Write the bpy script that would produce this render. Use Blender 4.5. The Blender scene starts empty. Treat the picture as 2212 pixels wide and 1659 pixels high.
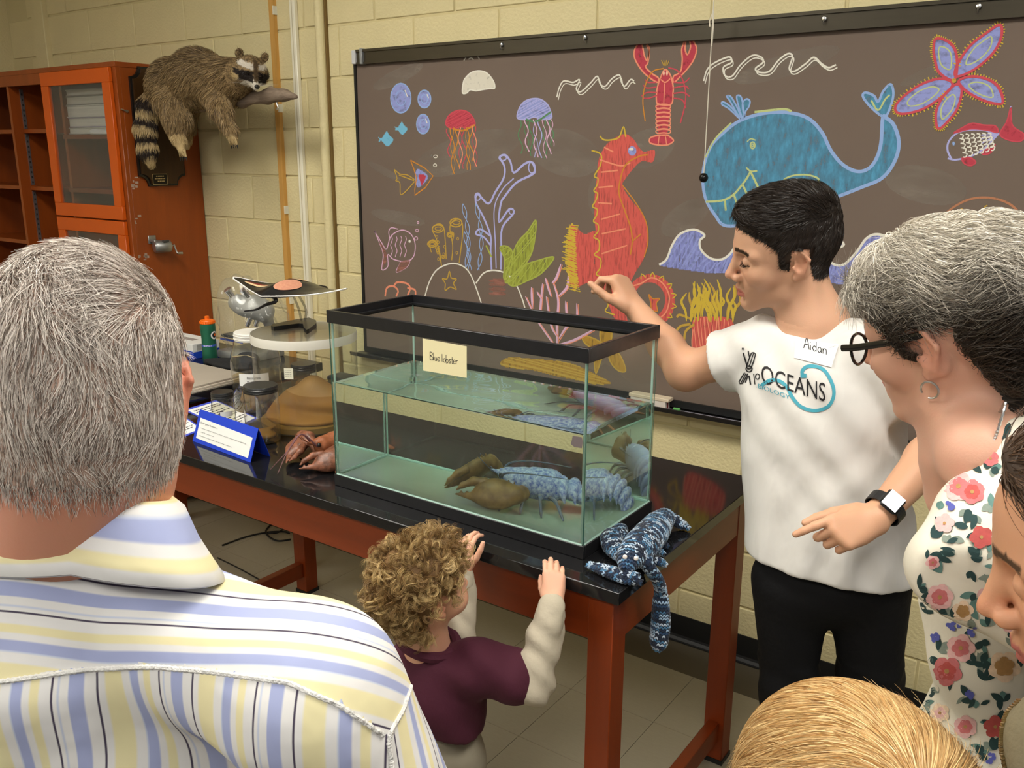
import bpy, bmesh, math, random
import numpy as np
from mathutils import Vector, Matrix
from mathutils.bvhtree import BVHTree
from mathutils.geometry import tessellate_polygon
random.seed(7); RNG = np.random.default_rng(7)
SC = bpy.context.scene
COL = SC.collection
PI = math.pi

# ------------------------------------------------------------------ camera, world, lights, exposure
CAMP = np.array([0.8754, -2.7541, 1.7335]); YAW, PITCH, ROLL, FPX = 0.6165, 0.2546, 0.0047, 1921.9
W_, H_ = 2212.0, 1659.0
def cam_axes():
    cy, sy, cp, sp = math.cos(YAW), math.sin(YAW), math.cos(PITCH), math.sin(PITCH)
    f = np.array([-sy*cp, cy*cp, -sp]); r = np.array([cy, sy, 0.0]); u = np.cross(r, f)
    cr, sr = math.cos(ROLL), math.sin(ROLL)
    return cr*r + sr*u, -sr*r + cr*u, f
CR, CU, CF = cam_axes()
cam_d = bpy.data.cameras.new('camera'); cam = bpy.data.objects.new('camera', cam_d); COL.objects.link(cam)
cam_d.sensor_fit = 'HORIZONTAL'; cam_d.sensor_width = 36.0; cam_d.lens = FPX/W_*36.0; cam_d.clip_start = 0.02
mw = Matrix.Identity(4)
for i in range(3):
    mw[i][0] = CR[i]; mw[i][1] = CU[i]; mw[i][2] = -CF[i]; mw[i][3] = CAMP[i]
cam.matrix_world = mw; SC.camera = cam

world = bpy.data.worlds.new('room_world'); SC.world = world; world.use_nodes = True
bg = world.node_tree.nodes['Background']; bg.inputs[0].default_value = (0.95, 0.97, 1.0, 1); bg.inputs[1].default_value = 0.25
LAMP_POWER = 20.5
CEIL_Z = 3.05
LAMPS = [(-1.35, -1.75), (1.05, -1.75), (-1.35, -4.1), (1.05, -4.1), (-3.75, -4.1)]
SC.view_settings.view_transform = 'Standard'; SC.view_settings.look = 'None'
SC.view_settings.gamma = 1.0; SC.view_settings.use_curve_mapping = False
SC.view_settings.exposure = 0.0

SC.cycles.adaptive_threshold = 0.015; SC.cycles.max_bounces = 10; SC.cycles.diffuse_bounces = 3; SC.cycles.glossy_bounces = 4; SC.cycles.transmission_bounces = 10; SC.cycles.transparent_max_bounces = 24
# pixel of the photograph -> point of the place (on a plane, or at a distance along the view)
def ray(u, v): return (u - W_/2)/FPX*CR - (v - H_/2)/FPX*CU + CF
def at(u, v, x=None, y=None, z=None, d=None):
    r = ray(u, v)
    if x is not None: t = (x - CAMP[0])/r[0]
    elif y is not None: t = (y - CAMP[1])/r[1]
    elif z is not None: t = (z - CAMP[2])/r[2]
    else: t = d
    return CAMP + t*r
def px(P):
    q = np.asarray(P, float) - CAMP; d = q @ CF; return np.array([W_/2 + FPX*(q @ CR)/d, H_/2 - FPX*(q @ CU)/d])
def zat(x, y, v):
    """height of the point above (x, y) that the photograph shows at row v"""
    z = 1.0
    for _ in range(6):
        u = px((x, y, z))[0]; r = ray(u, v); z = CAMP[2] + math.hypot(x-CAMP[0], y-CAMP[1])/math.hypot(r[0], r[1])*r[2]
    return z
def V(*a): return np.array(a, float)
def nrm(v):
    v = np.asarray(v, float); return v/np.linalg.norm(v)

# ------------------------------------------------------------------ materials
MATS = {}
def srgb(r, g, b):
    f = lambda c: (c/12.92 if c <= 0.04045 else ((c + 0.055)/1.055)**2.4)
    return (f(r/255), f(g/255), f(b/255), 1.0)
def mat(name, color, rough=0.6, metal=0.0, var=0.0, vscale=8.0, bump=0.0, bscale=60.0, attr=None, spec=0.5, sss=0.0, trans=0.0, ior=1.45, alpha=1.0, stretch=None, color2=None, coat=0.0, sheen=0.0, emit=0.0, bdist=0.01):
    if name in MATS: return MATS[name]
    m = bpy.data.materials.new(name); m.use_nodes = True; nt = m.node_tree; N = nt.nodes; L = nt.links
    b = N['Principled BSDF']; MATS[name] = m
    col = color if len(color) == 4 else tuple(color) + (1,)
    b.inputs['Base Color'].default_value = col; b.inputs['Roughness'].default_value = rough
    b.inputs['Metallic'].default_value = metal; b.inputs['Specular IOR Level'].default_value = spec
    b.inputs['IOR'].default_value = ior; b.inputs['Transmission Weight'].default_value = trans
    b.inputs['Alpha'].default_value = alpha; b.inputs['Coat Weight'].default_value = coat
    b.inputs['Sheen Weight'].default_value = sheen
    if sss: b.inputs['Subsurface Weight'].default_value = sss; b.inputs['Subsurface Scale'].default_value = 0.006
    if emit: b.inputs['Emission Color'].default_value = col; b.inputs['Emission Strength'].default_value = emit
    src = None
    if attr:
        a = N.new('ShaderNodeAttribute'); a.attribute_name = attr; src = a.outputs['Color']
    tc = N.new('ShaderNodeTexCoord'); cvec = tc.outputs['Object']
    if stretch:
        mp = N.new('ShaderNodeMapping'); mp.inputs['Scale'].default_value = stretch; L.new(cvec, mp.inputs[0]); cvec = mp.outputs[0]
    if var or color2:
        n = N.new('ShaderNodeTexNoise'); n.inputs['Scale'].default_value = vscale; n.inputs['Detail'].default_value = 5; n.inputs['Roughness'].default_value = 0.65
        L.new(cvec, n.inputs['Vector'])
        if color2:
            mx = N.new('ShaderNodeMix'); mx.data_type = 'RGBA'; rp = N.new('ShaderNodeMapRange')
            rp.inputs['From Min'].default_value = 0.5 - 0.25/max(var, 0.3); rp.inputs['From Max'].default_value = 0.5 + 0.25/max(var, 0.3)
            L.new(n.outputs['Fac'], rp.inputs['Value']); L.new(rp.outputs[0], mx.inputs['Factor'])
            mx.inputs['A'].default_value = col; mx.inputs['B'].default_value = color2 if len(color2) == 4 else tuple(color2) + (1,)
            if src: L.new(src, mx.inputs['A'])
            src = mx.outputs['Result']
        else:
            rp = N.new('ShaderNodeMapRange'); rp.inputs['From Min'].default_value = 0.25; rp.inputs['From Max'].default_value = 0.75
            rp.inputs['To Min'].default_value = 1 - var; rp.inputs['To Max'].default_value = 1 + var
            L.new(n.outputs['Fac'], rp.inputs['Value'])
            mx = N.new('ShaderNodeVectorMath'); mx.operation = 'SCALE'
            if src: L.new(src, mx.inputs[0])
            else: mx.inputs[0].default_value = col[:3]
            L.new(rp.outputs[0], mx.inputs['Scale']); src = mx.outputs[0]
    if src: L.new(src, b.inputs['Base Color'])
    if bump:
        n2 = N.new('ShaderNodeTexNoise'); n2.inputs['Scale'].default_value = bscale; n2.inputs['Detail'].default_value = 4
        L.new(cvec, n2.inputs['Vector'])
        bp = N.new('ShaderNodeBump'); bp.inputs['Strength'].default_value = bump; bp.inputs['Distance'].default_value = bdist
        L.new(n2.outputs['Fac'], bp.inputs['Height']); L.new(bp.outputs[0], b.inputs['Normal'])
    return m
def thin_glass(name, tint=(0.93, 0.98, 0.96), refl=0.6, rough=0.02, haze=0.0):
    """a thin pane: light goes straight through, a little is mirrored by Fresnel, a little scattered by dirt"""
    if name in MATS: return MATS[name]
    m = bpy.data.materials.new(name); m.use_nodes = True; nt = m.node_tree; N = nt.nodes; L = nt.links; MATS[name] = m
    for n in list(N): N.remove(n)
    out = N.new('ShaderNodeOutputMaterial'); tr = N.new('ShaderNodeBsdfTransparent'); gl = N.new('ShaderNodeBsdfGlossy'); fr = N.new('ShaderNodeLayerWeight'); mx = N.new('ShaderNodeMixShader'); ml = N.new('ShaderNodeMath'); pw = N.new('ShaderNodeMath'); md = N.new('ShaderNodeMath')
    tr.inputs[0].default_value = tuple(tint) + (1,); gl.inputs['Roughness'].default_value = rough; fr.inputs['Blend'].default_value = 0.5; pw.operation = 'POWER'; pw.inputs[1].default_value = 4.0; md.operation = 'MULTIPLY_ADD'; md.inputs[1].default_value = 0.9; md.inputs[2].default_value = 0.05
    ml.operation = 'MULTIPLY'; ml.inputs[1].default_value = refl
    L.new(fr.outputs['Facing'], pw.inputs[0]); L.new(pw.outputs[0], md.inputs[0]); L.new(md.outputs[0], ml.inputs[0]); L.new(ml.outputs[0], mx.inputs[0]); L.new(tr.outputs[0], mx.inputs[1]); L.new(gl.outputs[0], mx.inputs[2])
    last = mx.outputs[0]
    if haze:
        df = N.new('ShaderNodeBsdfDiffuse'); df.inputs[0].default_value = (0.8, 0.85, 0.82, 1); m2 = N.new('ShaderNodeMixShader'); m2.inputs[0].default_value = haze
        L.new(last, m2.inputs[1]); L.new(df.outputs[0], m2.inputs[2]); last = m2.outputs[0]
    L.new(last, out.inputs[0]); return m

# ------------------------------------------------------------------ objects
def link(o, parent=None):
    COL.objects.link(o)
    if parent is not None: o.parent = parent
    return o
def from_arrays(name, verts, faces, material=None, parent=None, smooth=False, col=None, floats=None):
    me = bpy.data.meshes.new(name)
    if isinstance(faces, np.ndarray) and len(faces):
        verts = np.asarray(verts, np.float32); n, k = faces.shape
        me.vertices.add(len(verts)); me.vertices.foreach_set('co', verts.ravel())
        me.loops.add(n*k); me.loops.foreach_set('vertex_index', faces.astype(np.int32).ravel())
        me.polygons.add(n); me.polygons.foreach_set('loop_start', np.arange(0, n*k, k, dtype=np.int32))
        me.update(calc_edges=True); me.validate()
    else:
        me.from_pydata([tuple(map(float, v)) for v in verts], [], [tuple(map(int, f)) for f in faces]); me.update()
    if smooth: me.polygons.foreach_set('use_smooth', np.ones(len(me.polygons), bool))
    if col is not None:
        c = np.ones((len(me.vertices), 4), np.float32); c[:, :3] = col
        me.attributes.new('col', 'FLOAT_COLOR', 'POINT').data.foreach_set('color', c.ravel())
    if floats:
        for k, a in floats.items(): me.attributes.new(k, 'FLOAT', 'POINT').data.foreach_set('value', np.asarray(a, np.float32))
    if material: me.materials.append(material)
    return link(bpy.data.objects.new(name, me), parent)
def empty(name, loc=(0, 0, 0), rz=0.0):
    o = bpy.data.objects.new(name, None); o.empty_display_size = 0.05; o.location = tuple(map(float, loc)); o.rotation_euler = (0, 0, rz); COL.objects.link(o); return o
def tag(o, label, cat, group=None, kind=None):
    o['label'] = label; o['category'] = cat
    if group: o['group'] = group
    if kind: o['kind'] = kind
    return o
def struct(o): o['kind'] = 'structure'; return o
def stuff(o): o['kind'] = 'stuff'; return o

class MB:
    """collects simple solids, builds ONE mesh object"""
    def __init__(s): s.v = []; s.f = []
    def add(s, vs, fs):
        b = len(s.v); s.v += [tuple(map(float, v)) for v in vs]; s.f += [tuple(int(i) + b for i in f) for f in fs]; return s
    def box(s, lo, hi, bev=0.0, M=None):
        x0, y0, z0 = lo; x1, y1, z1 = hi
        if bev <= 0:
            vs = [(x, y, z) for z in (z0, z1) for y in (y0, y1) for x in (x0, x1)]
            fs = [(0, 2, 3, 1), (4, 5, 7, 6), (0, 1, 5, 4), (2, 6, 7, 3), (0, 4, 6, 2), (1, 3, 7, 5)]
        else:
            bm = bmesh.new(); bmesh.ops.create_cube(bm, size=1.0)
            for v in bm.verts: v.co = Vector(((x0+x1)/2 + v.co.x*(x1-x0), (y0+y1)/2 + v.co.y*(y1-y0), (z0+z1)/2 + v.co.z*(z1-z0)))
            bmesh.ops.bevel(bm, geom=list(bm.edges), offset=bev, segments=2 if bev > 0.006 else 1, affect='EDGES', profile=0.5)
            bm.verts.index_update(); vs = [tuple(v.co) for v in bm.verts]; fs = [[v.index for v in f.verts] for f in bm.faces]; bm.free()
        if M is not None: vs = [tuple(M @ Vector(v)) for v in vs]
        return s.add(vs, fs)
    def tube(s, pts, r, n=10, cap=True, up=None, flat=1.0):
        pts = [np.asarray(p, float) for p in pts]; m = len(pts); rr = [r]*m if np.isscalar(r) else list(r)
        b = len(s.v); prev = None
        for i, p in enumerate(pts):
            t = nrm(pts[min(i+1, m-1)] - pts[max(i-1, 0)])
            if prev is None:
                a = np.asarray(up, float) if up is not None else (V(0, 0, 1) if abs(t[2]) < 0.9 else V(1, 0, 0))
                u = nrm(np.cross(t, a))
            else: u = nrm(prev - t*np.dot(prev, t))
            w = np.cross(t, u); prev = u
            for k in range(n):
                a = 2*PI*k/n; q = p + rr[i]*(math.cos(a)*u + flat*math.sin(a)*w); s.v.append(tuple(q))
        for i in range(m-1):
            for k in range(n):
                k2 = (k+1) % n; s.f.append((b+i*n+k, b+i*n+k2, b+(i+1)*n+k2, b+(i+1)*n+k))
        if cap:
            s.f.append(tuple(b+k for k in range(n))[::-1]); s.f.append(tuple(b+(m-1)*n+k for k in range(n)))
        return s
    def lathe(s, prof, c=(0, 0, 0), n=32, axis=None, cap=True):
        b = len(s.v); M = Matrix.Identity(3)
        if axis is not None: M = Vector((0, 0, 1)).rotation_difference(Vector(axis)).to_matrix()
        for r, z in prof:
            for k in range(n):
                q = M @ Vector((r*math.cos(2*PI*k/n), r*math.sin(2*PI*k/n), z)); s.v.append((q.x+c[0], q.y+c[1], q.z+c[2]))
        m = len(prof)
        for i in range(m-1):
            for k in range(n):
                k2 = (k+1) % n; s.f.append((b+i*n+k, b+i*n+k2, b+(i+1)*n+k2, b+(i+1)*n+k))
        if cap and prof[0][0] > 1e-6: s.f.append(tuple(b+k for k in range(n))[::-1])
        if cap and prof[-1][0] > 1e-6: s.f.append(tuple(b+(m-1)*n+k for k in range(n)))
        return s
    def prism(s, poly, fn, t):
        """poly: 2-D outline; fn(a,b,h) -> 3-D point at height h; extruded 0..t"""
        n = len(poly); b = len(s.v)
        for h in (0, t):
            for a, c in poly: s.v.append(tuple(map(float, fn(a, c, h))))
        tr = tessellate_polygon([[Vector((a, c, 0)) for a, c in poly]])
        for x in tr: s.f.append((b+x[0], b+x[1], b+x[2])); s.f.append((b+n+x[2], b+n+x[1], b+n+x[0]))
        for i in range(n):
            j = (i+1) % n; s.f.append((b+i, b+j, b+n+j, b+n+i))
        return s
    def build(s, name, material=None, parent=None, smooth=False, fix=True):
        o = from_arrays(name, s.v, s.f, material, parent)
        if fix:
            bm = bmesh.new(); bm.from_mesh(o.data); bmesh.ops.recalc_face_normals(bm, faces=bm.faces); bm.to_mesh(o.data); bm.free()
        if smooth:
            me = o.data; me.polygons.foreach_set('use_smooth', np.ones(len(me.polygons), bool))
            try: me.set_sharp_from_angle(angle=math.radians(40))
            except Exception: pass
        return o
def Bx(name, lo, hi, m, parent=None, bev=0.0): return MB().box(lo, hi, bev).build(name, m, parent, smooth=bev > 0)
def copy_tree(o, parent=None):
    c = o.copy(); COL.objects.link(c); c.parent = parent
    for ch in [x for x in bpy.data.objects if x.parent == o]: copy_tree(ch, c)
    return c

def catmull(P, n=8, closed=False):
    P = [np.asarray(p, float) for p in P]; m = len(P); out = []
    if m < 3 and not closed: 
        return [P[0] + (P[-1]-P[0])*t for t in np.linspace(0, 1, n+1)]
    segs = m if closed else m-1
    for i in range(segs):
        p1, p2 = P[i], P[(i+1) % m]
        p0 = P[(i-1) % m] if closed or i > 0 else 2*p1 - p2
        p3 = P[(i+2) % m] if closed or i+2 < m else 2*p2 - p1
        for k in range(n):
            t = k/n; out.append(0.5*((2*p1) + (-p0+p2)*t + (2*p0-5*p1+4*p2-p3)*t*t + (-p0+3*p1-3*p2+p3)*t**3))
    if not closed: out.append(P[-1])
    return out

# ------------------------------------------------------------------ signed-distance modelling for organic bodies
class SDF:
    def __init__(s, lo, hi, h):
        s.h = h; s.lo = np.asarray(lo, np.float32); n = np.ceil((np.asarray(hi) - s.lo)/h).astype(int) + 1
        s.n = n; s.d = np.full(n, 9.0, np.float32)
        s.ax = [s.lo[i] + h*np.arange(n[i], dtype=np.float32) for i in range(3)]
    def _sub(s, lo, hi, pad):
        sl = []
        for i in range(3):
            a = int(max(0, math.floor((lo[i]-pad-s.lo[i])/s.h))); b = int(min(s.n[i], math.ceil((hi[i]+pad-s.lo[i])/s.h)+1))
            if b <= a: return None, None
            sl.append(slice(a, b))
        g = (s.ax[0][sl[0]][:, None, None], s.ax[1][sl[1]][None, :, None], s.ax[2][sl[2]][None, None, :])
        return tuple(sl), g
    def _mix(s, sl, e, k, op):
        d = s.d[sl]
        if op == 'add':
            if k > 0:
                hh = np.maximum(k - np.abs(d - e), 0)/k; s.d[sl] = np.minimum(d, e) - hh*hh*k*0.25
            else: s.d[sl] = np.minimum(d, e)
        elif op == 'sub':
            e = -e
            if k > 0:
                hh = np.maximum(k - np.abs(d - e), 0)/k; s.d[sl] = np.maximum(d, e) + hh*hh*k*0.25
            else: s.d[sl] = np.maximum(d, e)
    def cap(s, a, b, ra, rb=None, k=0.01, op='add'):
        rb = ra if rb is None else rb; a = np.asarray(a, float); b = np.asarray(b, float); R = max(ra, rb)
        sl, g = s._sub(np.minimum(a, b)-R, np.maximum(a, b)+R, k+4*s.h)
        if sl is None: return s
        ba = b - a; L = float(ba@ba) + 1e-12
        px, py, pz = g[0]-a[0], g[1]-a[1], g[2]-a[2]
        t = np.clip((px*ba[0] + py*ba[1] + pz*ba[2])/L, 0, 1)
        e = np.sqrt((px-t*ba[0])**2 + (py-t*ba[1])**2 + (pz-t*ba[2])**2) - (ra + (rb-ra)*t)
        s._mix(sl, e.astype(np.float32), k, op); return s
    def chain(s, pts, rs, k=0.01, op='add'):
        for i in range(len(pts)-1): s.cap(pts[i], pts[i+1], rs[i], rs[i+1], k, op)
        return s
    def ell(s, c, r, k=0.01, R=None, op='add'):
        c = np.asarray(c, float); r = np.asarray(r, float) if not np.isscalar(r) else np.array([r]*3, float)
        ext = r if R is None else np.abs(np.asarray(R)) @ r
        sl, g = s._sub(c-ext, c+ext, k+4*s.h)
        if sl is None: return s
        q = [g[0]-c[0], g[1]-c[1], g[2]-c[2]]
        if R is not None:
            R = np.asarray(R); q = [R[0, i]*q[0] + R[1, i]*q[1] + R[2, i]*q[2] for i in range(3)]
        k0 = np.sqrt((q[0]/r[0])**2 + (q[1]/r[1])**2 + (q[2]/r[2])**2)
        k1 = np.sqrt((q[0]/r[0]**2)**2 + (q[1]/r[1]**2)**2 + (q[2]/r[2]**2)**2) + 1e-6
        e = k0*(k0-1)/k1
        s._mix(sl, e.astype(np.float32), k, op); return s
    def plane(s, p, n, k=0.0):
        """cut away the side the normal points to"""
        p = np.asarray(p, float); n = nrm(n)
        e = (s.ax[0][:, None, None]-p[0])*n[0] + (s.ax[1][None, :, None]-p[1])*n[1] + (s.ax[2][None, None, :]-p[2])*n[2]
        s._mix((slice(None),)*3, -e.astype(np.float32), k, 'sub'); return s
    def warp(s, fn):
        """add fn(x,y,z) to the distance"""
        s.d += fn(s.ax[0][:, None, None], s.ax[1][None, :, None], s.ax[2][None, None, :]).astype(np.float32); return s
    def mesh(s):
        d = s.d.copy(); h = s.h
        d[0], d[-1] = np.maximum(d[0], 1e-3), np.maximum(d[-1], 1e-3); d[:, 0], d[:, -1] = np.maximum(d[:, 0], 1e-3), np.maximum(d[:, -1], 1e-3); d[:, :, 0], d[:, :, -1] = np.maximum(d[:, :, 0], 1e-3), np.maximum(d[:, :, -1], 1e-3)
        sg = d < 0; n = np.array(d.shape)
        cnt = np.zeros(n-1, np.int8)
        offs = [(i, j, k) for i in (0, 1) for j in (0, 1) for k in (0, 1)]
        for o in offs: cnt += sg[o[0]:n[0]-1+o[0], o[1]:n[1]-1+o[1], o[2]:n[2]-1+o[2]]
        act = (cnt > 0) & (cnt < 8); ci = np.argwhere(act)
        idx = np.full(n-1, -1, np.int64); idx[act] = np.arange(len(ci))
        val = {o: d[ci[:, 0]+o[0], ci[:, 1]+o[1], ci[:, 2]+o[2]] for o in offs}
        acc = np.zeros((len(ci), 3)); num = np.zeros(len(ci))
        for a in offs:
            for ax in range(3):
                if a[ax]: continue
                b = list(a); b[ax] = 1; b = tuple(b); va, vb = val[a], val[b]; m = (va < 0) != (vb < 0)
                t = np.where(m, va/np.where(m, va-vb, 1), 0)
                p = np.array(a, float)[None] + np.zeros((len(ci), 3)); p[:, ax] += t
                acc += p*m[:, None]; num += m
        P = s.lo + (ci + acc/num[:, None])*h
        F = []
        for ax in range(3):
            u, w = (ax+1) % 3, (ax+2) % 3
            sh = [slice(None)]*3; sh2 = [slice(None)]*3; sh[ax] = slice(0, n[ax]-1); sh2[ax] = slice(1, n[ax])
            s0, s1 = sg[tuple(sh)], sg[tuple(sh2)]; e = np.argwhere(s0 != s1)
            e = e[(e[:, u] > 0) & (e[:, w] > 0) & (e[:, u] < n[u]-1) & (e[:, w] < n[w]-1)]
            ins = s0[e[:, 0], e[:, 1], e[:, 2]]
            def cell(du, dw):
                c = e.copy(); c[:, u] += du; c[:, w] += dw; return idx[c[:, 0], c[:, 1], c[:, 2]]
            q = np.stack([cell(-1, -1), cell(0, -1), cell(0, 0), cell(-1, 0)], 1); q[~ins] = q[~ins][:, ::-1]; F.append(q)
        return P.astype(np.float32), np.concatenate(F)
def vnormals(P, F):
    n = np.zeros_like(P); a = P[F[:, 0]]; c = np.cross(P[F[:, 2]]-a, P[F[:, 3 if F.shape[1] > 3 else 1]]-P[F[:, 1]] if F.shape[1] > 3 else P[F[:, 1]]-a)
    for i in range(F.shape[1]): np.add.at(n, F[:, i], c)
    n /= np.linalg.norm(n, axis=1, keepdims=True) + 1e-12; return n
def join_meshes(parts):
    V_, F_, b = [], [], 0
    for P, F in parts: V_.append(P); F_.append(F + b); b += len(P)
    return np.concatenate(V_), np.concatenate(F_)
def smooth_mesh(P, F, it=2, lam=0.5):
    E = np.concatenate([F[:, [i, (i+1) % F.shape[1]]] for i in range(F.shape[1])]); E = np.concatenate([E, E[:, ::-1]])
    deg = np.bincount(E[:, 0], minlength=len(P)).astype(np.float32)
    for _ in range(it):
        s = np.stack([np.bincount(E[:, 0], weights=P[E[:, 1], i], minlength=len(P)) for i in range(3)], 1)
        P = P + lam*((s/np.maximum(deg, 1)[:, None]) - P)
    return P.astype(np.float32)
def rot(axis, ang):
    return np.array(Matrix.Rotation(ang, 3, Vector(axis)))
def frame(fwd, up):
    """columns: x forward, y left, z up"""
    x = nrm(fwd); y = nrm(np.cross(up, x)); z = np.cross(x, y); return np.stack([x, y, z], 1)

# ------------------------------------------------------------------ strands (hair, fur): ribbons joined in one mesh
def strands(name, paths, width, cols, material, parent, kind=True):
    """paths (N,S,3), width root->tip scale, cols (N,3)"""
    paths = np.asarray(paths, np.float32); N, S, _ = paths.shape
    t = np.gradient(paths, axis=1); t /= np.linalg.norm(t, axis=2, keepdims=True) + 1e-9
    rd = RNG.normal(size=(N, 1, 3)); sd = np.cross(t, np.broadcast_to(rd, t.shape)); sd /= np.linalg.norm(sd, axis=2, keepdims=True) + 1e-9
    w = np.broadcast_to(np.asarray(width, np.float32).reshape(-1, 1) if np.ndim(width) else np.full((N, 1), width, np.float32), (N, 1))
    prof = np.linspace(1, 0.25, S)[None, :, None]*w[:, :, None]*0.5
    A = paths + sd*prof; B = paths - sd*prof
    verts = np.stack([A, B], 2).reshape(-1, 3)
    base = (np.arange(N)*S*2)[:, None] + (np.arange(S-1)*2)[None]; base = base.ravel()
    F = np.stack([base, base+1, base+3, base+2], 1)
    c = np.repeat(np.asarray(cols, np.float32), S*2, axis=0)
    o = from_arrays(name, verts, F, material, parent, smooth=True, col=c)
    if kind: stuff(o)
    return o
def sample_surface(P, F, n, mask=None):
    T = np.concatenate([F[:, [0, 1, 2]], F[:, [0, 2, 3]]]) if F.shape[1] == 4 else F
    if mask is not None: T = T[mask[T].all(1)]
    a, b, c = P[T[:, 0]], P[T[:, 1]], P[T[:, 2]]; nn = np.cross(b-a, c-a); ar = np.linalg.norm(nn, axis=1)
    i = RNG.choice(len(T), n, p=ar/ar.sum()); r = RNG.random((n, 2)); q = np.sqrt(r[:, :1])
    w = np.concatenate([1-q, q*(1-r[:, 1:]), q*r[:, 1:]], 1)
    VN = vnormals(P, F); pts = w[:, :1]*a[i] + w[:, 1:2]*b[i] + w[:, 2:]*c[i]
    ns = w[:, :1]*VN[T[i, 0]] + w[:, 1:2]*VN[T[i, 1]] + w[:, 2:]*VN[T[i, 2]]
    return pts, ns/(np.linalg.norm(ns, axis=1, keepdims=True)+1e-9)

# ------------------------------------------------------------------ flat prints laid on a surface
def bvh_of(o): return BVHTree.FromPolygons([tuple(v.co) for v in o.data.vertices], [tuple(p.vertices) for p in o.data.polygons])
def ribbon2d(pts, w, closed=False, taper=False):
    """stroke along a 2-D polyline -> quads (verts2d, faces)"""
    P = np.asarray(pts, float); m = len(P)
    if closed: t = np.roll(P, -1, 0) - np.roll(P, 1, 0)
    else: t = np.gradient(P, axis=0)
    t /= np.linalg.norm(t, axis=1, keepdims=True) + 1e-9; n = np.stack([-t[:, 1], t[:, 0]], 1)
    ww = np.full((m, 1), w/2.0)
    if taper: ww *= np.sin(np.linspace(0.12, PI-0.12, m))[:, None]**0.6
    vs = np.concatenate([P + n*ww, P - n*ww]); k = m if closed else m-1
    fs = [(i, (i+1) % m, m+(i+1) % m, m+i) for i in range(k)]
    return vs, fs
def inside(pt, poly):
    x, y = pt; c = False; n = len(poly)
    for i in range(n):
        x1, y1 = poly[i]; x2, y2 = poly[i-1]
        if (y1 > y) != (y2 > y) and x < (x2-x1)*(y-y1)/(y2-y1) + x1: c = not c
    return c
# ================================================================== THE SETTING
M_wall = mat('painted_block', srgb(222, 208, 160), 0.55, var=0.05, vscale=3, bump=0.35, bscale=90)
M_mortar = mat('painted_mortar', srgb(212, 198, 150), 0.65, bump=0.2, bscale=60)
M_black = mat('black_rubber', (0.012, 0.012, 0.012, 1), 0.45)
M_tile = mat('vinyl_tile', srgb(176, 168, 148), 0.35, var=0.10, vscale=5, color2=srgb(150, 141, 120), stretch=(6, 40, 1), bump=0.03, bscale=30)
M_orange = mat('orange_stained_wood', srgb(142, 66, 18), 0.38, var=0.16, vscale=4, stretch=(6, 6, 0.8), bump=0.03, bscale=80)
M_orange_d = mat('orange_door_paint', srgb(200, 84, 8), 0.4, var=0.06, vscale=4)
M_tablewood = mat('reddish_stained_wood', srgb(126, 48, 10), 0.35, var=0.15, vscale=3, stretch=(1, 8, 8), bump=0.02, bscale=60)
M_slate = mat('black_bench_top', (0.010, 0.010, 0.011, 1), 0.08, var=0.3, vscale=20, spec=0.55)
M_steel = mat('bright_steel', (0.6, 0.6, 0.6, 1), 0.3, 1.0)
M_white = mat('white_paint', srgb(228, 224, 205), 0.5)
M_ceil = mat('ceiling_white', (0.75, 0.74, 0.70, 1), 0.9)
MORT = 0.008; CS = 0.2032; JX = -2.1573
WX0, WX1 = -4.61, 2.6
wall = struct(Bx('wall_back', (WX0, 0.005, 0), (WX1, 0.12, CEIL_Z), M_mortar))
bl = MB().box((MORT/2, -0.0, MORT/2), (2*CS-MORT/2, 0.012, CS-MORT/2), 0.003)
blk0 = None
for k in range(15):
    x = JX - 14*CS + (0 if k % 2 else CS)
    while x < WX1:
        x0, x1, z0, z1 = x, x+2*CS, k*CS, (k+1)*CS
        hid = (x0 > -1.80 and z0 > 0.93 and z1 < 2.08) or (x1 < -2.98 and z1 < 2.0)
        if x0 > WX0 - 0.3 and not hid:
            if blk0 is None: blk0 = bl.build('block', M_wall, wall, smooth=True); o = blk0
            else: o = blk0.copy(); link(o, wall)
            o.location = (x0, 0, z0)
        x += 2*CS
for o in [c for c in bpy.data.objects if c.parent == wall and c.location.x < WX0]: bpy.data.objects.remove(o)
struct(Bx('wall_left', (WX0-0.12, -6.5, 0), (WX0, 0.12, CEIL_Z), M_wall))
struct(Bx('ceiling', (WX0, -6.5, CEIL_Z), (WX1, 0.12, CEIL_Z+0.1), M_ceil))
floor = struct(Bx('floor', (WX0, -6.5, -0.1), (WX1+1.5, 0.0, -0.003), mat('tile_joint', srgb(95, 86, 70), 0.8)))
TL = 0.3048; t0 = None; tm = MB().box((0.0008, 0.0008, -0.004), (TL-0.0008, TL-0.0008, 0), 0.0)
for i in range(-12, 6):
    for j in range(0, 9):
        x = -0.475 + i*TL; y = -0.50 - (j-1)*TL - TL
        if x < -3.4 or x > 1.3 or y < -2.75 or y > 0: continue
        if t0 is None: t0 = tm.build('floor_tile', M_tile, floor); o = t0
        else: o = t0.copy(); link(o, floor)
        o.location = (x, y, 0); 
        if y + TL > 0: o.scale = (1, (0-y)/TL, 1)
# cove base: black vinyl with a curved foot
prof = [(0, 0), (0.018, 0), (0.016, 0.006), (0.007, 0.014), (0.004, 0.022), (0.004, 0.1), (0.0, 0.1)]
bb = MB(); bb.prism(prof, lambda a, b, h: (WX0 + h, -a - 0.0005, b), WX1-WX0); struct(bb.build('baseboard_back', M_black))
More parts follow.
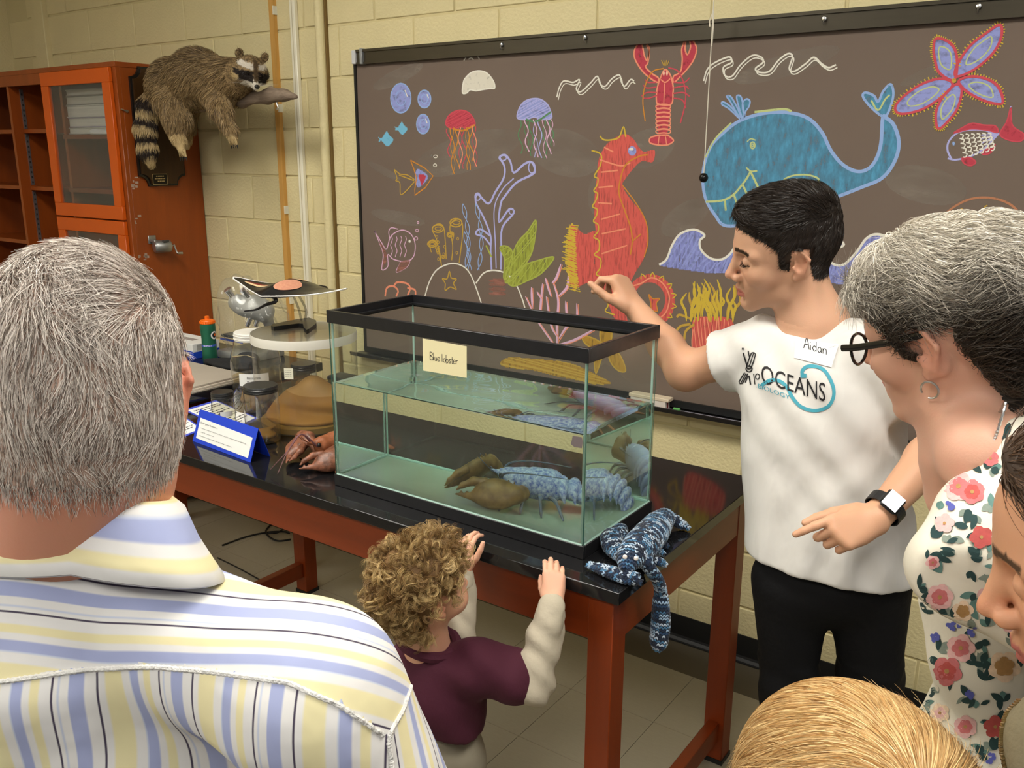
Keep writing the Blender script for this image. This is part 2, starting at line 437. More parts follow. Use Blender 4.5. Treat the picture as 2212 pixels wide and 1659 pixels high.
# painted corner pilaster, wood strip, conduits on the back wall
struct(Bx('trim_1', (-4.29, -0.03, 0), (-4.17, 0.004, CEIL_Z), M_wall, bev=0.004))
t = struct(Bx('trim_2', (-2.353, -0.018, 0.1), (-2.324, 0.0, CEIL_Z), mat('raw_wood_strip', srgb(205, 155, 80), 0.5, var=0.15, vscale=6, stretch=(8, 8, 0.5))))
for z in (1.05, 1.46, 1.9, 2.3): Bx('clip', (-2.326, -0.021, z), (-2.3195, 0, z+0.035), M_white, t)
t = struct(Bx('trim_3', (-2.223, -0.02, 0.1), (-2.190, 0.0, CEIL_Z), mat('white_raceway', srgb(238, 232, 210), 0.35), bev=0.003))
Bx('raceway_groove_shade', (-2.2085, -0.0212, 0.1), (-2.2045, -0.0195, CEIL_Z), mat('raceway_shadow', srgb(200, 190, 160), 0.5), t)  # thin raised strip, the shade of a groove painted as its darker colour
t = struct(MB().tube([(-2.041, -0.02, 0.1), (-2.041, -0.02, CEIL_Z)], 0.021, 14).build('trim_4', M_wall, smooth=True))
Bx('edge_strip', (-2.022, -0.012, 0.1), (-2.013, 0, CEIL_Z), mat('brown_strip', srgb(120, 95, 50), 0.6), t)
# ceiling lamps
M_lamp = mat('lamp_diffuser', (1.0, 0.965, 0.88, 1), 0.6, emit=LAMP_POWER)
for i, (x, y) in enumerate(LAMPS):
    e = empty('ceiling_lamp', (x, y, CEIL_Z)); tag(e, 'long white ceiling lamp panel above the room', 'lamp', 'ceiling lamps')
    fr = MB()
    for a in ((-0.62, -0.32, -0.60, 0.32), (0.60, -0.32, 0.62, 0.32), (-0.6, -0.32, 0.6, -0.30), (-0.6, 0.30, 0.6, 0.32)): fr.box((a[0], a[1], -0.03), (a[2], a[3], 0))
    fr.build('lamp_frame', M_white, e); Bx('diffuser', (-0.6, -0.3, -0.022), (0.6, 0.3, -0.012), M_lamp, e)

# ================================================================== BLACKBOARD
BX0, BX1, BZ0, BZ1 = -1.845, 1.80, 0.905, 2.075
YB = -0.020                                   # writing surface
M_board = mat('brown_chalkboard', srgb(104, 87, 75), 0.75, var=0.13, vscale=1.6, color2=srgb(122, 107, 96), bump=0.02, bscale=200)
M_rail = mat('dark_map_rail', srgb(70, 64, 52), 0.35, 0.6, var=0.1, vscale=9, stretch=(0.5, 4, 4))
board = empty('blackboard', (0, 0, 0)); tag(board, 'large brown chalkboard covered in coloured sea creature drawings on the block wall', 'blackboard')
Bx('writing_surface', (BX0, YB, BZ0), (BX1, -0.002, BZ1), M_board, board)
r = MB(); r.box((BX0+0.02, -0.034, 2.078), (BX1, -0.002, 2.127)); r.box((BX0+0.02, -0.040, 2.118), (BX1, -0.002, 2.128)); r.box((BX0+0.02, -0.038, 2.072), (BX1, -0.002, 2.080)); r.build('map_rail', M_rail, board)
Bx('rail_end_cap', (BX0, -0.042, 2.074), (BX0+0.022, -0.002, 2.126), mat('grey_plastic', srgb(205, 205, 205), 0.5), board, 0.002)
Bx('rail_clip', (BX0+0.048, -0.046, 2.071), (BX0+0.062, -0.002, 2.131), mat('grey_metal_clip', srgb(150, 152, 152), 0.4, 0.3), board, 0.002)
Bx('left_frame', (BX0-0.006, -0.026, BZ0-0.01), (BX0+0.006, -0.002, 2.075), M_black, board)
Bx('bottom_frame', (BX0, -0.030, 0.888), (BX1, -0.002, 0.912), M_black, board)
for u, v in ((1085, 97), (1265, 81), (1782, 41), (2115, 14)):
    p = at(u, v, y=-0.034); MB().lathe([(0.0, 0.010), (0.006, 0.008), (0.008, 0.003), (0.008, 0)], (p[0], -0.034, p[2]), 12, (0, -1, 0)).tube([(p[0], -0.040, p[2]), (p[0], -0.046, p[2]-0.010), (p[0], -0.040, p[2]-0.016)], 0.002, 6).build('rail_hook', M_steel, board, smooth=True)
tray = MB(); tray.prism([(0, 0), (-0.070, 0), (-0.074, 0.014), (-0.070, 0.016), (-0.066, 0.006), (0, 0.006)], lambda a, b, h: (BX0-0.045 + h, a-0.002, 0.876+b), BX1-BX0+0.05)
tray.build('chalk_tray', mat('tray_metal', srgb(46, 44, 44), 0.3, 0.5), board)
M_dust = mat('chalk_dust', srgb(190, 172, 165), 0.9, var=0.5, vscale=12, color2=srgb(150, 165, 190), stretch=(1.5, 30, 30))
Bx('chalk_dust', (-1.2, -0.066, 0.8822), (BX1-0.2, -0.040, 0.8835), M_dust, board)

# ---- chalk drawings: traced on the board's own plane
def chalk(name, c, cover=0.85, scale=(90, 1, 90), rotz=0.0, sharp=0.18):
    key = 'chalk_' + name
    if key in MATS: return MATS[key]
    m = bpy.data.materials.new(key); m.use_nodes = True; nt = m.node_tree; N = nt.nodes; L = nt.links; MATS[key] = m
    b = N['Principled BSDF']; b.inputs['Base Color'].default_value = c; b.inputs['Roughness'].default_value = 0.95; b.inputs['Specular IOR Level'].default_value = 0.1
    tc = N.new('ShaderNodeTexCoord'); mp = N.new('ShaderNodeMapping'); mp.inputs['Scale'].default_value = scale; mp.inputs['Rotation'].default_value = (0, rotz, 0)
    n = N.new('ShaderNodeTexNoise'); n.inputs['Scale'].default_value = 1.0; n.inputs['Detail'].default_value = 4; n.inputs['Roughness'].default_value = 0.6
    r = N.new('ShaderNodeMapRange'); r.inputs['From Min'].default_value = 1-cover-sharp+0.0; r.inputs['From Max'].default_value = 1-cover+sharp
    # noise centred on 0.5
    r.inputs['From Min'].default_value = 0.5 - (cover-0.5)*0.6 - sharp; r.inputs['From Max'].default_value = 0.5 - (cover-0.5)*0.6 + sharp
    t = N.new('ShaderNodeBsdfTransparent'); mx = N.new('ShaderNodeMixShader')
    L.new(tc.outputs['Object'], mp.inputs[0]); L.new(mp.outputs[0], n.inputs['Vector']); L.new(n.outputs['Fac'], r.inputs['Value']); L.new(r.outputs[0], mx.inputs[0])
    L.new(t.outputs[0], mx.inputs[1]); L.new(b.outputs[0], mx.inputs[2]); L.new(mx.outputs[0], N['Material Output'].inputs[0])
    return m
CK = dict(
    white=chalk('white', srgb(232, 228, 215), 0.98), whitef=chalk('white_fill', srgb(222, 216, 200), 0.9, (60, 1, 60)),
    lav=chalk('lavender', srgb(176, 176, 226), 0.97), lavf=chalk('lavender_fill', srgb(150, 158, 215), 0.80, (40, 1, 60)),
    wave=chalk('wave_fill', srgb(140, 146, 208), 0.72, (150, 1, 25), 0.7), blue=chalk('blue', srgb(120, 185, 215), 0.95),
    bluef=chalk('blue_fill', srgb(92, 160, 196), 0.68, (60, 1, 22), 0.5, 0.30), bluel=chalk('light_blue', srgb(150, 178, 225), 0.95), red=chalk('red', srgb(205, 84, 96), 0.95),
    redf=chalk('red_fill', srgb(190, 72, 86), 0.85, (60, 1, 60)), salm=chalk('salmon_fill', srgb(214, 98, 90), 0.80, (150, 1, 18), -0.6), salml=chalk('salmon', srgb(236, 150, 120), 0.95),
    orange=chalk('orange', srgb(208, 140, 60), 0.93), peach=chalk('peach', srgb(240, 190, 165), 0.97), yellow=chalk('yellow', srgb(210, 180, 70), 0.95), gold=chalk('gold', srgb(196, 160, 72), 0.95),
    goldf=chalk('gold_fill', srgb(180, 140, 60), 0.8, (90, 1, 20), -0.8), green=chalk('green', srgb(170, 178, 82), 0.95), greenf=chalk('green_fill', srgb(160, 168, 72), 0.72, (120, 1, 18), -0.5),
    pale=chalk('pale_yellow', srgb(196, 206, 140), 0.93), pink=chalk('pink', srgb(220, 178, 205), 0.97), rust=chalk('rust', srgb(186, 128, 96), 0.9), smear=chalk('smear', srgb(150, 138, 126), 0.42, (5, 1, 14), 0.5, 0.35),
    rosef=chalk('rose_smear', srgb(170, 118, 104), 0.6, (12, 1, 60), 0.0, 0.3), dgreen=chalk('deep_green', srgb(96, 140, 100), 0.9))
class Draw:
    """one drawing = a child of the board; its strokes by chalk colour are pieces of it"""
    LAYER = 0
    def __init__(s, name): s.name = name; s.parts = {}; s.order = []; s.k = 0
    def _get(s, c):
        if c not in s.parts: s.parts[c] = ([], []); s.order.append(c)
        return s.parts[c]
    def _p(s, uv): p = at(uv[0], uv[1], y=YB); return (p[0], p[2], s.k)
    def line(s, c, pts, w=4.0, closed=False, n=6, taper=False, raw=False):
        q = [np.array(p, float) for p in pts]; q = q if raw else catmull(q, n, closed)
        s.k += 1; P = [s._p(u)[:2] for u in q]; vs, fs = ribbon2d(P, w*0.00165, closed, taper)
        V0, F0 = s._get(c); b = len(V0); V0 += [(v[0], v[1], s.k) for v in vs]; F0 += [tuple(i+b for i in f) for f in fs]; return s
    def fill(s, c, pts, n=6, raw=False):
        q = [np.array(p, float) for p in pts]; q = q if raw else catmull(q, n, True)
        s.k += 1; Q = np.array(q); V0, F0 = s._get(c); st = 2.0; y = Q[:, 1].min()
        def cross(yy):
            xs = []
            for i in range(len(Q)):
                a, b = Q[i-1], Q[i]
                if (a[1] > yy) != (b[1] > yy): xs.append(a[0] + (b[0]-a[0])*(yy-a[1])/(b[1]-a[1]))
            return sorted(xs)
        while y < Q[:, 1].max():
            xm = cross(y + st/2)
            for i in range(0, len(xm)-1, 2):
                b = len(V0); V0 += [s._p((xm[i], y)), s._p((xm[i+1], y)), s._p((xm[i+1], y+st)), s._p((xm[i], y+st))]; F0.append((b, b+1, b+2, b+3))
            y += st
        return s
    def circ(s, c, u, v, a, b=None, w=3, fill=False, rot=0.0):
        b = a if b is None else b
        P = [(u + a*math.cos(t)*math.cos(rot) - b*math.sin(t)*math.sin(rot), v + a*math.cos(t)*math.sin(rot) + b*math.sin(t)*math.cos(rot)) for t in np.linspace(0, 2*PI, 20, endpoint=False)]
        return s.fill(c, P, raw=True) if fill else s.line(c, P, w, True, raw=True)
    def hatch(s, c, poly, ang, step, w=2.0, jit=0.35, n=1):
        """chalk strokes inside an outline"""
        poly = [tuple(p) for p in catmull(poly, 5, True)]; P = np.array(poly); ca, sa = math.cos(ang), math.sin(ang)
        R2 = np.array([[ca, sa], [-sa, ca]]); Q = P @ R2.T
        y = Q[:, 1].min() + step/2
        while y < Q[:, 1].max():
            xs = []
            for i in range(len(Q)):
                a, b = Q[i-1], Q[i]
                if (a[1] > y) != (b[1] > y): xs.append(a[0] + (b[0]-a[0])*(y-a[1])/(b[1]-a[1]))
            xs.sort()
            for i in range(0, len(xs)-1, 2):
                x0, x1 = xs[i] + random.random()*step*jit*2, xs[i+1] - random.random()*step*jit*2
                if x1 - x0 > 2:
                    e = [np.array([x0 + (x1-x0)*t, y + random.uniform(-1, 1)*step*jit]) @ R2 for t in (0, 0.5, 1)]; s.line(c, e, w*random.uniform(0.7, 1.3), n=3)
            y += step*random.uniform(1-jit, 1+jit)
        return s
    def done(s):
        root = None
        for i, c in enumerate(s.order):
            off = YB - (0.0001 if 'smear' in s.name else 0.0005) - 0.00012*i
            V0, F0 = s.parts[c]; nm = s.name if root is None else 'chalk_stroke'
            o = from_arrays(nm, [(a, off - 0.000004*k, b) for a, b, k in V0], F0, CK[c], board if root is None else root); root = root or o
            stuff(o)
        return root
D = Draw('whale_drawing')
wh = [(1519, 370), (1535, 318), (1565, 285), (1600, 260), (1650, 245), (1700, 243), (1745, 255), (1775, 285), (1795, 325), (1820, 355), (1850, 370), (1875, 365), (1892, 345), (1903, 310), (1907, 255), (1915, 255), (1932, 272), (1942, 310), (1932, 350), (1905, 385), (1860, 405), (1790, 432), (1720, 455), (1640, 478), (1570, 488), (1545, 465), (1523, 425)]
D.fill('bluef', wh); D.line('bluel', wh, 6, True); D.line('pale', [(1524, 340), (1545, 300), (1580, 265)], 3); D.line('pale', [(1630, 242), (1690, 236), (1710, 240)], 4)
fl = [(1908, 252), (1880, 230), (1864, 208), (1870, 200), (1888, 207), (1897, 220), (1908, 197), (1924, 182), (1930, 205), (1920, 240)]
D.fill('bluef', fl); D.line('bluel', fl, 4, True); D.line('pale', [(1882, 217), (1897, 238), (1912, 215), (1922, 205)], 3)
for q in ([(1600, 258), (1575, 235), (1560, 226), (1562, 220), (1580, 232)], [(1600, 258), (1578, 220), (1570, 208), (1580, 210), (1596, 240)], [(1604, 256), (1592, 215), (1594, 206), (1602, 212), (1607, 245)], [(1608, 254), (1604, 225), (1612, 214), (1620, 218), (1618, 230), (1610, 242)]): D.fill('bluef', q); D.line('bluel', q, 3, True)
D.circ('pale', 1626, 314, 5, 7, 2.5); D.circ('pale', 1626, 314, 2, 3, 2); D.line('pale', [(1614, 306), (1622, 300), (1633, 303)], 2)
D.line('pale', [(1525, 436), (1560, 433), (1585, 420), (1610, 390), (1622, 370)], 4); D.line('pale', [(1612, 362), (1622, 370), (1636, 369)], 3)
for q in ([(1622, 372), (1638, 405)], [(1605, 400), (1614, 420)], [(1586, 422), (1592, 440)], [(1566, 433), (1568, 455)]): D.line('pale', q, 4)
fin = [(1694, 388), (1715, 379), (1745, 378), (1768, 386), (1762, 398), (1740, 402), (1705, 396)]
D.line('pale', fin, 3, True); D.line('blue', [(1702, 392), (1735, 388), (1765, 392)], 3); D.line('white', [(1720, 386), (1750, 396)], 2); D.done()

D = Draw('seahorse_drawing')
sh = [(1348, 290), (1368, 300), (1380, 318), (1392, 328), (1414, 324), (1410, 350), (1388, 348), (1372, 360), (1352, 385), (1345, 400), (1358, 425), (1385, 458), (1398, 490), (1401, 525), (1390, 560), (1372, 590), (1355, 625), (1350, 655), (1355, 690), (1362, 708), (1330, 690), (1314, 655), (1305, 625), (1296, 600), (1294, 560), (1290, 520), (1284, 470), (1285, 420), (1290, 380), (1292, 350), (1302, 325), (1318, 305)]
D.fill('salm', sh)
ro = [(1405+53*math.cos(t), 650+58*math.sin(t)) for t in np.linspace(-2.6, 2.5, 26)]; ri = [(1403+34*math.cos(t), 648+38*math.sin(t)) for t in np.linspace(2.5, -2.6, 26)]
D.fill('salm', ro+ri, raw=True)
D.fill('salm', [(1290, 505), (1262, 505), (1235, 485), (1228, 510), (1226, 560), (1235, 620), (1265, 612), (1298, 600)])
D.hatch('yellow', [(1235, 482), (1222, 520), (1222, 580), (1240, 628), (1250, 610), (1246, 560), (1244, 510)], 0.35, 3.0, 2.4)
for i in range(34):
    t = i/33; u = 1236 - 12*math.sin(t*PI) + 4*t; v = 484 + 142*t; D.line('yellow', [(u+14, v+4), (u-8+random.uniform(-6, 4), v+random.uniform(-6, 6))], 2)
sp = [(1288, 300), (1318, 303), (1348, 273), (1350, 290)]
D.line('yellow', [(1296, 294), (1305, 302), (1322, 302), (1338, 296), (1347, 274), (1352, 296)], 3, n=4)
edge = [(1278, 325), (1294, 330), (1300, 340), (1296, 360), (1284, 380), (1292, 386), (1290, 400), (1283, 412), (1291, 418), (1288, 432), (1280, 446), (1290, 452), (1289, 465), (1282, 478), (1292, 485), (1292, 500), (1283, 512), (1294, 520), (1294, 540), (1284, 550), (1298, 560), (1296, 580), (1288, 592), (1300, 600), (1302, 620), (1294, 632), (1310, 640), (1314, 660), (1308, 672), (1328, 680)]
D.line('yellow', edge, 3, n=4)
for q in ([(1305, 318), (1325, 328)], [(1296, 345), (1340, 358), (1362, 352)], [(1298, 372), (1335, 368)], [(1293, 405), (1325, 402)], [(1292, 438), (1322, 440)], [(1298, 474), (1340, 462)], [(1300, 505), (1352, 494)], [(1300, 548), (1355, 530)]): D.line('salml', q, 3)
D.line('orange', [(1400, 334), (1380, 338), (1352, 356), (1340, 390), (1338, 420), (1350, 455), (1362, 490), (1366, 520), (1362, 550)], 3)
D.line('orange', [(1368, 520), (1385, 505)], 2.5); D.line('orange', [(1345, 400), (1375, 440), (1396, 480), (1400, 520), (1392, 555)], 2.5)
D.line('salml', [(1358, 620), (1385, 612), (1408, 600), (1432, 612), (1446, 640), (1440, 672), (1422, 690)], 3)
for a in range(9):
    t = -1.9 + a*0.42; D.line('yellow', [(1405+48*math.cos(t-0.1), 650+52*math.sin(t-0.1)), (1405+58*math.cos(t), 650+62*math.sin(t)), (1405+48*math.cos(t+0.12), 650+52*math.sin(t+0.12))], 2.5, n=2)
D.circ('lavf', 1366, 326, 9, 10, fill=True); D.circ('orange', 1364, 328, 5, 6, fill=True); D.circ('white', 1364, 322, 5, 3, fill=True); D.done()
D = Draw('seahorse_inner_tail_drawing'); q = [(1402, 636), (1410, 645), (1425, 645), (1418, 655), (1420, 672), (1408, 668), (1406, 655)]; D.fill('salm', q); D.line('orange', q, 2.5, True); D.done()

D = Draw('lobster_drawing')
body = [(1437, 150), (1428, 165), (1420, 190), (1418, 215), (1423, 225), (1450, 225), (1454, 200), (1454, 185), (1448, 162)]
cl1 = [(1400, 165), (1385, 150), (1371, 125), (1372, 105), (1385, 92), (1392, 120), (1398, 130), (1402, 110), (1397, 98), (1403, 105), (1400, 135), (1395, 145), (1410, 160), (1422, 168), (1420, 178)]
cl2 = [(1455, 165), (1470, 155), (1474, 130), (1473, 105), (1482, 83), (1480, 105), (1485, 118), (1492, 100), (1487, 78), (1500, 92), (1505, 108), (1498, 130), (1484, 150), (1470, 165), (1456, 178)]
tail = [(1420, 225), (1448, 225), (1445, 260), (1440, 292), (1425, 292), (1419, 260)]
fan = [(1420, 293), (1405, 298), (1404, 308), (1415, 312), (1430, 314), (1445, 312), (1455, 304), (1448, 296), (1440, 292)]
for q in (body, cl1, cl2, tail, fan): D.fill('redf', q)
for q in (body, cl1, cl2): D.line('salml', q, 3, True)
for i in range(7): v = 228 + i*9; D.line('salml', [(1418, v), (1434, v-3), (1448, v), (1446, v+6), (1434, v+5), (1420, v+6)], 2.5, True)
D.line('salml', fan, 3, True); D.line('salml', [(1424, 295), (1422, 312)], 2); D.line('salml', [(1438, 295), (1440, 312)], 2)
D.line('salml', [(1436, 180), (1434, 222)], 2); D.line('salml', [(1428, 172), (1437, 178), (1448, 170)], 2.5); D.circ('peach', 1434, 158, 2.2, 5, fill=True); D.circ('peach', 1441, 158, 2.2, 5, fill=True)
for q in ([(1418, 178), (1400, 178), (1394, 172)], [(1418, 188), (1398, 190), (1390, 184)], [(1419, 200), (1398, 200), (1386, 208)], [(1420, 206), (1402, 212), (1390, 212)], [(1455, 178), (1478, 178), (1490, 168)], [(1455, 190), (1480, 186), (1488, 192)], [(1454, 202), (1476, 200), (1490, 208)], [(1454, 212), (1474, 216), (1482, 234)]): D.line('red', q, 2.5)
D.line('orange', [(1434, 148), (1410, 155), (1394, 185), (1389, 220), (1394, 262)], 2.5); D.line('red', [(1444, 146), (1466, 155), (1480, 190), (1480, 225), (1470, 266)], 2.5)
for du in (-9, -4, 2, 8): D.line('gold', [(1438+du*0.4, 142), (1438+du, 130)], 1.6)
D.done()

def jelly(name, bell, c1, c2, tents, cols, band):
    D = Draw(name); D.fill(c1, bell); D.hatch(c2, bell, -0.5, 5, 2.0); D.line(c2, bell, 3, True); D.line(band, [bell[-1], ((bell[-1][0]+bell[len(bell)//2][0])/2, bell[-1][1]+4), bell[len(bell)//2+1]], 4)
    for i, (u, v, l) in enumerate(tents):
        ph = random.random()*6; D.line(cols[i % len(cols)], [(u + 4*math.sin(ph + k*1.1) + k*0.5, v + l*k/8) for k in range(9)], 2.6, n=4)
        if i % 2: D.line(cols[(i+1) % len(cols)], [(u - 4*math.sin(ph + k*1.1) + k*0.5, v + l*k/8) for k in range(9)], 1.8, n=4)
    D.done()
jelly('red_jellyfish_drawing', [(964, 270), (966, 255), (978, 243), (995, 238), (1012, 243), (1023, 256), (1026, 270), (1010, 276), (995, 274), (978, 278)], 'redf', 'red', [(968, 278, 60), (976, 276, 100), (984, 276, 85), (993, 275, 90), (1001, 274, 80), (1009, 275, 92), (1016, 274, 75), (1024, 272, 88)], ['red', 'orange', 'orange', 'salml'], 'orange')
jelly('purple_jellyfish_drawing', [(1118, 255), (1120, 238), (1130, 222), (1146, 214), (1166, 214), (1182, 225), (1190, 242), (1191, 256), (1172, 258), (1154, 253), (1136, 258)], 'lavf', 'lav', [(1122, 260, 72), (1136, 258, 70), (1146, 257, 80), (1155, 258, 82), (1165, 256, 85), (1175, 258, 84), (1183, 258, 75), (1190, 256, 60)], ['dgreen', 'pink', 'dgreen', 'pink', 'lav'], 'dgreen')
for i, (u, v, a, b) in enumerate(((866, 212, 22, 32), (917, 214, 14, 19), (914, 268, 14, 21))):
    D = Draw('bubble_drawing'); D.circ('lavf', u, v, a, b, fill=True); D.circ('bluel', u, v, a, b, 3); D.circ('bluel', u, v, a*0.5, b*0.5, 2); D.line('white', [(u+a*0.4, v-b*0.55), (u+a*0.65, v-b*0.1)], 2.5); D.done()
for du, dv, s in ((833, 300, 1.0), (866, 277, 0.85)):
    D = Draw('little_blue_fish_drawing'); q = [(-16, -4), (-8, -2), (2, -16), (8, -8), (17, 2), (6, 16), (0, 14), (-8, 5), (-15, 6), (-13, 1)]; D.fill('blue', [(du+a*s, dv+b*s) for a, b in q]); D.done()
D = Draw('cap_jellyfish_drawing'); q = [(999, 200), (1001, 178), (1006, 168), (1018, 157), (1035, 153), (1052, 158), (1066, 175), (1069, 190), (1060, 191), (1052, 192), (1040, 194), (1028, 196), (1016, 194), (1008, 201)]; D.fill('whitef', q); D.line('white', q, 3, True); D.done()
D = Draw('splash_drawing'); D.line('white', [(1002, 131), (1008, 122)], 2.5); D.line('white', [(1012, 128), (1018, 125), (1023, 129)], 2.5); D.line('white', [(1031, 120), (1036, 128)], 2.5); D.done()
def wavy(name, pts, pts2=None):
    D = Draw(name); D.line('white', pts, 3); D.line('white', [(a+3, b+6) for a, b in (pts2 or pts)], 2); D.done()
wavy('white_squiggle_drawing', [(1203, 210), (1208, 190), (1218, 175), (1238, 178), (1252, 172), (1245, 192), (1255, 198), (1275, 180), (1290, 165), (1297, 182), (1308, 186), (1322, 170), (1338, 162), (1343, 178), (1350, 186), (1362, 172), (1370, 175)])
wavy('white_squiggle_drawing', [(1520, 175), (1528, 150), (1545, 135), (1575, 123), (1580, 135), (1563, 145), (1566, 163), (1582, 164), (1600, 140), (1625, 120), (1645, 124), (1648, 135), (1632, 148), (1640, 156), (1662, 154), (1682, 130), (1702, 116), (1712, 122), (1705, 148), (1716, 154), (1740, 138), (1758, 124), (1775, 138), (1790, 146), (1806, 140)])

D = Draw('starfish_drawing')
C = (2061, 173)
arms = [((2022, 85), 27, [(2016, 90), (2035, 82), (2056, 94), (2068, 130)]), ]
pet = [[(2061, 173), (2030, 158), (2020, 130), (2017, 105), (2022, 84), (2045, 88), (2062, 105), (2068, 135)], [(2066, 165), (2068, 140), (2095, 100), (2130, 72), (2160, 54), (2163, 80), (2145, 115), (2105, 150)], [(2072, 174), (2100, 165), (2135, 172), (2158, 190), (2166, 222), (2140, 222), (2105, 208), (2080, 190)], [(2066, 182), (2078, 195), (2068, 235), (2045, 265), (2028, 278), (2022, 262), (2024, 235), (2040, 205)], [(2058, 180), (2040, 205), (1995, 235), (1950, 246), (1934, 236), (1945, 215), (1985, 185), (2030, 170)]]
for q in pet:
    D.fill('lavf', q); D.line('salml', q, 3.5, True)
    cx = sum(a for a, b in q)/len(q); cy = sum(b for a, b in q)/len(q); D.line('pale', [((a-cx)*0.55+cx, (b-cy)*0.55+cy) for a, b in q], 2, True)
    cc = catmull(q, 6, True)
    for i in range(0, len(cc), 1):
        a = cc[i]; 
        if np.hypot(a[0]-C[0], a[1]-C[1]) > 32: t = cc[(i+1) % len(cc)] - cc[i-1]; n = np.array([t[1], -t[0]]); n /= np.linalg.norm(n)+1e-6; D.line('yellow', [a, a + n*random.uniform(5, 9) * (1 if np.dot(n, a-np.array([cx, cy])) > 0 else -1)], 1.8)
for q in pet: D.line('red', q, 4, True)
D.circ('gold', 2061, 174, 5, 5, fill=True); D.done()

D = Draw('scaly_fish_drawing')
D.line('lav', [(2056, 345), (2047, 325), (2050, 305), (2070, 286), (2100, 280), (2130, 282), (2156, 290), (2175, 268), (2184, 230)], 3); D.line('lav', [(2047, 342), (2065, 345), (2095, 338), (2125, 322), (2156, 290)], 3)
for f in ([(2060, 288), (2080, 275), (2100, 266), (2125, 270), (2150, 272), (2155, 286), (2130, 281), (2095, 279)], [(2160, 290), (2175, 262), (2184, 232), (2187, 270), (2212, 290), (2205, 305), (2180, 303)], [(2078, 342), (2095, 340), (2108, 350), (2098, 358), (2084, 354)], [(2122, 328), (2140, 318), (2150, 312), (2140, 330), (2125, 334)]): D.fill('redf', f); D.line('red', f, 2, True)
for r in range(6):
    for k in range(5):
        u = 2074 + r*12 + k*2; v = 290 + k*10 + r*-0.5 - (r*k)*0.6
        D.line('white', [(u, v), (u+7, v+2), (u+4, v+9), (u-1, v+9)], 2, n=3)
for v in (292, 300, 310): D.line('lav', [(2120, v), (2156, 290)], 2)
D.circ('bluel', 2060, 310, 3, 4, fill=True); D.done()

for nm, poly, lines in (('wave_drawing', [(1424, 572), (1440, 560), (1452, 530), (1470, 505), (1500, 496), (1522, 508), (1512, 520), (1515, 540), (1535, 560), (1560, 560), (1580, 545), (1592, 530), (1605, 560), (1600, 585), (1540, 590), (1500, 586), (1460, 580)], [(1424, 572), (1440, 560), (1452, 530), (1470, 505), (1500, 496), (1522, 508), (1512, 520), (1515, 540), (1535, 558), (1560, 560), (1580, 545), (1592, 520)]),
                        ('wave_drawing', [(1780, 520), (1800, 510), (1823, 528), (1802, 540), (1790, 560), (1805, 572), (1825, 570), (1850, 545), (1872, 515), (1895, 506), (1926, 515), (1940, 560), (1920, 610), (1840, 615), (1780, 605), (1765, 560)], [(1780, 512), (1800, 510), (1823, 528), (1802, 540), (1790, 560), (1805, 572), (1825, 570), (1850, 545), (1872, 515), (1895, 506), (1926, 515)])):
    D = Draw(nm); D.fill('wave', poly); D.hatch('lavf', poly, 2.1, 9, 3.5); D.line('white', lines, 4.5); D.done()

D = Draw('octopus_drawing'); D.line('rust', [(2030, 480), (2050, 455), (2090, 432), (2135, 427), (2180, 440), (2208, 470), (2215, 500), (2212, 535), (2198, 570), (2185, 598), (2160, 610)], 3.5)
for u, v in ((2076, 455), (2130, 448), (2186, 478), (2198, 530)): D.line('gold', [(u+3, v-5), (u-3, v), (u+3, v+6)], 2)
D.line('white', [(2122, 515), (2140, 505), (2155, 504), (2170, 515), (2172, 535), (2160, 550)], 3); D.circ('lavf', 2148, 527, 11, 9, fill=True); D.done()

D = Draw('angel_fish_drawing'); tri = [(890, 347), (936, 380), (897, 421), (896, 392)]
D.fill('lavf', [(902, 365), (925, 382), (905, 405), (897, 388)]); D.fill('redf', [(905, 378), (920, 380), (912, 400), (908, 392)]); D.line('orange', [(887, 346), (936, 380), (896, 422), (900, 385), (887, 346)], 3, n=2)
for q in ([(852, 366), (865, 376), (880, 378), (896, 388)], [(852, 366), (858, 385), (855, 390), (864, 395), (866, 420), (880, 410), (896, 392)], [(862, 378), (878, 384), (895, 390)]): D.line('gold', q, 2.6)
D.circ('white', 940, 357, 3.5, 3, 1.8); D.circ('white', 941, 338, 4, 3, 1.8); D.circ('white', 932, 336, 0.1, 0.1); D.done()
D = Draw('striped_fish_drawing'); D.line('pink', [(809, 499), (825, 525), (835, 538), (845, 510), (868, 497), (888, 506), (897, 528), (893, 555), (876, 565), (850, 560), (838, 550), (838, 575), (825, 582), (828, 550), (820, 525), (809, 499)], 2.8)
D.line('pink', [(842, 515), (840, 500), (846, 492), (860, 495)], 2.5); D.fill('rosef', [(865, 566), (885, 563), (878, 578), (858, 588)]); D.line('pink', [(865, 566), (885, 563), (878, 578), (856, 588), (865, 566)], 2)
D.fill('rosef', [(818, 520), (832, 540), (836, 560), (826, 580), (829, 550)])
for u in (846, 856, 866, 876): D.line('pink', [(u+2*math.sin(k*1.6), 510 + k*6.5) for k in range(8)], 2.2, n=3)
D.circ('white', 885, 521, 2.5, 3, fill=True)
for u, v, r in ((899, 515, 3.5), (901, 498, 3), (903, 481, 2)): D.circ('pink', u, v, r, r, 1.8)
D.done()
D = Draw('tube_sponge_drawing')
for a in ([(932, 545), (926, 525), (924, 528), (934, 518), (943, 524), (950, 545), (954, 575)], [(954, 575), (944, 520), (934, 495), (946, 484), (958, 490), (962, 520), (964, 560)], [(976, 562), (978, 530), (972, 490), (985, 474), (998, 480), (999, 510), (992, 568)], [(966, 510), (972, 502), (980, 504), (978, 520)]): D.line('gold', a, 2.8)
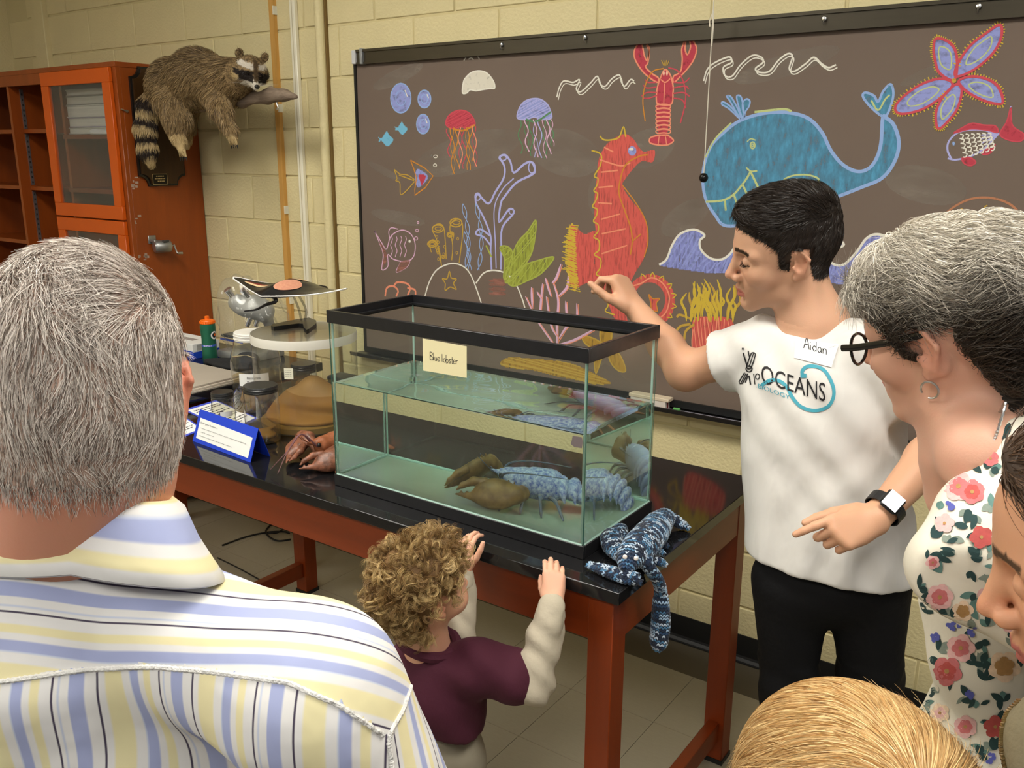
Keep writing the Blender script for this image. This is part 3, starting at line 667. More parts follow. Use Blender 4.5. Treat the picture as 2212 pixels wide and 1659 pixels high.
for u, v, a, b in ((933, 527, 9, 7), (946, 494, 12, 8), (985, 481, 13, 9), (972, 507, 6, 5)): D.circ('gold', u, v, a, b, 3); D.circ('gold', u+1, v, a*0.6, b*0.45, 2)
for i in range(16): D.circ('gold', random.choice((945, 958, 988)) + random.uniform(-3, 3), random.uniform(510, 560), 2, 3, 1.6)
D.done()
D = Draw('seaweed_drawing')
for u0, v0, v1 in ((1000, 440, 580), (1028, 440, 590), (1003, 500, 585)):
    for s in (1, -1): D.line('bluel', [(u0 + 12*math.sin((v-v0)/160*3) + s*4*math.sin((v-v0)/11), v) for v in np.arange(v0, v1, 6)], 2, n=2)
D.done()
D = Draw('branch_coral_drawing')
D.line('lav', [(1062, 582), (1060, 540), (1060, 510), (1045, 470), (1028, 437), (1033, 420), (1055, 440), (1070, 415), (1088, 385), (1090, 360), (1080, 340), (1092, 335), (1103, 350), (1110, 373), (1132, 355), (1148, 350), (1156, 368), (1148, 378), (1115, 395), (1090, 425), (1082, 440), (1078, 480), (1100, 452), (1110, 460), (1085, 492), (1083, 540), (1082, 582)], 5, n=4)
D.line('lav', [(1060, 530), (1045, 512), (1028, 505), (1038, 495), (1060, 510)], 4.5); D.line('lav', [(1072, 580), (1070, 520), (1068, 450), (1085, 410), (1110, 385)], 3)
D.circ('lav', 1086, 341, 8, 6, 3); D.circ('lav', 1149, 362, 7, 12, 3); D.circ('lav', 1032, 425, 6, 8, 3); D.circ('lav', 1105, 457, 5, 6, 3); D.done()
D = Draw('leafy_plant_drawing')
for q in ([(1092, 600), (1115, 530), (1140, 500), (1158, 476), (1155, 520), (1145, 555), (1120, 590), (1098, 610)], [(1098, 606), (1130, 575), (1165, 562), (1197, 556), (1170, 590), (1140, 606), (1110, 618)], [(1088, 600), (1090, 560), (1080, 535), (1095, 532), (1107, 545), (1104, 580), (1096, 600)]): D.fill('greenf', q); D.hatch('green', q, -0.9, 9, 2); D.line('green', q, 3, True)
D.line('green', [(1050, 530), (1062, 555)], 4); D.done()
D = Draw('rock_drawing'); D.line('white', [(918, 640), (928, 608), (945, 582), (975, 569), (1000, 575), (1016, 592), (1028, 620), (1040, 655)], 3.5); D.line('white', [(1028, 612), (1045, 590), (1068, 584), (1095, 592), (1115, 615), (1128, 645), (1134, 665)], 3.5)
for v in (604, 612, 622, 632): D.fill('rosef', [(1058, v), (1085, v-2), (1092, v+5), (1062, v+6)])
D.line('gold', [(971, 586), (975, 600), (986, 603), (980, 612), (986, 625), (973, 620), (962, 627), (962, 612), (956, 602), (966, 602)], 3, True); D.done()
D = Draw('red_coral_drawing')
for q in ([(832, 640), (836, 622), (850, 618), (860, 628), (856, 640)], [(850, 620), (858, 610), (878, 612), (886, 622), (880, 640)], [(880, 622), (896, 626), (898, 640)]): D.line('salml', q, 5)
D.done()
D = Draw('pink_coral_drawing')
for q in ([(1135, 640), (1160, 690), (1195, 742), (1200, 760)], [(1150, 665), (1148, 620)], [(1165, 695), (1172, 612)], [(1180, 640), (1190, 700), (1205, 730)], [(1170, 645), (1160, 630)], [(1195, 610), (1206, 650), (1203, 700), (1204, 760)], [(1212, 570), (1202, 600), (1192, 612)], [(1206, 640), (1225, 620), (1228, 590)], [(1225, 690), (1222, 650)], [(1205, 735), (1225, 705), (1245, 690), (1246, 655)], [(1205, 745), (1240, 735), (1282, 712)], [(1190, 640), (1178, 600)]): D.line('pink', q, 6, taper=True); D.line('salml', [(a+3, b+2) for a, b in q], 2)
D.done()
D = Draw('anemone_drawing'); q = [(1498, 690), (1530, 684), (1570, 686), (1585, 700), (1590, 745), (1560, 765), (1505, 770), (1496, 740)]; D.fill('salm', q); D.hatch('salml', q, 1.5, 8, 2)
for i in range(30):
    u0 = 1482 + random.random()*106; v0 = 690 + random.uniform(-6, 6); l = random.uniform(40, 90); s = random.uniform(-22, 22)
    D.line('yellow' if i % 3 else 'gold', [(u0, v0), (u0+s*0.2, v0-l*0.35), (u0+s*0.9, v0-l*0.7), (u0+s*0.6+random.uniform(-8, 8), v0-l)], 5.5, taper=True)
for q in ([(1492, 700), (1470, 705), (1462, 720), (1478, 740)], [(1495, 690), (1470, 680), (1462, 685)], [(1500, 700), (1482, 715), (1478, 735)]): D.line('gold', q, 5)
D.done()
D = Draw('gold_starfish_drawing')
for q in ([(1312, 755), (1290, 755), (1268, 745), (1258, 732), (1265, 726), (1285, 732), (1300, 742)], [(1300, 740), (1296, 720), (1303, 700), (1318, 700), (1322, 725), (1315, 745)], [(1312, 752), (1300, 775), (1288, 806), (1284, 785), (1288, 765)], [(1316, 755), (1338, 765), (1352, 800), (1335, 800), (1318, 780)], [(1318, 748), (1340, 740), (1352, 738), (1345, 752), (1325, 758)]): D.fill('goldf', q); D.line('gold', q, 3, True)
D.done()
D = Draw('sand_mound_drawing'); q = [(1080, 785), (1100, 772), (1150, 775), (1190, 778), (1235, 785), (1270, 800), (1300, 815), (1320, 828), (1290, 830), (1240, 820), (1200, 812), (1150, 800), (1100, 795)]; D.fill('goldf', q); D.hatch('gold', q, 0.25, 6, 3); D.done()
D = Draw('chalk_smear')
for (u, v, a, b, r) in ((860, 165, 60, 16, -0.45), (1000, 110, 110, 10, -0.1), (830, 370, 40, 8, 0.5), (860, 470, 60, 14, 0.2), (1400, 320, 60, 40, -0.4), (1700, 140, 120, 24, -0.3), (2000, 160, 60, 12, -0.4), (1300, 420, 30, 50, 0.1), (1480, 470, 60, 30, -0.6), (1010, 330, 120, 40, -0.3), (1220, 330, 80, 50, 0.3), (2000, 400, 90, 40, 0.2)): D.circ('smear', u, v, a, b, fill=True, rot=r)
D.done()
# ================================================================== things on and at the wall
e = tag(empty('pull_cord', (0, 0, 0)), 'white pull cord with a black ball hanging before the chalkboard', 'cord')
pb = at(1520, 384, y=-0.13); M_cord = mat('cotton_cord', srgb(225, 218, 200), 0.9)
MB().tube([(pb[0], -0.13, pb[2]+0.008), (pb[0], -0.13, CEIL_Z)], 0.0016, 6).build('string', M_cord, e, smooth=True)
MB().lathe([(0, -0.0145), (0.006, -0.0135), (0.0115, -0.009), (0.0145, 0), (0.0115, 0.009), (0.006, 0.0135), (0, 0.0145)], (pb[0], -0.13, pb[2]), 20).build('ball', mat('black_gloss', (0.006, 0.006, 0.006, 1), 0.15), e, smooth=True)
kz = pb[2] + 0.43
MB().tube([(pb[0]+0.002, -0.132, kz-0.05), (pb[0]+0.004, -0.134, kz), (pb[0]+0.001, -0.132, kz+0.05)], 0.0028, 6).tube([(pb[0], -0.13, kz+0.045), (pb[0]-0.008, -0.134, kz+0.02), (pb[0]-0.006, -0.134, kz+0.004)], 0.002, 6).build('knot', M_cord, e, smooth=True)
# eraser and chalk on the tray
p = at(1445, 862, y=-0.045); ez = 0.8835
e = tag(empty('chalk_eraser', (p[0]-0.07, -0.045, ez)), 'pale topped felt chalk eraser lying in the chalk tray', 'eraser')
Bx('eraser_back', (-0.075, -0.02, 0.026), (0.078, 0.02, 0.038), mat('eraser_wood', srgb(222, 205, 178), 0.6), e, 0.002)
for i, c in enumerate(((225, 215, 205), (140, 40, 40), (225, 215, 205))): Bx('felt_layer', (-0.068, -0.018+i*0.012, 0), (0.066, -0.018+(i+1)*0.012, 0.026), mat('felt_%d' % i, srgb(*c), 0.95), e)
p = at(1457, 866, y=-0.05)
c = MB().lathe([(0, -0.012), (0.004, -0.012), (0.005, -0.010), (0.005, 0.010), (0.004, 0.012), (0, 0.012)], (0, 0, 0), 14, (1, 0.1, 0)).build('chalk_stick', mat('green_chalk_stick', srgb(95, 165, 90), 0.9), smooth=True); c.location = (p[0]+0.01, -0.05, ez+0.005); tag(c, 'short green chalk stub beside the eraser in the tray', 'chalk')
p = at(1180, 822, y=-0.05)
for i, cc in enumerate(((205, 120, 120), (225, 220, 210), (200, 130, 110))):
    c = MB().lathe([(0, -0.02), (0.004, -0.02), (0.005, -0.018), (0.005, 0.018), (0.004, 0.02), (0, 0.02)], (0, 0, 0), 12, (1, 0.2*i-0.2, 0)).build('chalk_stick', mat('chalk_stick_%d' % i, srgb(*cc), 0.9), smooth=True); c.location = (p[0]-0.10+0.13*i, -0.052, ez+0.005)
    tag(c, ('pink', 'white', 'salmon')[i] + ' chalk stick in the tray seen through the tank', 'chalk')

# ---- tall orange cabinet
CX0, CX1, CY, CZ = -4.58, -2.93, -0.403, 2.112
cab = tag(empty('display_cabinet', ((CX0+CX1)/2, -0.2, 0)), 'tall orange wooden cabinet with a glass door and open shelves in the corner', 'cabinet')
def cb(name, lo, hi, m=M_orange, bev=0.0, par=None):
    o = Bx(name, lo, hi, m, par or cab, bev); o.matrix_parent_inverse = Matrix.Identity(4)
    c0 = cab.location
    if par is None: o.location = (-c0[0], -c0[1], -c0[2])
    return o
cb('side_panel', (CX1-0.022, CY+0.02, 0.02), (CX1, -0.004, CZ-0.022), bev=0.0015)
cb('corner_stile', (CX1-0.045, CY-0.001, 0.02), (CX1+0.001, CY+0.021, CZ-0.022), bev=0.002)
cb('top_panel', (CX0, CY-0.003, CZ-0.022), (CX1+0.003, -0.004, CZ), bev=0.002)
cb('top_rail', (CX0, CY, CZ-0.072), (CX1-0.04, CY+0.02, CZ-0.020), bev=0.0015)
cb('back_panel', (CX0+0.02, -0.03, 0.02), (CX1-0.022, -0.010, CZ-0.022), mat('pale_cabinet_back', srgb(178, 172, 168), 0.6))
cb('side_panel', (CX0, CY+0.02, 0.02), (CX0+0.022, -0.004, CZ-0.022))
cb('base_panel', (CX0+0.02, CY+0.01, 0.05), (CX1-0.022, -0.012, 0.08))
PX = -3.90                                                     # upright between bays
cb('partition', (PX-0.011, CY+0.004, 0.05), (PX+0.011, -0.012, CZ-0.03))
M_std = mat('zinc_strip', (0.45, 0.45, 0.46, 1), 0.35, 0.9)
cb('partition', (-3.575, CY+0.09, 0.05), (-3.553, -0.012, CZ-0.03))
for z in (1.828, 1.545, 1.26, 0.97):
    cb('shelf', (PX+0.012, CY+0.05, z-0.011), (-3.577, -0.03, z+0.008)); cb('shelf', (CX0+0.022, CY+0.05, z-0.011), (PX-0.012, -0.03, z+0.008))
for z in (1.800, 1.545, 1.12):
    cb('shelf', (-3.552, CY+0.07, z-0.013), (CX1-0.024, -0.03, z+0.008), mat('dark_shelf', srgb(120, 52, 24), 0.45))
for z0, z1 in ((1.84, 2.03), (1.56, 1.815), (1.27, 1.53), (0.98, 1.25)):
    o = cb('shelf_standard', (PX+0.0115, CY+0.055, z0), (PX+0.0155, CY+0.072, z1), M_std)
    hs = MB()
    for k in range(int((z1-z0)/0.0254)): hs.box((PX+0.0152, CY+0.060, z0+0.008+k*0.0254), (PX+0.0159, CY+0.067, z0+0.018+k*0.0254))
    s_ = hs.build('slot_row', mat('slot_dark', (0.02, 0.02, 0.02, 1), 0.8), o); stuff(s_)
# glass doors: frame of four bars and a pane, upper and lower
def gdoor(x0, x1, z0, z1, fw):
    d = cb('door_frame', (x0, CY-0.02, z1-fw), (x1, CY-0.002, z1), M_orange_d, 0.002)
    for lo, hi in (((x0, CY-0.02, z0), (x1, CY-0.002, z0+fw)), ((x0, CY-0.02, z0+fw), (x0+fw, CY-0.002, z1-fw)), ((x1-fw, CY-0.02, z0+fw), (x1, CY-0.002, z1-fw))): Bx('frame_bar', lo, hi, M_orange_d, d, 0.002)
    Bx('glass_pane', (x0+fw, CY-0.012, z0+fw), (x1-fw, CY-0.009, z1-fw), thin_glass('cabinet_glass', (0.90, 0.91, 0.92), 0.5, 0.05, 0.03), d)
gdoor(-3.535, -2.955, 1.425, 2.088, 0.062); gdoor(-3.535, -2.955, 0.72, 1.418, 0.062)
# hardware on the side: little latch, vent disc
p = at(264, 240, x=CX1)
o = MB().lathe([(0, 0.012), (0.006, 0.010), (0.008, 0.0)], (CX1-0.002, p[1]+0.02, p[2]), 12, (1, 0, 0)).tube([(CX1+0.008, p[1]+0.02, p[2]), (CX1+0.008, p[1]-0.01, p[2]+0.008)], 0.003, 6).build('latch', M_steel, cab, smooth=True); o.location = -cab.location
p = at(375, 697, x=CX1)
o = MB().lathe([(0.024, 0), (0.024, 0.004), (0.018, 0.005), (0.017, 0.002), (0, 0.002)], (CX1-0.001, p[1], p[2]), 24, (1, 0, 0)).build('vent_disc', mat('grey_plug', srgb(150, 152, 150), 0.5), cab, smooth=True); o.location = -cab.location
for i in range(26):
    pass
# torn tape marks on the panel
tp = MB()
for u, v, n, s in ((292, 395, 7, 14), (292, 478, 6, 14), (318, 555, 6, 8), (298, 560, 3, 8)):
    for k in range(n):
        q = at(u + random.uniform(-s, s)*0.7, v + random.uniform(-s, s), x=CX1); a, b = random.uniform(0.003, 0.009), random.uniform(0.002, 0.007); tp.box((CX1, q[1]-a, q[2]-b), (CX1+0.0006, q[1]+a, q[2]+b))
o = tp.build('tape_residue', mat('tape_white', srgb(215, 190, 170), 0.7, alpha=0.55), cab); o.location = -cab.location; stuff(o)

# papers and folders lying behind the glass
M_pap = [mat('paper_stack_%d' % i, srgb(*c), 0.85, var=0.08, vscale=10) for i, c in enumerate(((190, 186, 178), (160, 150, 168), (205, 200, 192), (150, 146, 138), (178, 172, 160)))]
lab = ['grey folder at the bottom of the pile behind the cabinet glass', 'thick pale binder lying second in the pile behind the cabinet glass', 'purple grey binder in the middle of the cabinet pile', 'brown edged folder near the top of the cabinet pile', 'pale box file on top of the cabinet pile']
z = 1.8095
for i, h in enumerate((0.03, 0.045, 0.055, 0.04, 0.03)):
    x0, x1 = -3.50 + 0.02*random.random(), -3.02 - 0.03*random.random()
    e = tag(empty('binder', ((x0+x1)/2, -0.2, z)), lab[i], 'binder', 'binders behind the cabinet glass'); w = (x1-x0)/2
    Bx('cover', (-w, -0.13, h-0.004), (w, 0.12, h), M_pap[i], e); Bx('cover', (-w, -0.13, 0), (w, 0.12, 0.004), M_pap[i], e); Bx('pages', (-w+0.004, -0.127, 0.0045), (w-0.004, 0.115, h-0.0045), mat('page_edges', srgb(205, 200, 188), 0.9, var=0.2, vscale=4, stretch=(1, 1, 90)), e)
    z += h + 0.0015
pg = SDF((-3.42, -0.36, 1.805), (-3.05, -0.30, 1.85), 0.004).ell((-3.2, -0.33, 1.812), (0.10, 0.022, 0.018)).ell((-3.26, -0.335, 1.818), (0.04, 0.018, 0.016)); P, F = pg.mesh()
tag(from_arrays('crumpled_paper', P, F, mat('crumple_white', srgb(215, 213, 208), 0.9, bump=0.5, bscale=30), smooth=True), 'crumpled white paper on the upper shelf behind the cabinet glass', 'paper')

# ---- pencil sharpener screwed to the cabinet side
p = at(350, 532, x=CX1+0.04)
sp = tag(empty('pencil_sharpener', (CX1, p[1], p[2])), 'grey metal crank pencil sharpener screwed to the orange cabinet side', 'pencil sharpener')
M_zinc = mat('dull_zinc', (0.36, 0.36, 0.35, 1), 0.4, 0.8, var=0.15, vscale=40)
MB().box((0, -0.045, 0.012), (0.006, -0.005, 0.05), 0.002).box((0.004, -0.04, 0.02), (0.045, -0.02, 0.032), 0.003).build('mount_bracket', M_zinc, sp, smooth=True)
MB().lathe([(0, -0.036), (0.026, -0.036), (0.029, -0.032), (0.029, 0.030), (0.026, 0.036), (0.018, 0.04), (0, 0.04)], (0.045, 0, 0), 28, (0.25, 0.97, 0)).build('housing', M_zinc, sp, smooth=True)
MB().lathe([(0, -0.003), (0.024, -0.003), (0.026, 0)], (0.045-0.0092, -0.0355, 0), 24, (0.25, 0.97, 0)).build('end_plate', mat('zinc_plate', (0.5, 0.5, 0.49, 1), 0.3, 0.9), sp, smooth=True)
MB().tube([(0.055, 0.040, 0.0), (0.058, 0.052, 0.002), (0.064, 0.056, -0.02), (0.070, 0.058, -0.035)], [0.006, 0.006, 0.004, 0.004], 8).tube([(0.070, 0.058, -0.035), (0.074, 0.082, -0.036)], [0.006, 0.007], 8).build('crank_handle', M_steel, sp, smooth=True)
Bx('maker_label', (0.060, -0.010, 0.0215), (0.0725, 0.018, 0.0285), mat('dark_label', srgb(60, 60, 58), 0.5), sp)

# ---- side bench left of the display table
BT = 0.905
bench = tag(empty('side_bench', (-2.3, -0.6, 0)), 'low orange bench with a black top standing left of the display table', 'bench')
def ch(o, root): o.location = -root.location; return o
ch(Bx('bench_top', (-2.85, -1.25, BT-0.034), (-1.785, -0.33, BT), M_slate, bench, 0.002), bench)
ch(Bx('apron', (-2.80, -1.21, BT-0.16), (-1.82, -0.37, BT-0.0345), M_tablewood, bench), bench)
for x in (-2.79, -1.90):
    for y in (-1.20, -0.44): ch(Bx('leg', (x, y, 0), (x+0.06, y+0.06, BT-0.16), M_tablewood, bench), bench)

# ---- display table
TZ, TX0, TX1, TY0, TY1 = 0.869, -1.765, 0.107, -1.292, -0.486
tab = tag(empty('display_table', ((TX0+TX1)/2, (TY0+TY1)/2, 0)), 'long reddish wooden lab table with a glossy black top carrying the fish tank', 'table')
ch(Bx('table_top', (TX0, TY0, TZ-0.028), (TX1, TY1, TZ), M_slate, tab, 0.0015), tab)
a0 = 0.024; az = 0.727
ch(Bx('apron', (TX0+a0+0.002, TY0+a0+0.002, az), (TX1-a0-0.002, TY0+a0+0.022, TZ-0.028), M_tablewood, tab, 0.001), tab)
ch(Bx('apron', (TX0+a0+0.002, TY1-a0-0.022, az), (TX1-a0-0.002, TY1-a0-0.002, TZ-0.028), M_tablewood, tab, 0.001), tab)
M_tw2 = mat('reddish_stained_wood_cross', srgb(126, 48, 10), 0.35, var=0.15, vscale=3, stretch=(8, 1, 8), bump=0.02, bscale=60)
M_tw3 = mat('reddish_stained_wood_upright', srgb(130, 50, 11), 0.35, var=0.15, vscale=3, stretch=(8, 8, 1), bump=0.02, bscale=60)
for x in (TX0+a0+0.002, TX1-a0-0.022): ch(Bx('end_apron', (x, TY0+a0+0.022, az), (x+0.02, TY1-a0-0.022, TZ-0.028), M_tw2, tab, 0.001), tab)
for x in (TX0+a0, TX1-a0-0.060):
    for y in (TY0+a0, TY1-a0-0.060):
        l = ch(Bx('leg', (x, y, 0.008), (x+0.06, y+0.06, TZ-0.0285), M_tw3, tab, 0.002), tab); Bx('leg_pad', (x-0.003, y-0.003, 0), (x+0.063, y+0.063, 0.014), M_black, l)
    ch(Bx('stretcher', (x+0.012, TY0+a0+0.06, 0.075), (x+0.046, TY1-a0-0.06, 0.135), M_tw2, tab, 0.002), tab)
# ================================================================== TANK
KX0, KX1, KY0, KY1, KZ0, KZ1 = -0.806, -0.031, -1.202, -0.873, 0.8695, 1.343
tank = tag(empty('fish_tank', ((KX0+KX1)/2, (KY0+KY1)/2, TZ)), 'rectangular glass aquarium with a black plastic rim half full of water', 'aquarium')
M_rim = mat('black_plastic_rim', (0.014, 0.014, 0.016, 1), 0.32, var=0.2, vscale=30, bump=0.05, bscale=40)
def T(o): o.location = -tank.location; return o
def ring(z0, z1, ins, wid, b):
    m = MB(); x0, x1, y0, y1 = KX0+ins, KX1-ins, KY0+ins, KY1-ins
    m.box((x0, y0, z0), (x1, y0+wid, z1), b); m.box((x0, y1-wid, z0), (x1, y1, z1), b); m.box((x0, y0+wid-0.001, z0), (x0+wid, y1-wid+0.001, z1), b); m.box((x1-wid, y0+wid-0.001, z0), (x1, y1-wid+0.001, z1), b); return m
T(ring(1.311, KZ1, 0, 0.010, 0.0012).build('top_rim', M_rim, tank, smooth=True)); T(ring(1.318, 1.323, 0.009, 0.014, 0).build('rim_ledge', M_rim, tank))
T(ring(KZ0, 0.9005, 0, 0.010, 0.0012).build('base_rim', M_rim, tank, smooth=True))
M_pane = thin_glass('tank_glass', (0.93, 0.975, 0.955), 0.55, 0.01, 0.012)
M_edge = mat('green_glass_edge', srgb(70, 120, 105), 0.1, var=0.35, vscale=60, stretch=(1, 1, 0.1), trans=0.3)
M_sil = mat('silicone_seam', srgb(190, 222, 210), 0.35, trans=0.25)
g = 0.004
for nm, lo, hi in (('front_pane', (KX0+g, KY0+g, 0.88), (KX1-g, KY0+g, 1.33)), ('back_pane', (KX0+g, KY1-g, 0.88), (KX1-g, KY1-g, 1.33)), ('left_pane', (KX0+g, KY0+g, 0.88), (KX0+g, KY1-g, 1.33)), ('right_pane', (KX1-g, KY0+g, 0.88), (KX1-g, KY1-g, 1.33))):
    v = [(lo[0], lo[1], lo[2]), (hi[0], hi[1], lo[2]), (hi[0], hi[1], hi[2]), (lo[0], lo[1], hi[2])]; T(from_arrays(nm, v, [(0, 1, 2, 3)], M_pane, tank))
for x in (KX0+g, KX1-g):
    for y in (KY0+g, KY1-g):
        sx, sy = (1 if x < -0.4 else -1), (1 if y < -1.0 else -1)
        T(Bx('pane_edge', (x-0.0004, y-0.0004, 0.895), (x+0.0004+0.0022*max(sx, 0)*0, y+0.003*1 if sy > 0 else y+0.0004, 1.315), M_edge, tank)); T(MB().tube([(x+sx*0.006, y+sy*0.006, 0.90), (x+sx*0.006, y+sy*0.006, 1.315)], 0.0030, 8).build('seam', M_sil, tank, smooth=True))
T(Bx('bottom_pane', (KX0+0.006, KY0+0.006, 0.8895), (KX1-0.006, KY1-0.006, 0.898), mat('tank_floor', srgb(158, 172, 154), 0.12, var=0.10, vscale=6, spec=0.6), tank))
for a, b in (((KX0+0.007, KY0+0.007), (KX1-0.007, KY0+0.007)), ((KX0+0.007, KY1-0.007), (KX1-0.007, KY1-0.007)), ((KX0+0.007, KY0+0.007), (KX0+0.007, KY1-0.007)), ((KX1-0.007, KY0+0.007), (KX1-0.007, KY1-0.007))):
    T(MB().tube([(*a, 0.899), (*b, 0.899)], 0.0048, 8).build('bottom_seam', M_sil, tank, smooth=True))
WZ = zat(KX0+g, KY0+g, 826)
M_water = mat('tank_water', (0.80, 0.93, 0.885, 1), 0.0, trans=1.0, ior=1.333, spec=0.5)
nt = M_water.node_tree; va = nt.nodes.new('ShaderNodeVolumeAbsorption'); va.inputs['Color'].default_value = (0.62, 0.92, 0.82, 1); va.inputs['Density'].default_value = 0.42; nt.links.new(va.outputs[0], nt.nodes['Material Output'].inputs['Volume'])
nt.nodes['Principled BSDF'].inputs['Base Color'].default_value = (1, 1, 1, 1)
# body of water: flat sides, gently rippled surface
nx, ny = 40, 18; x0, x1, y0, y1 = KX0+g+0.0012, KX1-g-0.0012, KY0+g+0.0012, KY1-g-0.0012
wv, wf = [], []
for j in range(ny+1):
    for i in range(nx+1):
        x, y = x0+(x1-x0)*i/nx, y0+(y1-y0)*j/ny; e = min(1.0, 4*min(i/nx, 1-i/nx, j/ny*0.6, (1-j/ny)*0.6)); wv.append((x, y, WZ + 0.0009*e*(math.sin(x*47+y*31) + math.sin(x*23-y*58+1.3))))
for j in range(ny):
    for i in range(nx): a = j*(nx+1)+i; wf.append((a, a+1, a+nx+2, a+nx+1))
bnd = [i for i in range(nx+1)] + [j*(nx+1)+nx for j in range(1, ny+1)] + [ny*(nx+1)+i for i in range(nx-1, -1, -1)] + [j*(nx+1) for j in range(ny-1, 0, -1)]
b0 = len(wv); zb = 0.8965
wv += [(wv[i][0], wv[i][1], zb) for i in bnd]; nb = len(bnd)
for i in range(nb): j = (i+1) % nb; wf.append((bnd[i], b0+i, b0+j, bnd[j]))
wf.append(tuple(b0+i for i in range(nb))[::-1])
wb = MB().add(wv, wf).build('water', M_water, None); me = wb.data
for p in me.polygons: p.use_smooth = p.index < nx*ny
tag(wb, 'greenish clear water filling two thirds of the glass aquarium', 'water')
# paper sign taped on the front pane
M_note = mat('cream_note', srgb(240, 230, 185), 0.8, bump=0.1, bscale=8)
cor = [at(914, 731, y=KY0), at(1009, 748, y=KY0), at(1009, 816, y=KY0), at(915, 800, y=KY0)]
note = tag(empty('paper_note', tuple(cor[3])), 'cream paper note with handwriting stuck to the front of the tank', 'note')
def note_pt(a, b, h=0.0): p = (cor[0]*(1-a)+cor[1]*a)*(1-b) + (cor[3]*(1-a)+cor[2]*a)*b; return V(p[0], KY0 - 0.0012 - h, p[2]) - np.array(note.location)
mm = MB(); mm.prism([(0, 0), (1, 0), (1, 1), (0, 1)], lambda a, b, h: note_pt(a, b, h), 0.0006); mm.build('sheet', M_note, note)
HAND = {  # hand lettering, one unit = x-height, strokes as polylines
 'B': ([[(0, 0), (0, 2)], [(0, 2), (.7, 1.9), (.8, 1.4), (.1, 1.05), (.9, .8), (.9, .1), (0, 0)]], 1.2), 'l': ([[(0, 2), (0, 0)]], .4), 'u': ([[(0, 1), (.05, .1), (.5, .05), (.6, .9), (.62, 0)]], .9), 'e': ([[(0, .5), (.6, .6), (.5, 1), (.1, .9), (0, .3), (.3, 0), (.7, .15)]], .9),
 'o': ([[(.35, 1), (0, .6), (.1, .1), (.5, 0), (.7, .5), (.4, 1)]], .9), 'b': ([[(0, 2), (0, 0), (.5, 0), (.7, .5), (.4, .9), (0, .6)]], .9), 's': ([[(.6, .9), (.2, 1), (.1, .65), (.5, .4), (.5, .05), (0, .05)]], .75), 't': ([[(.3, 1.7), (.3, .1), (.6, 0)], [(0, 1.1), (.6, 1.15)]], .7), 'r': ([[(0, 1), (.05, 0)], [(.03, .6), (.3, 1), (.6, .95)]], .7),
 'A': ([[(0, 0), (.55, 2.1), (1.0, 0)], [(.2, .8), (.9, .85)]], 1.2), 'i': ([[(0, 1), (.02, 0)], [(0, 1.5), (.04, 1.42)]], .4), 'd': ([[(.6, .7), (.3, 1), (0, .5), (.3, 0), (.6, .3)], [(.62, 1.9), (.6, 0)]], .9), 'a': ([[(.55, .9), (.2, .95), (0, .4), (.25, 0), (.55, .4), (.58, .9), (.62, 0)]], .9), 'n': ([[(0, 1), (.02, 0)], [(.02, .6), (.3, 1), (.6, .8), (.62, 0)]], .9), ' ': ([], .6)}
def handwrite(txt, x, y, s, slant=0.0):
    out = []
    for c in txt:
        st, w = HAND[c]
        for p in st: out.append([(x + a*s + b*s*slant, y - b*s) for a, b in (catmull([np.array(q) for q in p], 4) if len(p) > 2 else p)])
        x += w*s
    return out
M_ink = mat('black_ink', (0.012, 0.012, 0.014, 1), 0.7)
vs, fs = [], []
for st in handwrite('Blue lobster', 0.17, 0.0, 0.070):
    v2, f2 = ribbon2d([(a, b) for a, b in st], 0.011); b0 = len(vs); vs += [note_pt(a, 0.62+b*1.75, 0.0009) for a, b in v2]; fs += [tuple(i+b0 for i in f) for f in f2]
stuff(from_arrays('handwriting', vs, fs, M_ink, note))
# little foil sticker on the pane
s0 = at(1245, 955, y=KY0); t = MB().prism([(-0.5, -0.3), (-0.35, 0.42), (0.4, 0.45), (0.5, 0.1), (0.42, -0.42), (-0.2, -0.45)], lambda a, b, h: (s0[0]+a*0.030, KY0+0.0025-h, s0[2]+b*0.028), 0.0005).build('foil_sticker', mat('grey_foil', srgb(150, 140, 145), 0.3, 0.5), tank); T(t)
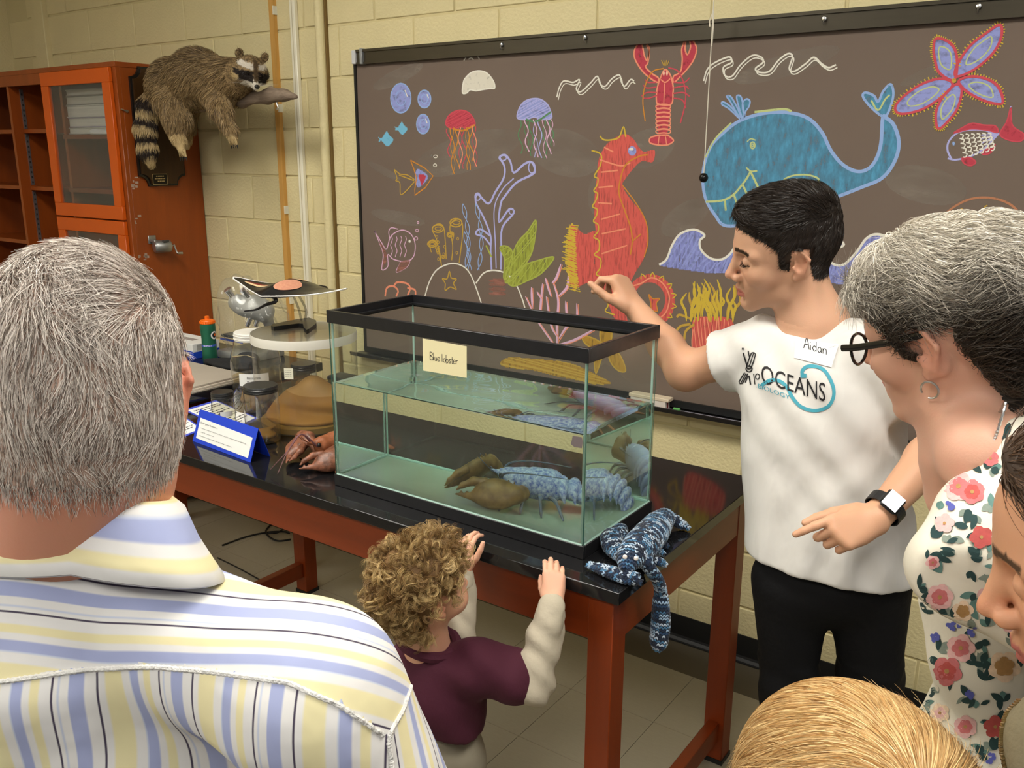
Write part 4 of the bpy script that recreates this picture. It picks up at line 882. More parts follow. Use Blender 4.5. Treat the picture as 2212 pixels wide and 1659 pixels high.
# ================================================================== OTHER THINGS ON THE TABLES
M_clear = thin_glass('jar_glass', (0.965, 0.975, 0.965), 1.5, 0.02, 0.012)
M_acr = thin_glass('acrylic', (0.95, 0.945, 0.925), 0.7, 0.04, 0.015)
M_jarliq = thin_glass('preserving_liquid', (0.90, 0.81, 0.60), 0.3, 0.02, 0.03)
M_jarliq2 = thin_glass('clear_liquid', (0.96, 0.94, 0.86), 0.3, 0.02, 0.005)
M_skate = mat('preserved_skin', srgb(176, 140, 80), 0.6, var=0.25, vscale=25, color2=srgb(120, 95, 60))
M_blackcap = mat('black_cap', (0.02, 0.02, 0.02, 1), 0.3)
def jar(name, label, x, y, r, h, neck, lidmat, liq, part=None, lip=0.014, label_paper=None, liqm=None):
    e = tag(empty(name, (x, y, TZ)), label, 'jar')
    MB().lathe([(0, 0.002), (r*0.9, 0.002), (r, 0.012), (r, h*0.62), (r*0.97, h*0.72), (neck*1.04, h*0.90), (neck*0.97, h*0.95), (neck*0.97, h)], (0, 0, 0), 36, cap=False).build('glass_body', M_clear, e, smooth=True, fix=False)
    MB().lathe([(0, h), (neck, h), (neck*1.03, h-0.002), (neck*1.04, h-lip), (neck*1.0, h-lip), (neck*1.0, h-0.004)], (0, 0, 0.004), 36).build('lid', lidmat, e, smooth=True)
    rg = MB()
    for k in range(2): rg.lathe([(neck*1.03, -0.0015), (neck*1.06, 0), (neck*1.03, 0.0015)], (0, 0, h-lip*0.35-k*lip*0.4+0.003), 36, cap=False)
    rg.build('lid_thread', lidmat, e, smooth=True)
    if liq: MB().lathe([(0, 0.004), (r*0.95, 0.004), (r*0.97, 0.013), (r*0.97, liq), (0, liq)], (0, 0, 0), 32).build('liquid', liqm or M_jarliq, e, smooth=True)
    return e
jw = (-1.565, -0.835); hW = zat(*jw, 718) - TZ
j = jar('specimen_jar', 'big round glass jar with a white screw lid and a paper label', jw[0], jw[1], 0.084, hW, 0.064, mat('white_lid', srgb(235, 232, 224), 0.45), hW*0.44, lip=0.026)
P, F = SDF((-0.08, -0.08, 0), (0.08, 0.08, 0.14), 0.004).ell((0, 0, 0.05), (0.06, 0.05, 0.035)).cap((-0.04, -0.03, 0.03), (0.05, 0.02, 0.09), 0.012, 0.008).cap((0.03, -0.04, 0.02), (-0.03, 0.04, 0.095), 0.016, 0.006).mesh(); from_arrays('specimen', P, F, M_skate, j, smooth=True)
lw = []
a0 = math.atan2(CAMP[1]-jw[1], CAMP[0]-jw[0])
def curved_label(par, r, a_c, half, z0, z1, m, name='paper_label'):
    vs = [(r*math.cos(a_c+t), r*math.sin(a_c+t), z) for z in (z0, z1) for t in np.linspace(-half, half, 13)]; return from_arrays(name, vs, [(i, i+1, 14+i, 13+i) for i in range(12)], m, par, smooth=True)
M_paper = mat('white_paper', srgb(236, 236, 232), 0.8)
curved_label(j, 0.0852, a0-0.12, 0.60, hW*0.37, hW*0.53, M_paper)
def text_mesh(s, size, align='LEFT'):
    cu = bpy.data.curves.new('t', 'FONT'); cu.body = s; cu.size = size; cu.align_x = align; cu.resolution_u = 3
    o = bpy.data.objects.new('t', cu); COL.objects.link(o); dg = bpy.context.evaluated_depsgraph_get(); dg.update()
    me = bpy.data.meshes.new_from_object(o.evaluated_get(dg)); v = [tuple(q.co) for q in me.vertices]; f = [tuple(p.vertices) for p in me.polygons]
    bpy.data.objects.remove(o); bpy.data.meshes.remove(me); return v, f
def text_on(par, s, size, fn, m, name='lettering', align='LEFT'):
    v, f = text_mesh(s, size, align); return stuff(from_arrays(name, [fn(a, b) for a, b, c in v], f, m, par))
for k, (s, sz) in enumerate((('Batoidea', 0.013), ('Rajidae', 0.016))):
    text_on(j, s, sz, lambda a, b, k=k: (0.0857*math.cos(a0-0.12+a/0.0857), 0.0857*math.sin(a0-0.12+a/0.0857), hW*0.462 - k*0.017 + b), M_ink, align='CENTER')
# big acrylic cylinder with a skate
cyl = (-1.297, -0.848); cr = 0.166; hC = zat(*cyl, 717) - TZ
cyo = tag(empty('specimen_cylinder', (*cyl, TZ)), 'wide clear cylinder jar with taped lid holding a preserved skate', 'specimen jar')
MB().lathe([(cr*0.98, 0.001), (cr, 0.004), (cr, hC-0.004)], n=56, cap=False).build('cylinder_wall', M_acr, cyo, smooth=True, fix=False)
MB().lathe([(0, hC-0.003), (cr*1.005, hC-0.003), (cr*1.005, hC+0.002), (0, hC+0.002)], n=56).build('lid', thin_glass('lid_acrylic', (0.80, 0.77, 0.72), 0.8, 0.12, 0.07), cyo, smooth=True)
MB().lathe([(cr*1.004, hC-0.026), (cr*1.010, hC-0.026), (cr*1.012, hC-0.002), (cr*1.004, hC+0.003)], n=56, cap=False).build('white_tape', mat('white_tape', srgb(226, 222, 210), 0.5, bump=0.3, bscale=12, alpha=0.93), cyo, smooth=True)
MB().lathe([(0, 0.003), (cr*0.985, 0.003), (cr*0.985, 0.105), (0, 0.105)], n=48).build('liquid', M_jarliq, cyo, smooth=True)
sk = SDF((-0.17, -0.17, 0), (0.17, 0.17, 0.2), 0.005)
sk.ell((0, 0, 0.03), (0.145, 0.13, 0.022), 0.02).ell((0.02, 0.03, 0.075), (0.12, 0.09, 0.035), 0.04).cap((-0.10, -0.02, 0.05), (0.03, 0.0, 0.12), 0.02, 0.03, 0.05).cap((0.03, 0, 0.12), (0.12, 0.05, 0.07), 0.03, 0.02, 0.05).ell((-0.05, 0.06, 0.085), (0.07, 0.06, 0.02), 0.03)
P, F = sk.mesh(); rr = np.linalg.norm(P[:, :2], axis=1); P[:, :2] *= np.minimum(1, 0.155/np.maximum(rr, 1e-6))[:, None]
from_arrays('skate_specimen', P, F, mat('skate_skin', srgb(190, 150, 88), 0.55, var=0.3, vscale=9, color2=srgb(140, 112, 72)), cyo, smooth=True)
MB().lathe([(0, 0.002), (0.15, 0.002), (0.152, 0.02), (0.10, 0.028), (0, 0.03)], n=40).build('sediment', mat('tan_sediment', srgb(150, 128, 76), 0.8), cyo, smooth=True)
ac = math.atan2(CAMP[1]-cyl[1], CAMP[0]-cyl[0]); curved_label(cyo, cr*1.003, ac-0.32, 0.085, hC*0.62, hC*0.735, mat('price_tag', srgb(232, 228, 205), 0.7), 'sticker')
tl = MB()
for i in range(4):
    for t in (-0.05, -0.01, 0.035): 
        aa = ac-0.32+t; r = cr*1.0045; c1 = V(r*math.cos(aa), r*math.sin(aa), hC*(0.643+i*0.023)); d_ = V(-math.sin(aa), math.cos(aa), 0)*0.0028; tl.add([c1-d_, c1+d_, c1+d_+V(0, 0, 0.0016), c1-d_+V(0, 0, 0.0016)], [(0, 1, 2, 3)])
stuff(tl.build('sticker_print', mat('grey_print', srgb(150, 146, 130), 0.8), cyo, fix=False))
# jars with black lids
jb = (-1.262, -1.062); hB = zat(*jb, 834) - TZ
j = jar('specimen_jar', 'tall glass jar with a ribbed black lid behind the blue card', jb[0], jb[1], 0.053, hB, 0.050, M_blackcap, hB*0.33, lip=0.02, liqm=M_jarliq)
P, F = SDF((-0.05, -0.05, 0), (0.05, 0.05, 0.07), 0.003).ell((0, 0, 0.02), (0.042, 0.035, 0.014)).cap((-0.03, -0.02, 0.02), (0.03, 0.02, 0.045), 0.008, 0.005).mesh(); from_arrays('specimen', P, F, M_skate, j, smooth=True)
js = (-1.452, -1.062); hS = zat(*js, 848) - TZ
j = jar('specimen_jar', 'small glass jar with a plain black lid left of the taller one', js[0], js[1], 0.037, hS, 0.0335, M_blackcap, hS*0.66, lip=0.019, liqm=M_jarliq2)
P, F = SDF((-0.03, -0.03, 0), (0.03, 0.03, 0.09), 0.0025).ell((0, 0, 0.022), (0.026, 0.022, 0.012)).ell((0.005, -0.01, 0.045), (0.014, 0.008, 0.02)).mesh(); from_arrays('specimen', P, F, mat('dark_specimen', srgb(70, 50, 40), 0.6), j, smooth=True)
as_ = math.atan2(CAMP[1]-js[1], CAMP[0]-js[0]); curved_label(j, 0.0376, as_+0.25, 0.55, hS*0.42, hS*0.56, M_paper)
j3 = (-1.61, -0.585); h3 = zat(*j3, 787) - TZ
j = jar('specimen_jar', 'glass jar with a black lid seen through the wide cylinder', j3[0], j3[1], 0.048, h3, 0.044, M_blackcap, h3*0.5, lip=0.022)
P, F = SDF((-0.05, -0.05, 0), (0.05, 0.05, 0.07), 0.004).ell((0, 0, 0.025), (0.036, 0.03, 0.02)).mesh(); from_arrays('specimen', P, F, M_skate, j, smooth=True)
# dark case at the back of the table, seen through the cylinder
e = tag(empty('camera_case', (-1.43, -0.545, TZ)), 'small black case at the back of the table behind the wide cylinder', 'case')
Bx('case_body', (-0.07, -0.045, 0), (0.07, 0.045, 0.055), mat('black_case', (0.02, 0.02, 0.022, 1), 0.5), e, 0.008); Bx('case_lid', (-0.06, -0.04, 0.0555), (0.045, 0.035, 0.078), mat('black_case', (0, 0, 0, 1)), e, 0.008); MB().tube([(0.07, 0, 0.03), (0.095, 0.0, 0.055), (0.09, 0.0, 0.075), (0.05, 0, 0.07)], 0.006, 8).build('handle', M_blackcap, e, smooth=True)
# blue tent card
a_, b_ = at(416, 953, z=TZ), at(541, 1000, z=TZ); c_ = at(581, 986, z=TZ)
e1 = nrm((b_-a_)*V(1, 1, 0)); W1 = np.linalg.norm((b_-a_)[:2]); nb_ = V(-e1[1], e1[0], 0); dp = float(np.dot(c_-b_, nb_)); top = a_ + nb_*dp*0.5; top[2] = zat(top[0], top[1], 884); topr = top + e1*W1
M_blue = mat('blue_card', srgb(18, 62, 200), 0.55); tent = tag(empty('tent_card', tuple(a_)), 'folded blue tent card with a printed fact sheet on the table', 'sign')
A = V(*a_)
def quad_slab(name, p, q, r, s, t, m, par):
    p, q, r, s = [np.asarray(k, float)-A for k in (p, q, r, s)]; n = nrm(np.cross(q-p, s-p))*t
    vs = [p, q, r, s, p+n, q+n, r+n, s+n]; return MB().add(vs, [(0, 1, 2, 3), (7, 6, 5, 4), (0, 4, 5, 1), (1, 5, 6, 2), (2, 6, 7, 3), (3, 7, 4, 0)]).build(name, m, par)
al = a_ + V(0, 0, 0.0006); bl_ = al + e1*W1
quad_slab('front_panel', al, bl_, topr, top, -0.0008, M_blue, tent)
quad_slab('back_panel', bl_+nb_*dp, al+nb_*dp, top+nb_*0.001, topr+nb_*0.001, -0.0008, M_blue, tent)
up1 = (top-al); H1 = np.linalg.norm(up1); up1 = up1/H1; nf = nrm(np.cross(e1, up1))
def tp_(a, b, h=0.0): return al + e1*W1*a + up1*H1*b + nf*(0.0004+h) - A
mm = MB(); mm.prism([(0.05, 0.13), (0.95, 0.10), (0.95, 0.70), (0.05, 0.76)], lambda a, b, h: tp_(a, b, h), 0.0006); sheet = mm.build('sheet', M_paper, tent)
for k, (s, sz, x) in enumerate((('Did you know...', 0.078, 0.07), ('\u2022 Skates range widely in size, from just a few centimeters in width, to', 0.0455, 0.09), ('   over 9 meters wide!', 0.0455, 0.09), ('\u2022 Skates have thorny discs for deterring predators.', 0.0455, 0.09))):
    text_on(tent, s, sz*1.0, lambda a, b, k=k, x=x: tp_(x + a*0.62, 0.60 - k*0.115 + b*0.95 - 0.03*(k > 0), 0.0011), mat('print_grey', srgb(60, 60, 60), 0.8), 'printed_line')
# fact sheets on blue card lying on the table
def sheet_flat(label, cs, nlines, pic=False):
    Q = [at(u, v, z=TZ) for u, v in cs]; o0 = Q[0]; e = tag(empty('fact_sheet', (Q[0][0], Q[0][1], TZ)), label, 'paper'); pt = lambda a, b, h, m=0.0: V(*[((Q[0]*(1-a)+Q[1]*a)*(1-b) + (Q[3]*(1-a)+Q[2]*a)*b)[i]-o0[i] for i in (0, 1)], h)
    MB().prism([(0, 0), (1, 0), (1, 1), (0, 1)], lambda a, b, h: pt(a, b, 0.0004+h), 0.0012).build('blue_backing', mat('blue_backing', srgb(70, 84, 205), 0.5), e)
    MB().prism([(0.05, 0.06), (0.95, 0.06), (0.95, 0.94), (0.05, 0.94)], lambda a, b, h: pt(a, b, 0.0017+h), 0.0004).build('sheet', M_paper, e)
    ln = MB()
    for i in range(nlines):
        b = 0.13 + 0.78*i/nlines; x = 0.12
        while x < (0.55 if i % 3 == 2 else 0.85):
            w = random.uniform(0.03, 0.09); ln.add([pt(x, b, 0.0023), pt(x+w, b, 0.0023), pt(x+w, b+0.3/nlines, 0.0023), pt(x, b+0.3/nlines, 0.0023)], [(0, 1, 2, 3)]); x += w + 0.015
    stuff(ln.build('printed_lines', mat('print_grey', srgb(60, 60, 60)), e, fix=False))
    if pic: MB().prism([(0.10, 0.62), (0.5, 0.62), (0.5, 0.90), (0.10, 0.90)], lambda a, b, h: pt(a, b, 0.0024+h), 0.0003).build('printed_photo', mat('photo_print', srgb(95, 105, 105), 0.5, var=0.4, vscale=30), e)
sheet_flat('white printed sheet on blue card lying behind the tent card', [(396, 886), (466, 865), (560, 905), (500, 935)], 12)
sheet_flat('white printed sheet on blue card at the table end beside the tent card', [(330, 920), (391, 895), (440, 928), (363, 958)], 9, True)
# ---- side bench things
def bt(u, v): return at(u, v, z=BT)
e = tag(empty('cardboard_sheets', tuple(bt(385, 858))), 'stack of thin grey cardboard sheets lying on the black side bench', 'cardboard')
M_gb = mat('grey_board', srgb(172, 162, 148), 0.85, var=0.06, vscale=5); M_gb2 = mat('grey_board_edge', srgb(200, 190, 175), 0.85)
near, far = V(-1.792, -0.99, 0), V(-1.797, -0.60, 0)
ex, ey, ez_ = e.location
for k in range(3): Bx('cardboard_sheet', (-2.36+0.012*k-ex, -1.10-0.01*k-ey, k*0.0075), (-1.79-0.006*k-ex, -0.70+0.004*k-ey, 0.007+k*0.0075), M_gb if k % 2 == 0 else M_gb2, e, 0.001)
# water bottle
p = bt(455, 783); bo = tag(empty('water_bottle', (p[0], p[1], BT)), 'green metallic squeeze bottle with an orange lid on the side bench', 'bottle')
hb = zat(p[0], p[1], 682) - BT; rb = 0.030*hb/0.2*1.0
MB().lathe([(0, 0), (rb*0.95, 0), (rb, hb*0.02), (rb*1.02, hb*0.2), (rb*1.0, hb*0.4), (rb*0.96, hb*0.52), (rb*1.02, hb*0.66), (rb*1.06, hb*0.76), (rb*1.0, hb*0.835), (rb*0.9, hb*0.84), (0, hb*0.84)], n=32).build('bottle_body', mat('green_metallic', srgb(48, 118, 92), 0.3, 0.55), bo, smooth=True)
cp = MB().lathe([(0, hb*0.838), (rb*1.0, hb*0.838), (rb*1.05, hb*0.85), (rb*0.98, hb*0.89), (rb*0.85, hb*0.915), (rb*0.35, hb*0.925), (rb*0.30, hb*0.955), (rb*0.33, hb*0.965), (rb*0.30, hb*0.99), (0, hb)], n=32)
cp.build('orange_lid', mat('orange_plastic', srgb(240, 110, 20), 0.4), bo, smooth=True)
kn = MB()
for k in range(28): a = 2*PI*k/28; kn.box((rb*1.0*math.cos(a)-0.0016, rb*1.0*math.sin(a)-0.0016, hb*0.85), (rb*1.0*math.cos(a)+0.0016, rb*1.0*math.sin(a)+0.0016, hb*0.895))
kn.build('lid_grip', mat('orange_plastic', (0, 0, 0, 1)), bo)
MB().lathe([(rb*1.008, hb*0.365), (rb*1.012, hb*0.37), (rb*1.008, hb*0.405)], n=32, cap=False).build('blue_stripe', mat('blue_stripe', srgb(62, 92, 190), 0.4), bo, smooth=True, fix=False)
ab = math.atan2(CAMP[1]-p[1], CAMP[0]-p[0])
text_on(bo, 'RESPECT', hb*0.045, lambda a, b: (rb*1.018*math.cos(ab-0.25+a/rb), rb*1.018*math.sin(ab-0.25+a/rb), hb*0.372+b), M_paper, align='CENTER')
def disc_on(par, ac_, zc, r, m, rr, name, a0=0, a1=2*PI, r0=0.0):
    n = 28; vs, fs = [], []
    for k in range(n+1):
        t = a0+(a1-a0)*k/n
        for q in (r0, r): vs.append((rr*math.cos(ac_+q*math.cos(t)/rr), rr*math.sin(ac_+q*math.cos(t)/rr), zc+q*math.sin(t)))
    return from_arrays(name, vs, [(2*k, 2*k+1, 2*k+3, 2*k+2) for k in range(n)], m, par)
disc_on(bo, ab+0.85, hb*0.60, hb*0.085, mat('emblem_white', srgb(225, 228, 228), 0.5), rb*1.035, 'emblem', 0, 2*PI, hb*0.055); disc_on(bo, ab+0.85, hb*0.60, hb*0.052, mat('emblem_dark', srgb(30, 30, 34), 0.5), rb*1.036, 'emblem'); disc_on(bo, ab+0.95, hb*0.61, hb*0.025, mat('orange_plastic', (0, 0, 0, 1)), rb*1.04, 'emblem')
# white and blue carton
p0, p1 = bt(386, 766), bt(441, 774); e = tag(empty('tissue_carton', tuple(p0)), 'flat white and blue carton on the bench beside the cabinet', 'carton')
pc = bt(415, 776); ww = 0.24
MC = Matrix.Translation((0.0, 0.0, 0)) @ Matrix.Rotation(-0.12, 4, 'Z')
e.location = (pc[0]-0.23, pc[1]+0.02, BT); e.rotation_euler = (0, 0, 0.0)
MB().box((0, -0.02, 0.0), (0.24, 0.11, 0.028), 0.001).build('carton_base', mat('carton_blue', srgb(28, 70, 190), 0.5), e); MB().box((0, -0.02, 0.0282), (0.24, 0.11, 0.062), 0.001).build('carton_top', mat('carton_white', srgb(228, 228, 226), 0.5), e)
MB().prism([(0.0, 0), (0.24, 0), (0.24, 0.004), (0.16, 0.006), (0.08, 0.018), (0, 0.02)], lambda a, b, h: (a, -0.0204-h, 0.028+b), 0.0004).build('blue_wave', mat('carton_blue', (0, 0, 0, 1)), e); MB().box((0.07, 0.03, 0.0622), (0.17, 0.06, 0.0626)).build('opening', mat('dark_slot', srgb(150, 140, 135), 0.9), e)
MB().box((0.2402, 0.0, 0.034), (0.2406, 0.09, 0.058)).build('panel_print', mat('grey_panel', srgb(176, 176, 172), 0.7, var=0.2, vscale=60), e)
# black pouch and strap
p = bt(474, 793) + V(0.02, 0.03, 0); sd = SDF((p[0]-0.2, p[1]-0.16, BT-0.005), (p[0]+0.2, p[1]+0.2, BT+0.1), 0.005).ell((p[0], p[1], BT+0.008), (0.11, 0.050, 0.016), 0.02).ell((p[0]+0.03, p[1]+0.07, BT+0.02), (0.055, 0.04, 0.03), 0.02).cap((p[0]-0.1, p[1]-0.03, BT+0.01), (p[0]+0.1, p[1]+0.05, BT+0.03), 0.012, 0.01, 0.02).plane((0, 0, BT+0.001), (0, 0, -1))
P, F = sd.mesh(); e = from_arrays('fabric_pouch', P, F, mat('black_fabric', (0.012, 0.012, 0.013, 1), 0.8, bump=0.4, bscale=40), smooth=True); tag(e, 'rumpled black fabric pouch with a red trim beside the green bottle', 'pouch')
MB().tube([(p[0]-0.01, p[1]+0.01, BT+0.026), (p[0]+0.03, p[1]+0.035, BT+0.034), (p[0]+0.07, p[1]+0.05, BT+0.032)], 0.004, 6).build('red_trim', mat('red_trim', srgb(150, 30, 30), 0.6), e, smooth=True); MB().tube([(p[0]+0.0, p[1]+0.02, BT+0.036), (p[0]+0.05, p[1]+0.05, BT+0.042), (p[0]+0.09, p[1]+0.055, BT+0.036)], 0.003, 6).build('zip_pull', mat('brass', (0.6, 0.5, 0.3, 1), 0.3, 1.0), e, smooth=True)
# microscope in a clear plastic bag
p = bt(535, 775); mx, my = p[0]-0.02, p[1]+0.03
ms = tag(empty('microscope', (mx, my, BT)), 'grey binocular microscope wrapped in a clear plastic bag', 'microscope')
hm = zat(mx, my, 622) - BT
M_mg = mat('microscope_grey', srgb(158, 158, 152), 0.35, 0.2); M_chr = mat('chrome', (0.75, 0.75, 0.75, 1), 0.12, 1.0)
cd = nrm(V(CR[0], CR[1], 0)); fd = nrm(V(CF[0], CF[1], 0))
def mp_(a, b, c): return cd*a + fd*b + V(0, 0, c)
for s in (0, 1):
    a = -0.075 + s*0.065; MB().tube([mp_(a, 0, hm*0.98), mp_(a+0.012, 0.01, hm*0.90), mp_(a+0.028, 0.02, hm*0.80)], [0.017, 0.015, 0.019], 16).build('eyepiece', M_chr, ms, smooth=True)
sd = SDF((-0.2, -0.2, 0), (0.2, 0.2, hm), 0.005); sd.cap(mp_(-0.045, 0.02, hm*0.78), mp_(0.05, 0.03, hm*0.66), 0.036, 0.042, 0.03).cap(mp_(0.03, 0.02, hm*0.80), mp_(0.06, 0.03, hm*0.66), 0.028, 0.04, 0.03).ell(mp_(0.01, 0.03, hm*0.68), (0.06, 0.06, 0.03), 0.03).cap(mp_(0.06, 0.05, hm*0.62), mp_(0.09, 0.07, hm*0.15), 0.022, 0.024, 0.02)
P, F = sd.mesh(); from_arrays('head_and_arm', P, F, M_mg, ms, smooth=True)
for a in (-0.01, 0.025): MB().tube([mp_(a+0.02, 0.02, hm*0.60), mp_(a, 0.01, hm*0.44)], [0.014, 0.011], 12).build('objective', M_chr, ms, smooth=True)
MB().box((-0.09, -0.07, hm*0.30), (0.07, 0.07, hm*0.34), 0.003).build('stage', M_blackcap, ms); MB().box((-0.10, -0.09, 0), (0.10, 0.10, 0.035), 0.008).build('base', M_mg, ms, smooth=True)
bg_ = SDF((-0.24, -0.24, 0), (0.24, 0.24, hm+0.06), 0.007); bg_.cap(mp_(-0.035, 0.01, hm*0.92), mp_(0.0, 0.02, hm*0.6), 0.075, 0.12, 0.05).cap(mp_(0, 0.02, hm*0.6), mp_(0.02, 0.02, 0.10), 0.12, 0.125, 0.04).ell(mp_(0.07, 0.0, hm*0.55), (0.09, 0.09, 0.08), 0.06).cap(mp_(-0.065, 0, hm*0.95), mp_(-0.07, 0.0, hm*1.05), 0.022, 0.006, 0.03).plane((0, 0, 0.004), (0, 0, -1))
bg_.warp(lambda x, y, z: 0.006*np.sin(38*x+21*z+6*np.sin(23*y)) + 0.005*np.sin(47*z-33*y+4*np.sin(31*x)))
P, F = bg_.mesh(); from_arrays('plastic_bag', P, F, thin_glass('bag_film', (0.95, 0.95, 0.95), 0.6, 0.12, 0.05), ms, smooth=True)
MB().box((-0.11, -0.06, 0.07), (0.03, -0.055, 0.078)).build('blue_seal', mat('carton_blue', (0, 0, 0, 1)), ms)
# ---- manta ray anatomy model on a stand
mc = at(637, 628, d=2.80)
mr = tag(empty('manta_ray_model', (cyl[0], cyl[1], TZ+hC+0.002)), 'black manta ray anatomy model on a clear stand above the cylinder', 'model')
off = mc - np.array(mr.location)
Fm = nrm(cd*0.50 + fd*0.86); Wm = nrm(cd*0.86 - fd*0.50)*1.0
# wing tips by the photograph
def mant(s, c):
    """s -1..1 across the span, c 0 (front) .. 1 (rear)"""
    a = abs(s); le = 0.085*(1-a**1.3) - 0.02*a; te = -0.115*(1-a)**1.3*1.0 - 0.03 - 0.01*a
    f = le + (te-le)*c; f = f if a < 0.999 else -0.03
    th = 0.034*math.exp(-(s/0.28)**2)*math.sin(PI*min(1, c*0.9+0.08)) + 0.004*(1-a); lift = 0.026*a**2.6 + 0.004*a
    return s*0.236, f, th, lift
top_v, bot_v, n_s, n_c = [], [], 44, 14; cs_t = []
for i in range(n_s+1):
    for k in range(n_c+1):
        s = -1 + 2*i/n_s; sp_, f, th, lf = mant(s, k/n_c); b = off + Wm*sp_ + Fm*f + V(0, 0, lf); top_v.append(b + V(0, 0, th)); bot_v.append(b - V(0, 0, th*0.35+0.0015))
        c = (0.012, 0.012, 0.013)
        if 0.10 < s < 0.0: pass
        cs_t.append(c)
def gf(n_s, n_c, b=0): return [(b+i*(n_c+1)+k, b+(i+1)*(n_c+1)+k, b+(i+1)*(n_c+1)+k+1, b+i*(n_c+1)+k+1) for i in range(n_s) for k in range(n_c)]
from_arrays('upper_body', top_v, gf(n_s, n_c), mat('manta_black', (0.012, 0.012, 0.013, 1), 0.22), mr, smooth=True)
from_arrays('underside', bot_v, gf(n_s, n_c), mat('manta_white', srgb(232, 228, 222), 0.35), mr, smooth=True)
em = MB(); loop = [i*(n_c+1) for i in range(n_s+1)] + [n_s*(n_c+1)+k for k in range(1, n_c+1)] + [i*(n_c+1)+n_c for i in range(n_s-1, -1, -1)] + [k for k in range(n_c-1, 0, -1)]
em.tube([ (np.array(top_v[i])+np.array(bot_v[i]))/2 for i in loop + loop[:1]], 0.0022, 6, cap=False); em.build('white_edge', mat('manta_white', (0, 0, 0, 1)), mr, smooth=True)
def patch(name, s0, s1, c0, c1, m, h=0.0012, n=12):
    vs = []
    for i in range(n+1):
        for k in range(n+1):
            a = -1+2*i/n; b = -1+2*k/n; q = math.sqrt(max(1e-6, a*a+b*b)); mxx = max(abs(a), abs(b)); a2, b2 = a*mxx/q, b*mxx/q
            s = (s0+s1)/2 + a2*(s1-s0)/2; c = (c0+c1)/2 + b2*(c1-c0)/2; sp_, f, th, lf = mant(s, c); vs.append(off + Wm*sp_ + Fm*f + V(0, 0, lf+th+h))
    return from_arrays(name, vs, gf(n, n), m, mr, smooth=True)
M_bone = mat('organ_cream', srgb(228, 196, 150), 0.4, var=0.2, vscale=80); M_org = mat('organ_red', srgb(160, 70, 66), 0.4, var=0.4, vscale=120, color2=srgb(220, 175, 140))
patch('cutaway_bone', -0.80, -0.26, 0.50, 0.72, M_bone); patch('cutaway_muscle', -0.78, -0.30, 0.42, 0.56, mat('muscle_red', srgb(120, 34, 34), 0.4), 0.0018); patch('cutaway_organs', -0.02, 0.26, 0.42, 0.86, M_org, 0.0016); patch('cutaway_gills', -0.22, 0.10, 0.12, 0.42, M_bone, 0.0016); patch('gill_slits', -0.16, 0.02, 0.2, 0.36, M_org, 0.0022)
pts = [off + Fm*(-0.105) + V(0, 0, 0.006)] + [at(u, v, d=d_) - np.array(mr.location) for u, v, d_ in ((596, 650, 2.70), (575, 658, 2.70), (552, 669, 2.71), (528, 672, 2.73))]
pts = catmull(pts, 6); MB().tube(pts, np.linspace(0.0075, 0.002, len(pts)), 8).build('tail', mat('manta_black', (0, 0, 0, 1)), mr, smooth=True)
for s in (-1, 1): MB().tube([off + Fm*0.075 + Wm*0.035*s + V(0, 0, 0.008), off + Fm*0.10 + Wm*0.036*s + V(0, 0, 0.002), off + Fm*0.118 + Wm*0.028*s + V(0, 0, -0.006)], [0.009, 0.008, 0.004], 8, flat=0.5).build('cephalic_fin', mat('manta_black', (0, 0, 0, 1)), mr, smooth=True)
b1 = at(655, 700, z=TZ+hC+0.004) - np.array(mr.location)
for s in (-0.012, 0.012): MB().tube(catmull([off + Wm*s + V(0, 0, -0.008), (off*0.45+b1*0.55) + Wm*s*1.3 + Fm*0.012, b1 + Wm*s*0.6 + V(0, 0, 0.008)], 5), 0.004, 8).build('stand_rod', thin_glass('rod_acrylic', (0.8, 0.8, 0.8), 0.8, 0.05, 0.08), mr, smooth=True)
bs = [at(u, v, z=TZ+hC+0.004) - np.array(mr.location) for u, v in ((586, 712), (590, 708), (640, 698), (668, 694), (683, 700), (684, 706), (668, 719), (662, 721), (657, 716), (655, 708), (645, 707), (592, 714))]
MB().prism([(q[0], q[1]) for q in bs], lambda a, b, h: (a, b, h+0.001), 0.014).build('stand_base', M_blackcap, mr)
# ---- cables and power strip under the table
M_cab = mat('black_cable', (0.01, 0.01, 0.01, 1), 0.5)
def fl(u, v, z=0.004): return at(u, v, z=z)
def cable(label, pts, r=0.004):
    o = MB().tube(catmull(pts, 7), r, 8).build('cable', M_cab, smooth=True); tag(o, label, 'cable'); return o
cable('black cable running across the floor to the table leg', [fl(480, 1178), fl(530, 1160), fl(575, 1150), fl(612, 1148), fl(625, 1152)])
cable('coiled black cable looping beside the left table leg', [fl(628, 1165), fl(600, 1168), fl(580, 1158), fl(575, 1145), fl(590, 1130), fl(612, 1122), fl(622, 1132, 0.01), fl(600, 1150, 0.012), fl(578, 1152, 0.012)])
lx, ly = TX0+a0+0.03, TY1-a0-0.03
cable('black cable hanging down along the left table leg', [V(lx-0.05, ly+0.02, 0.70), V(lx-0.045, ly+0.0, 0.45), V(lx-0.04, ly+0.0, 0.25), V(lx-0.045, ly+0.0, 0.06), V(lx-0.06, ly-0.04, 0.006), V(lx-0.12, ly-0.1, 0.006)], 0.0045)
cable('thin black cable lying on the floor near the striped shirt', [fl(470, 1205), fl(505, 1222), fl(530, 1235), fl(560, 1252)], 0.003)
p = fl(628, 1153, 0); e = tag(empty('power_strip', (p[0]-0.02, p[1]+0.09, 0)), 'white power strip on the floor behind the left table leg', 'power strip'); Bx('strip_body', (-0.12, -0.025, 0), (0.12, 0.025, 0.035), M_white, e, 0.004)
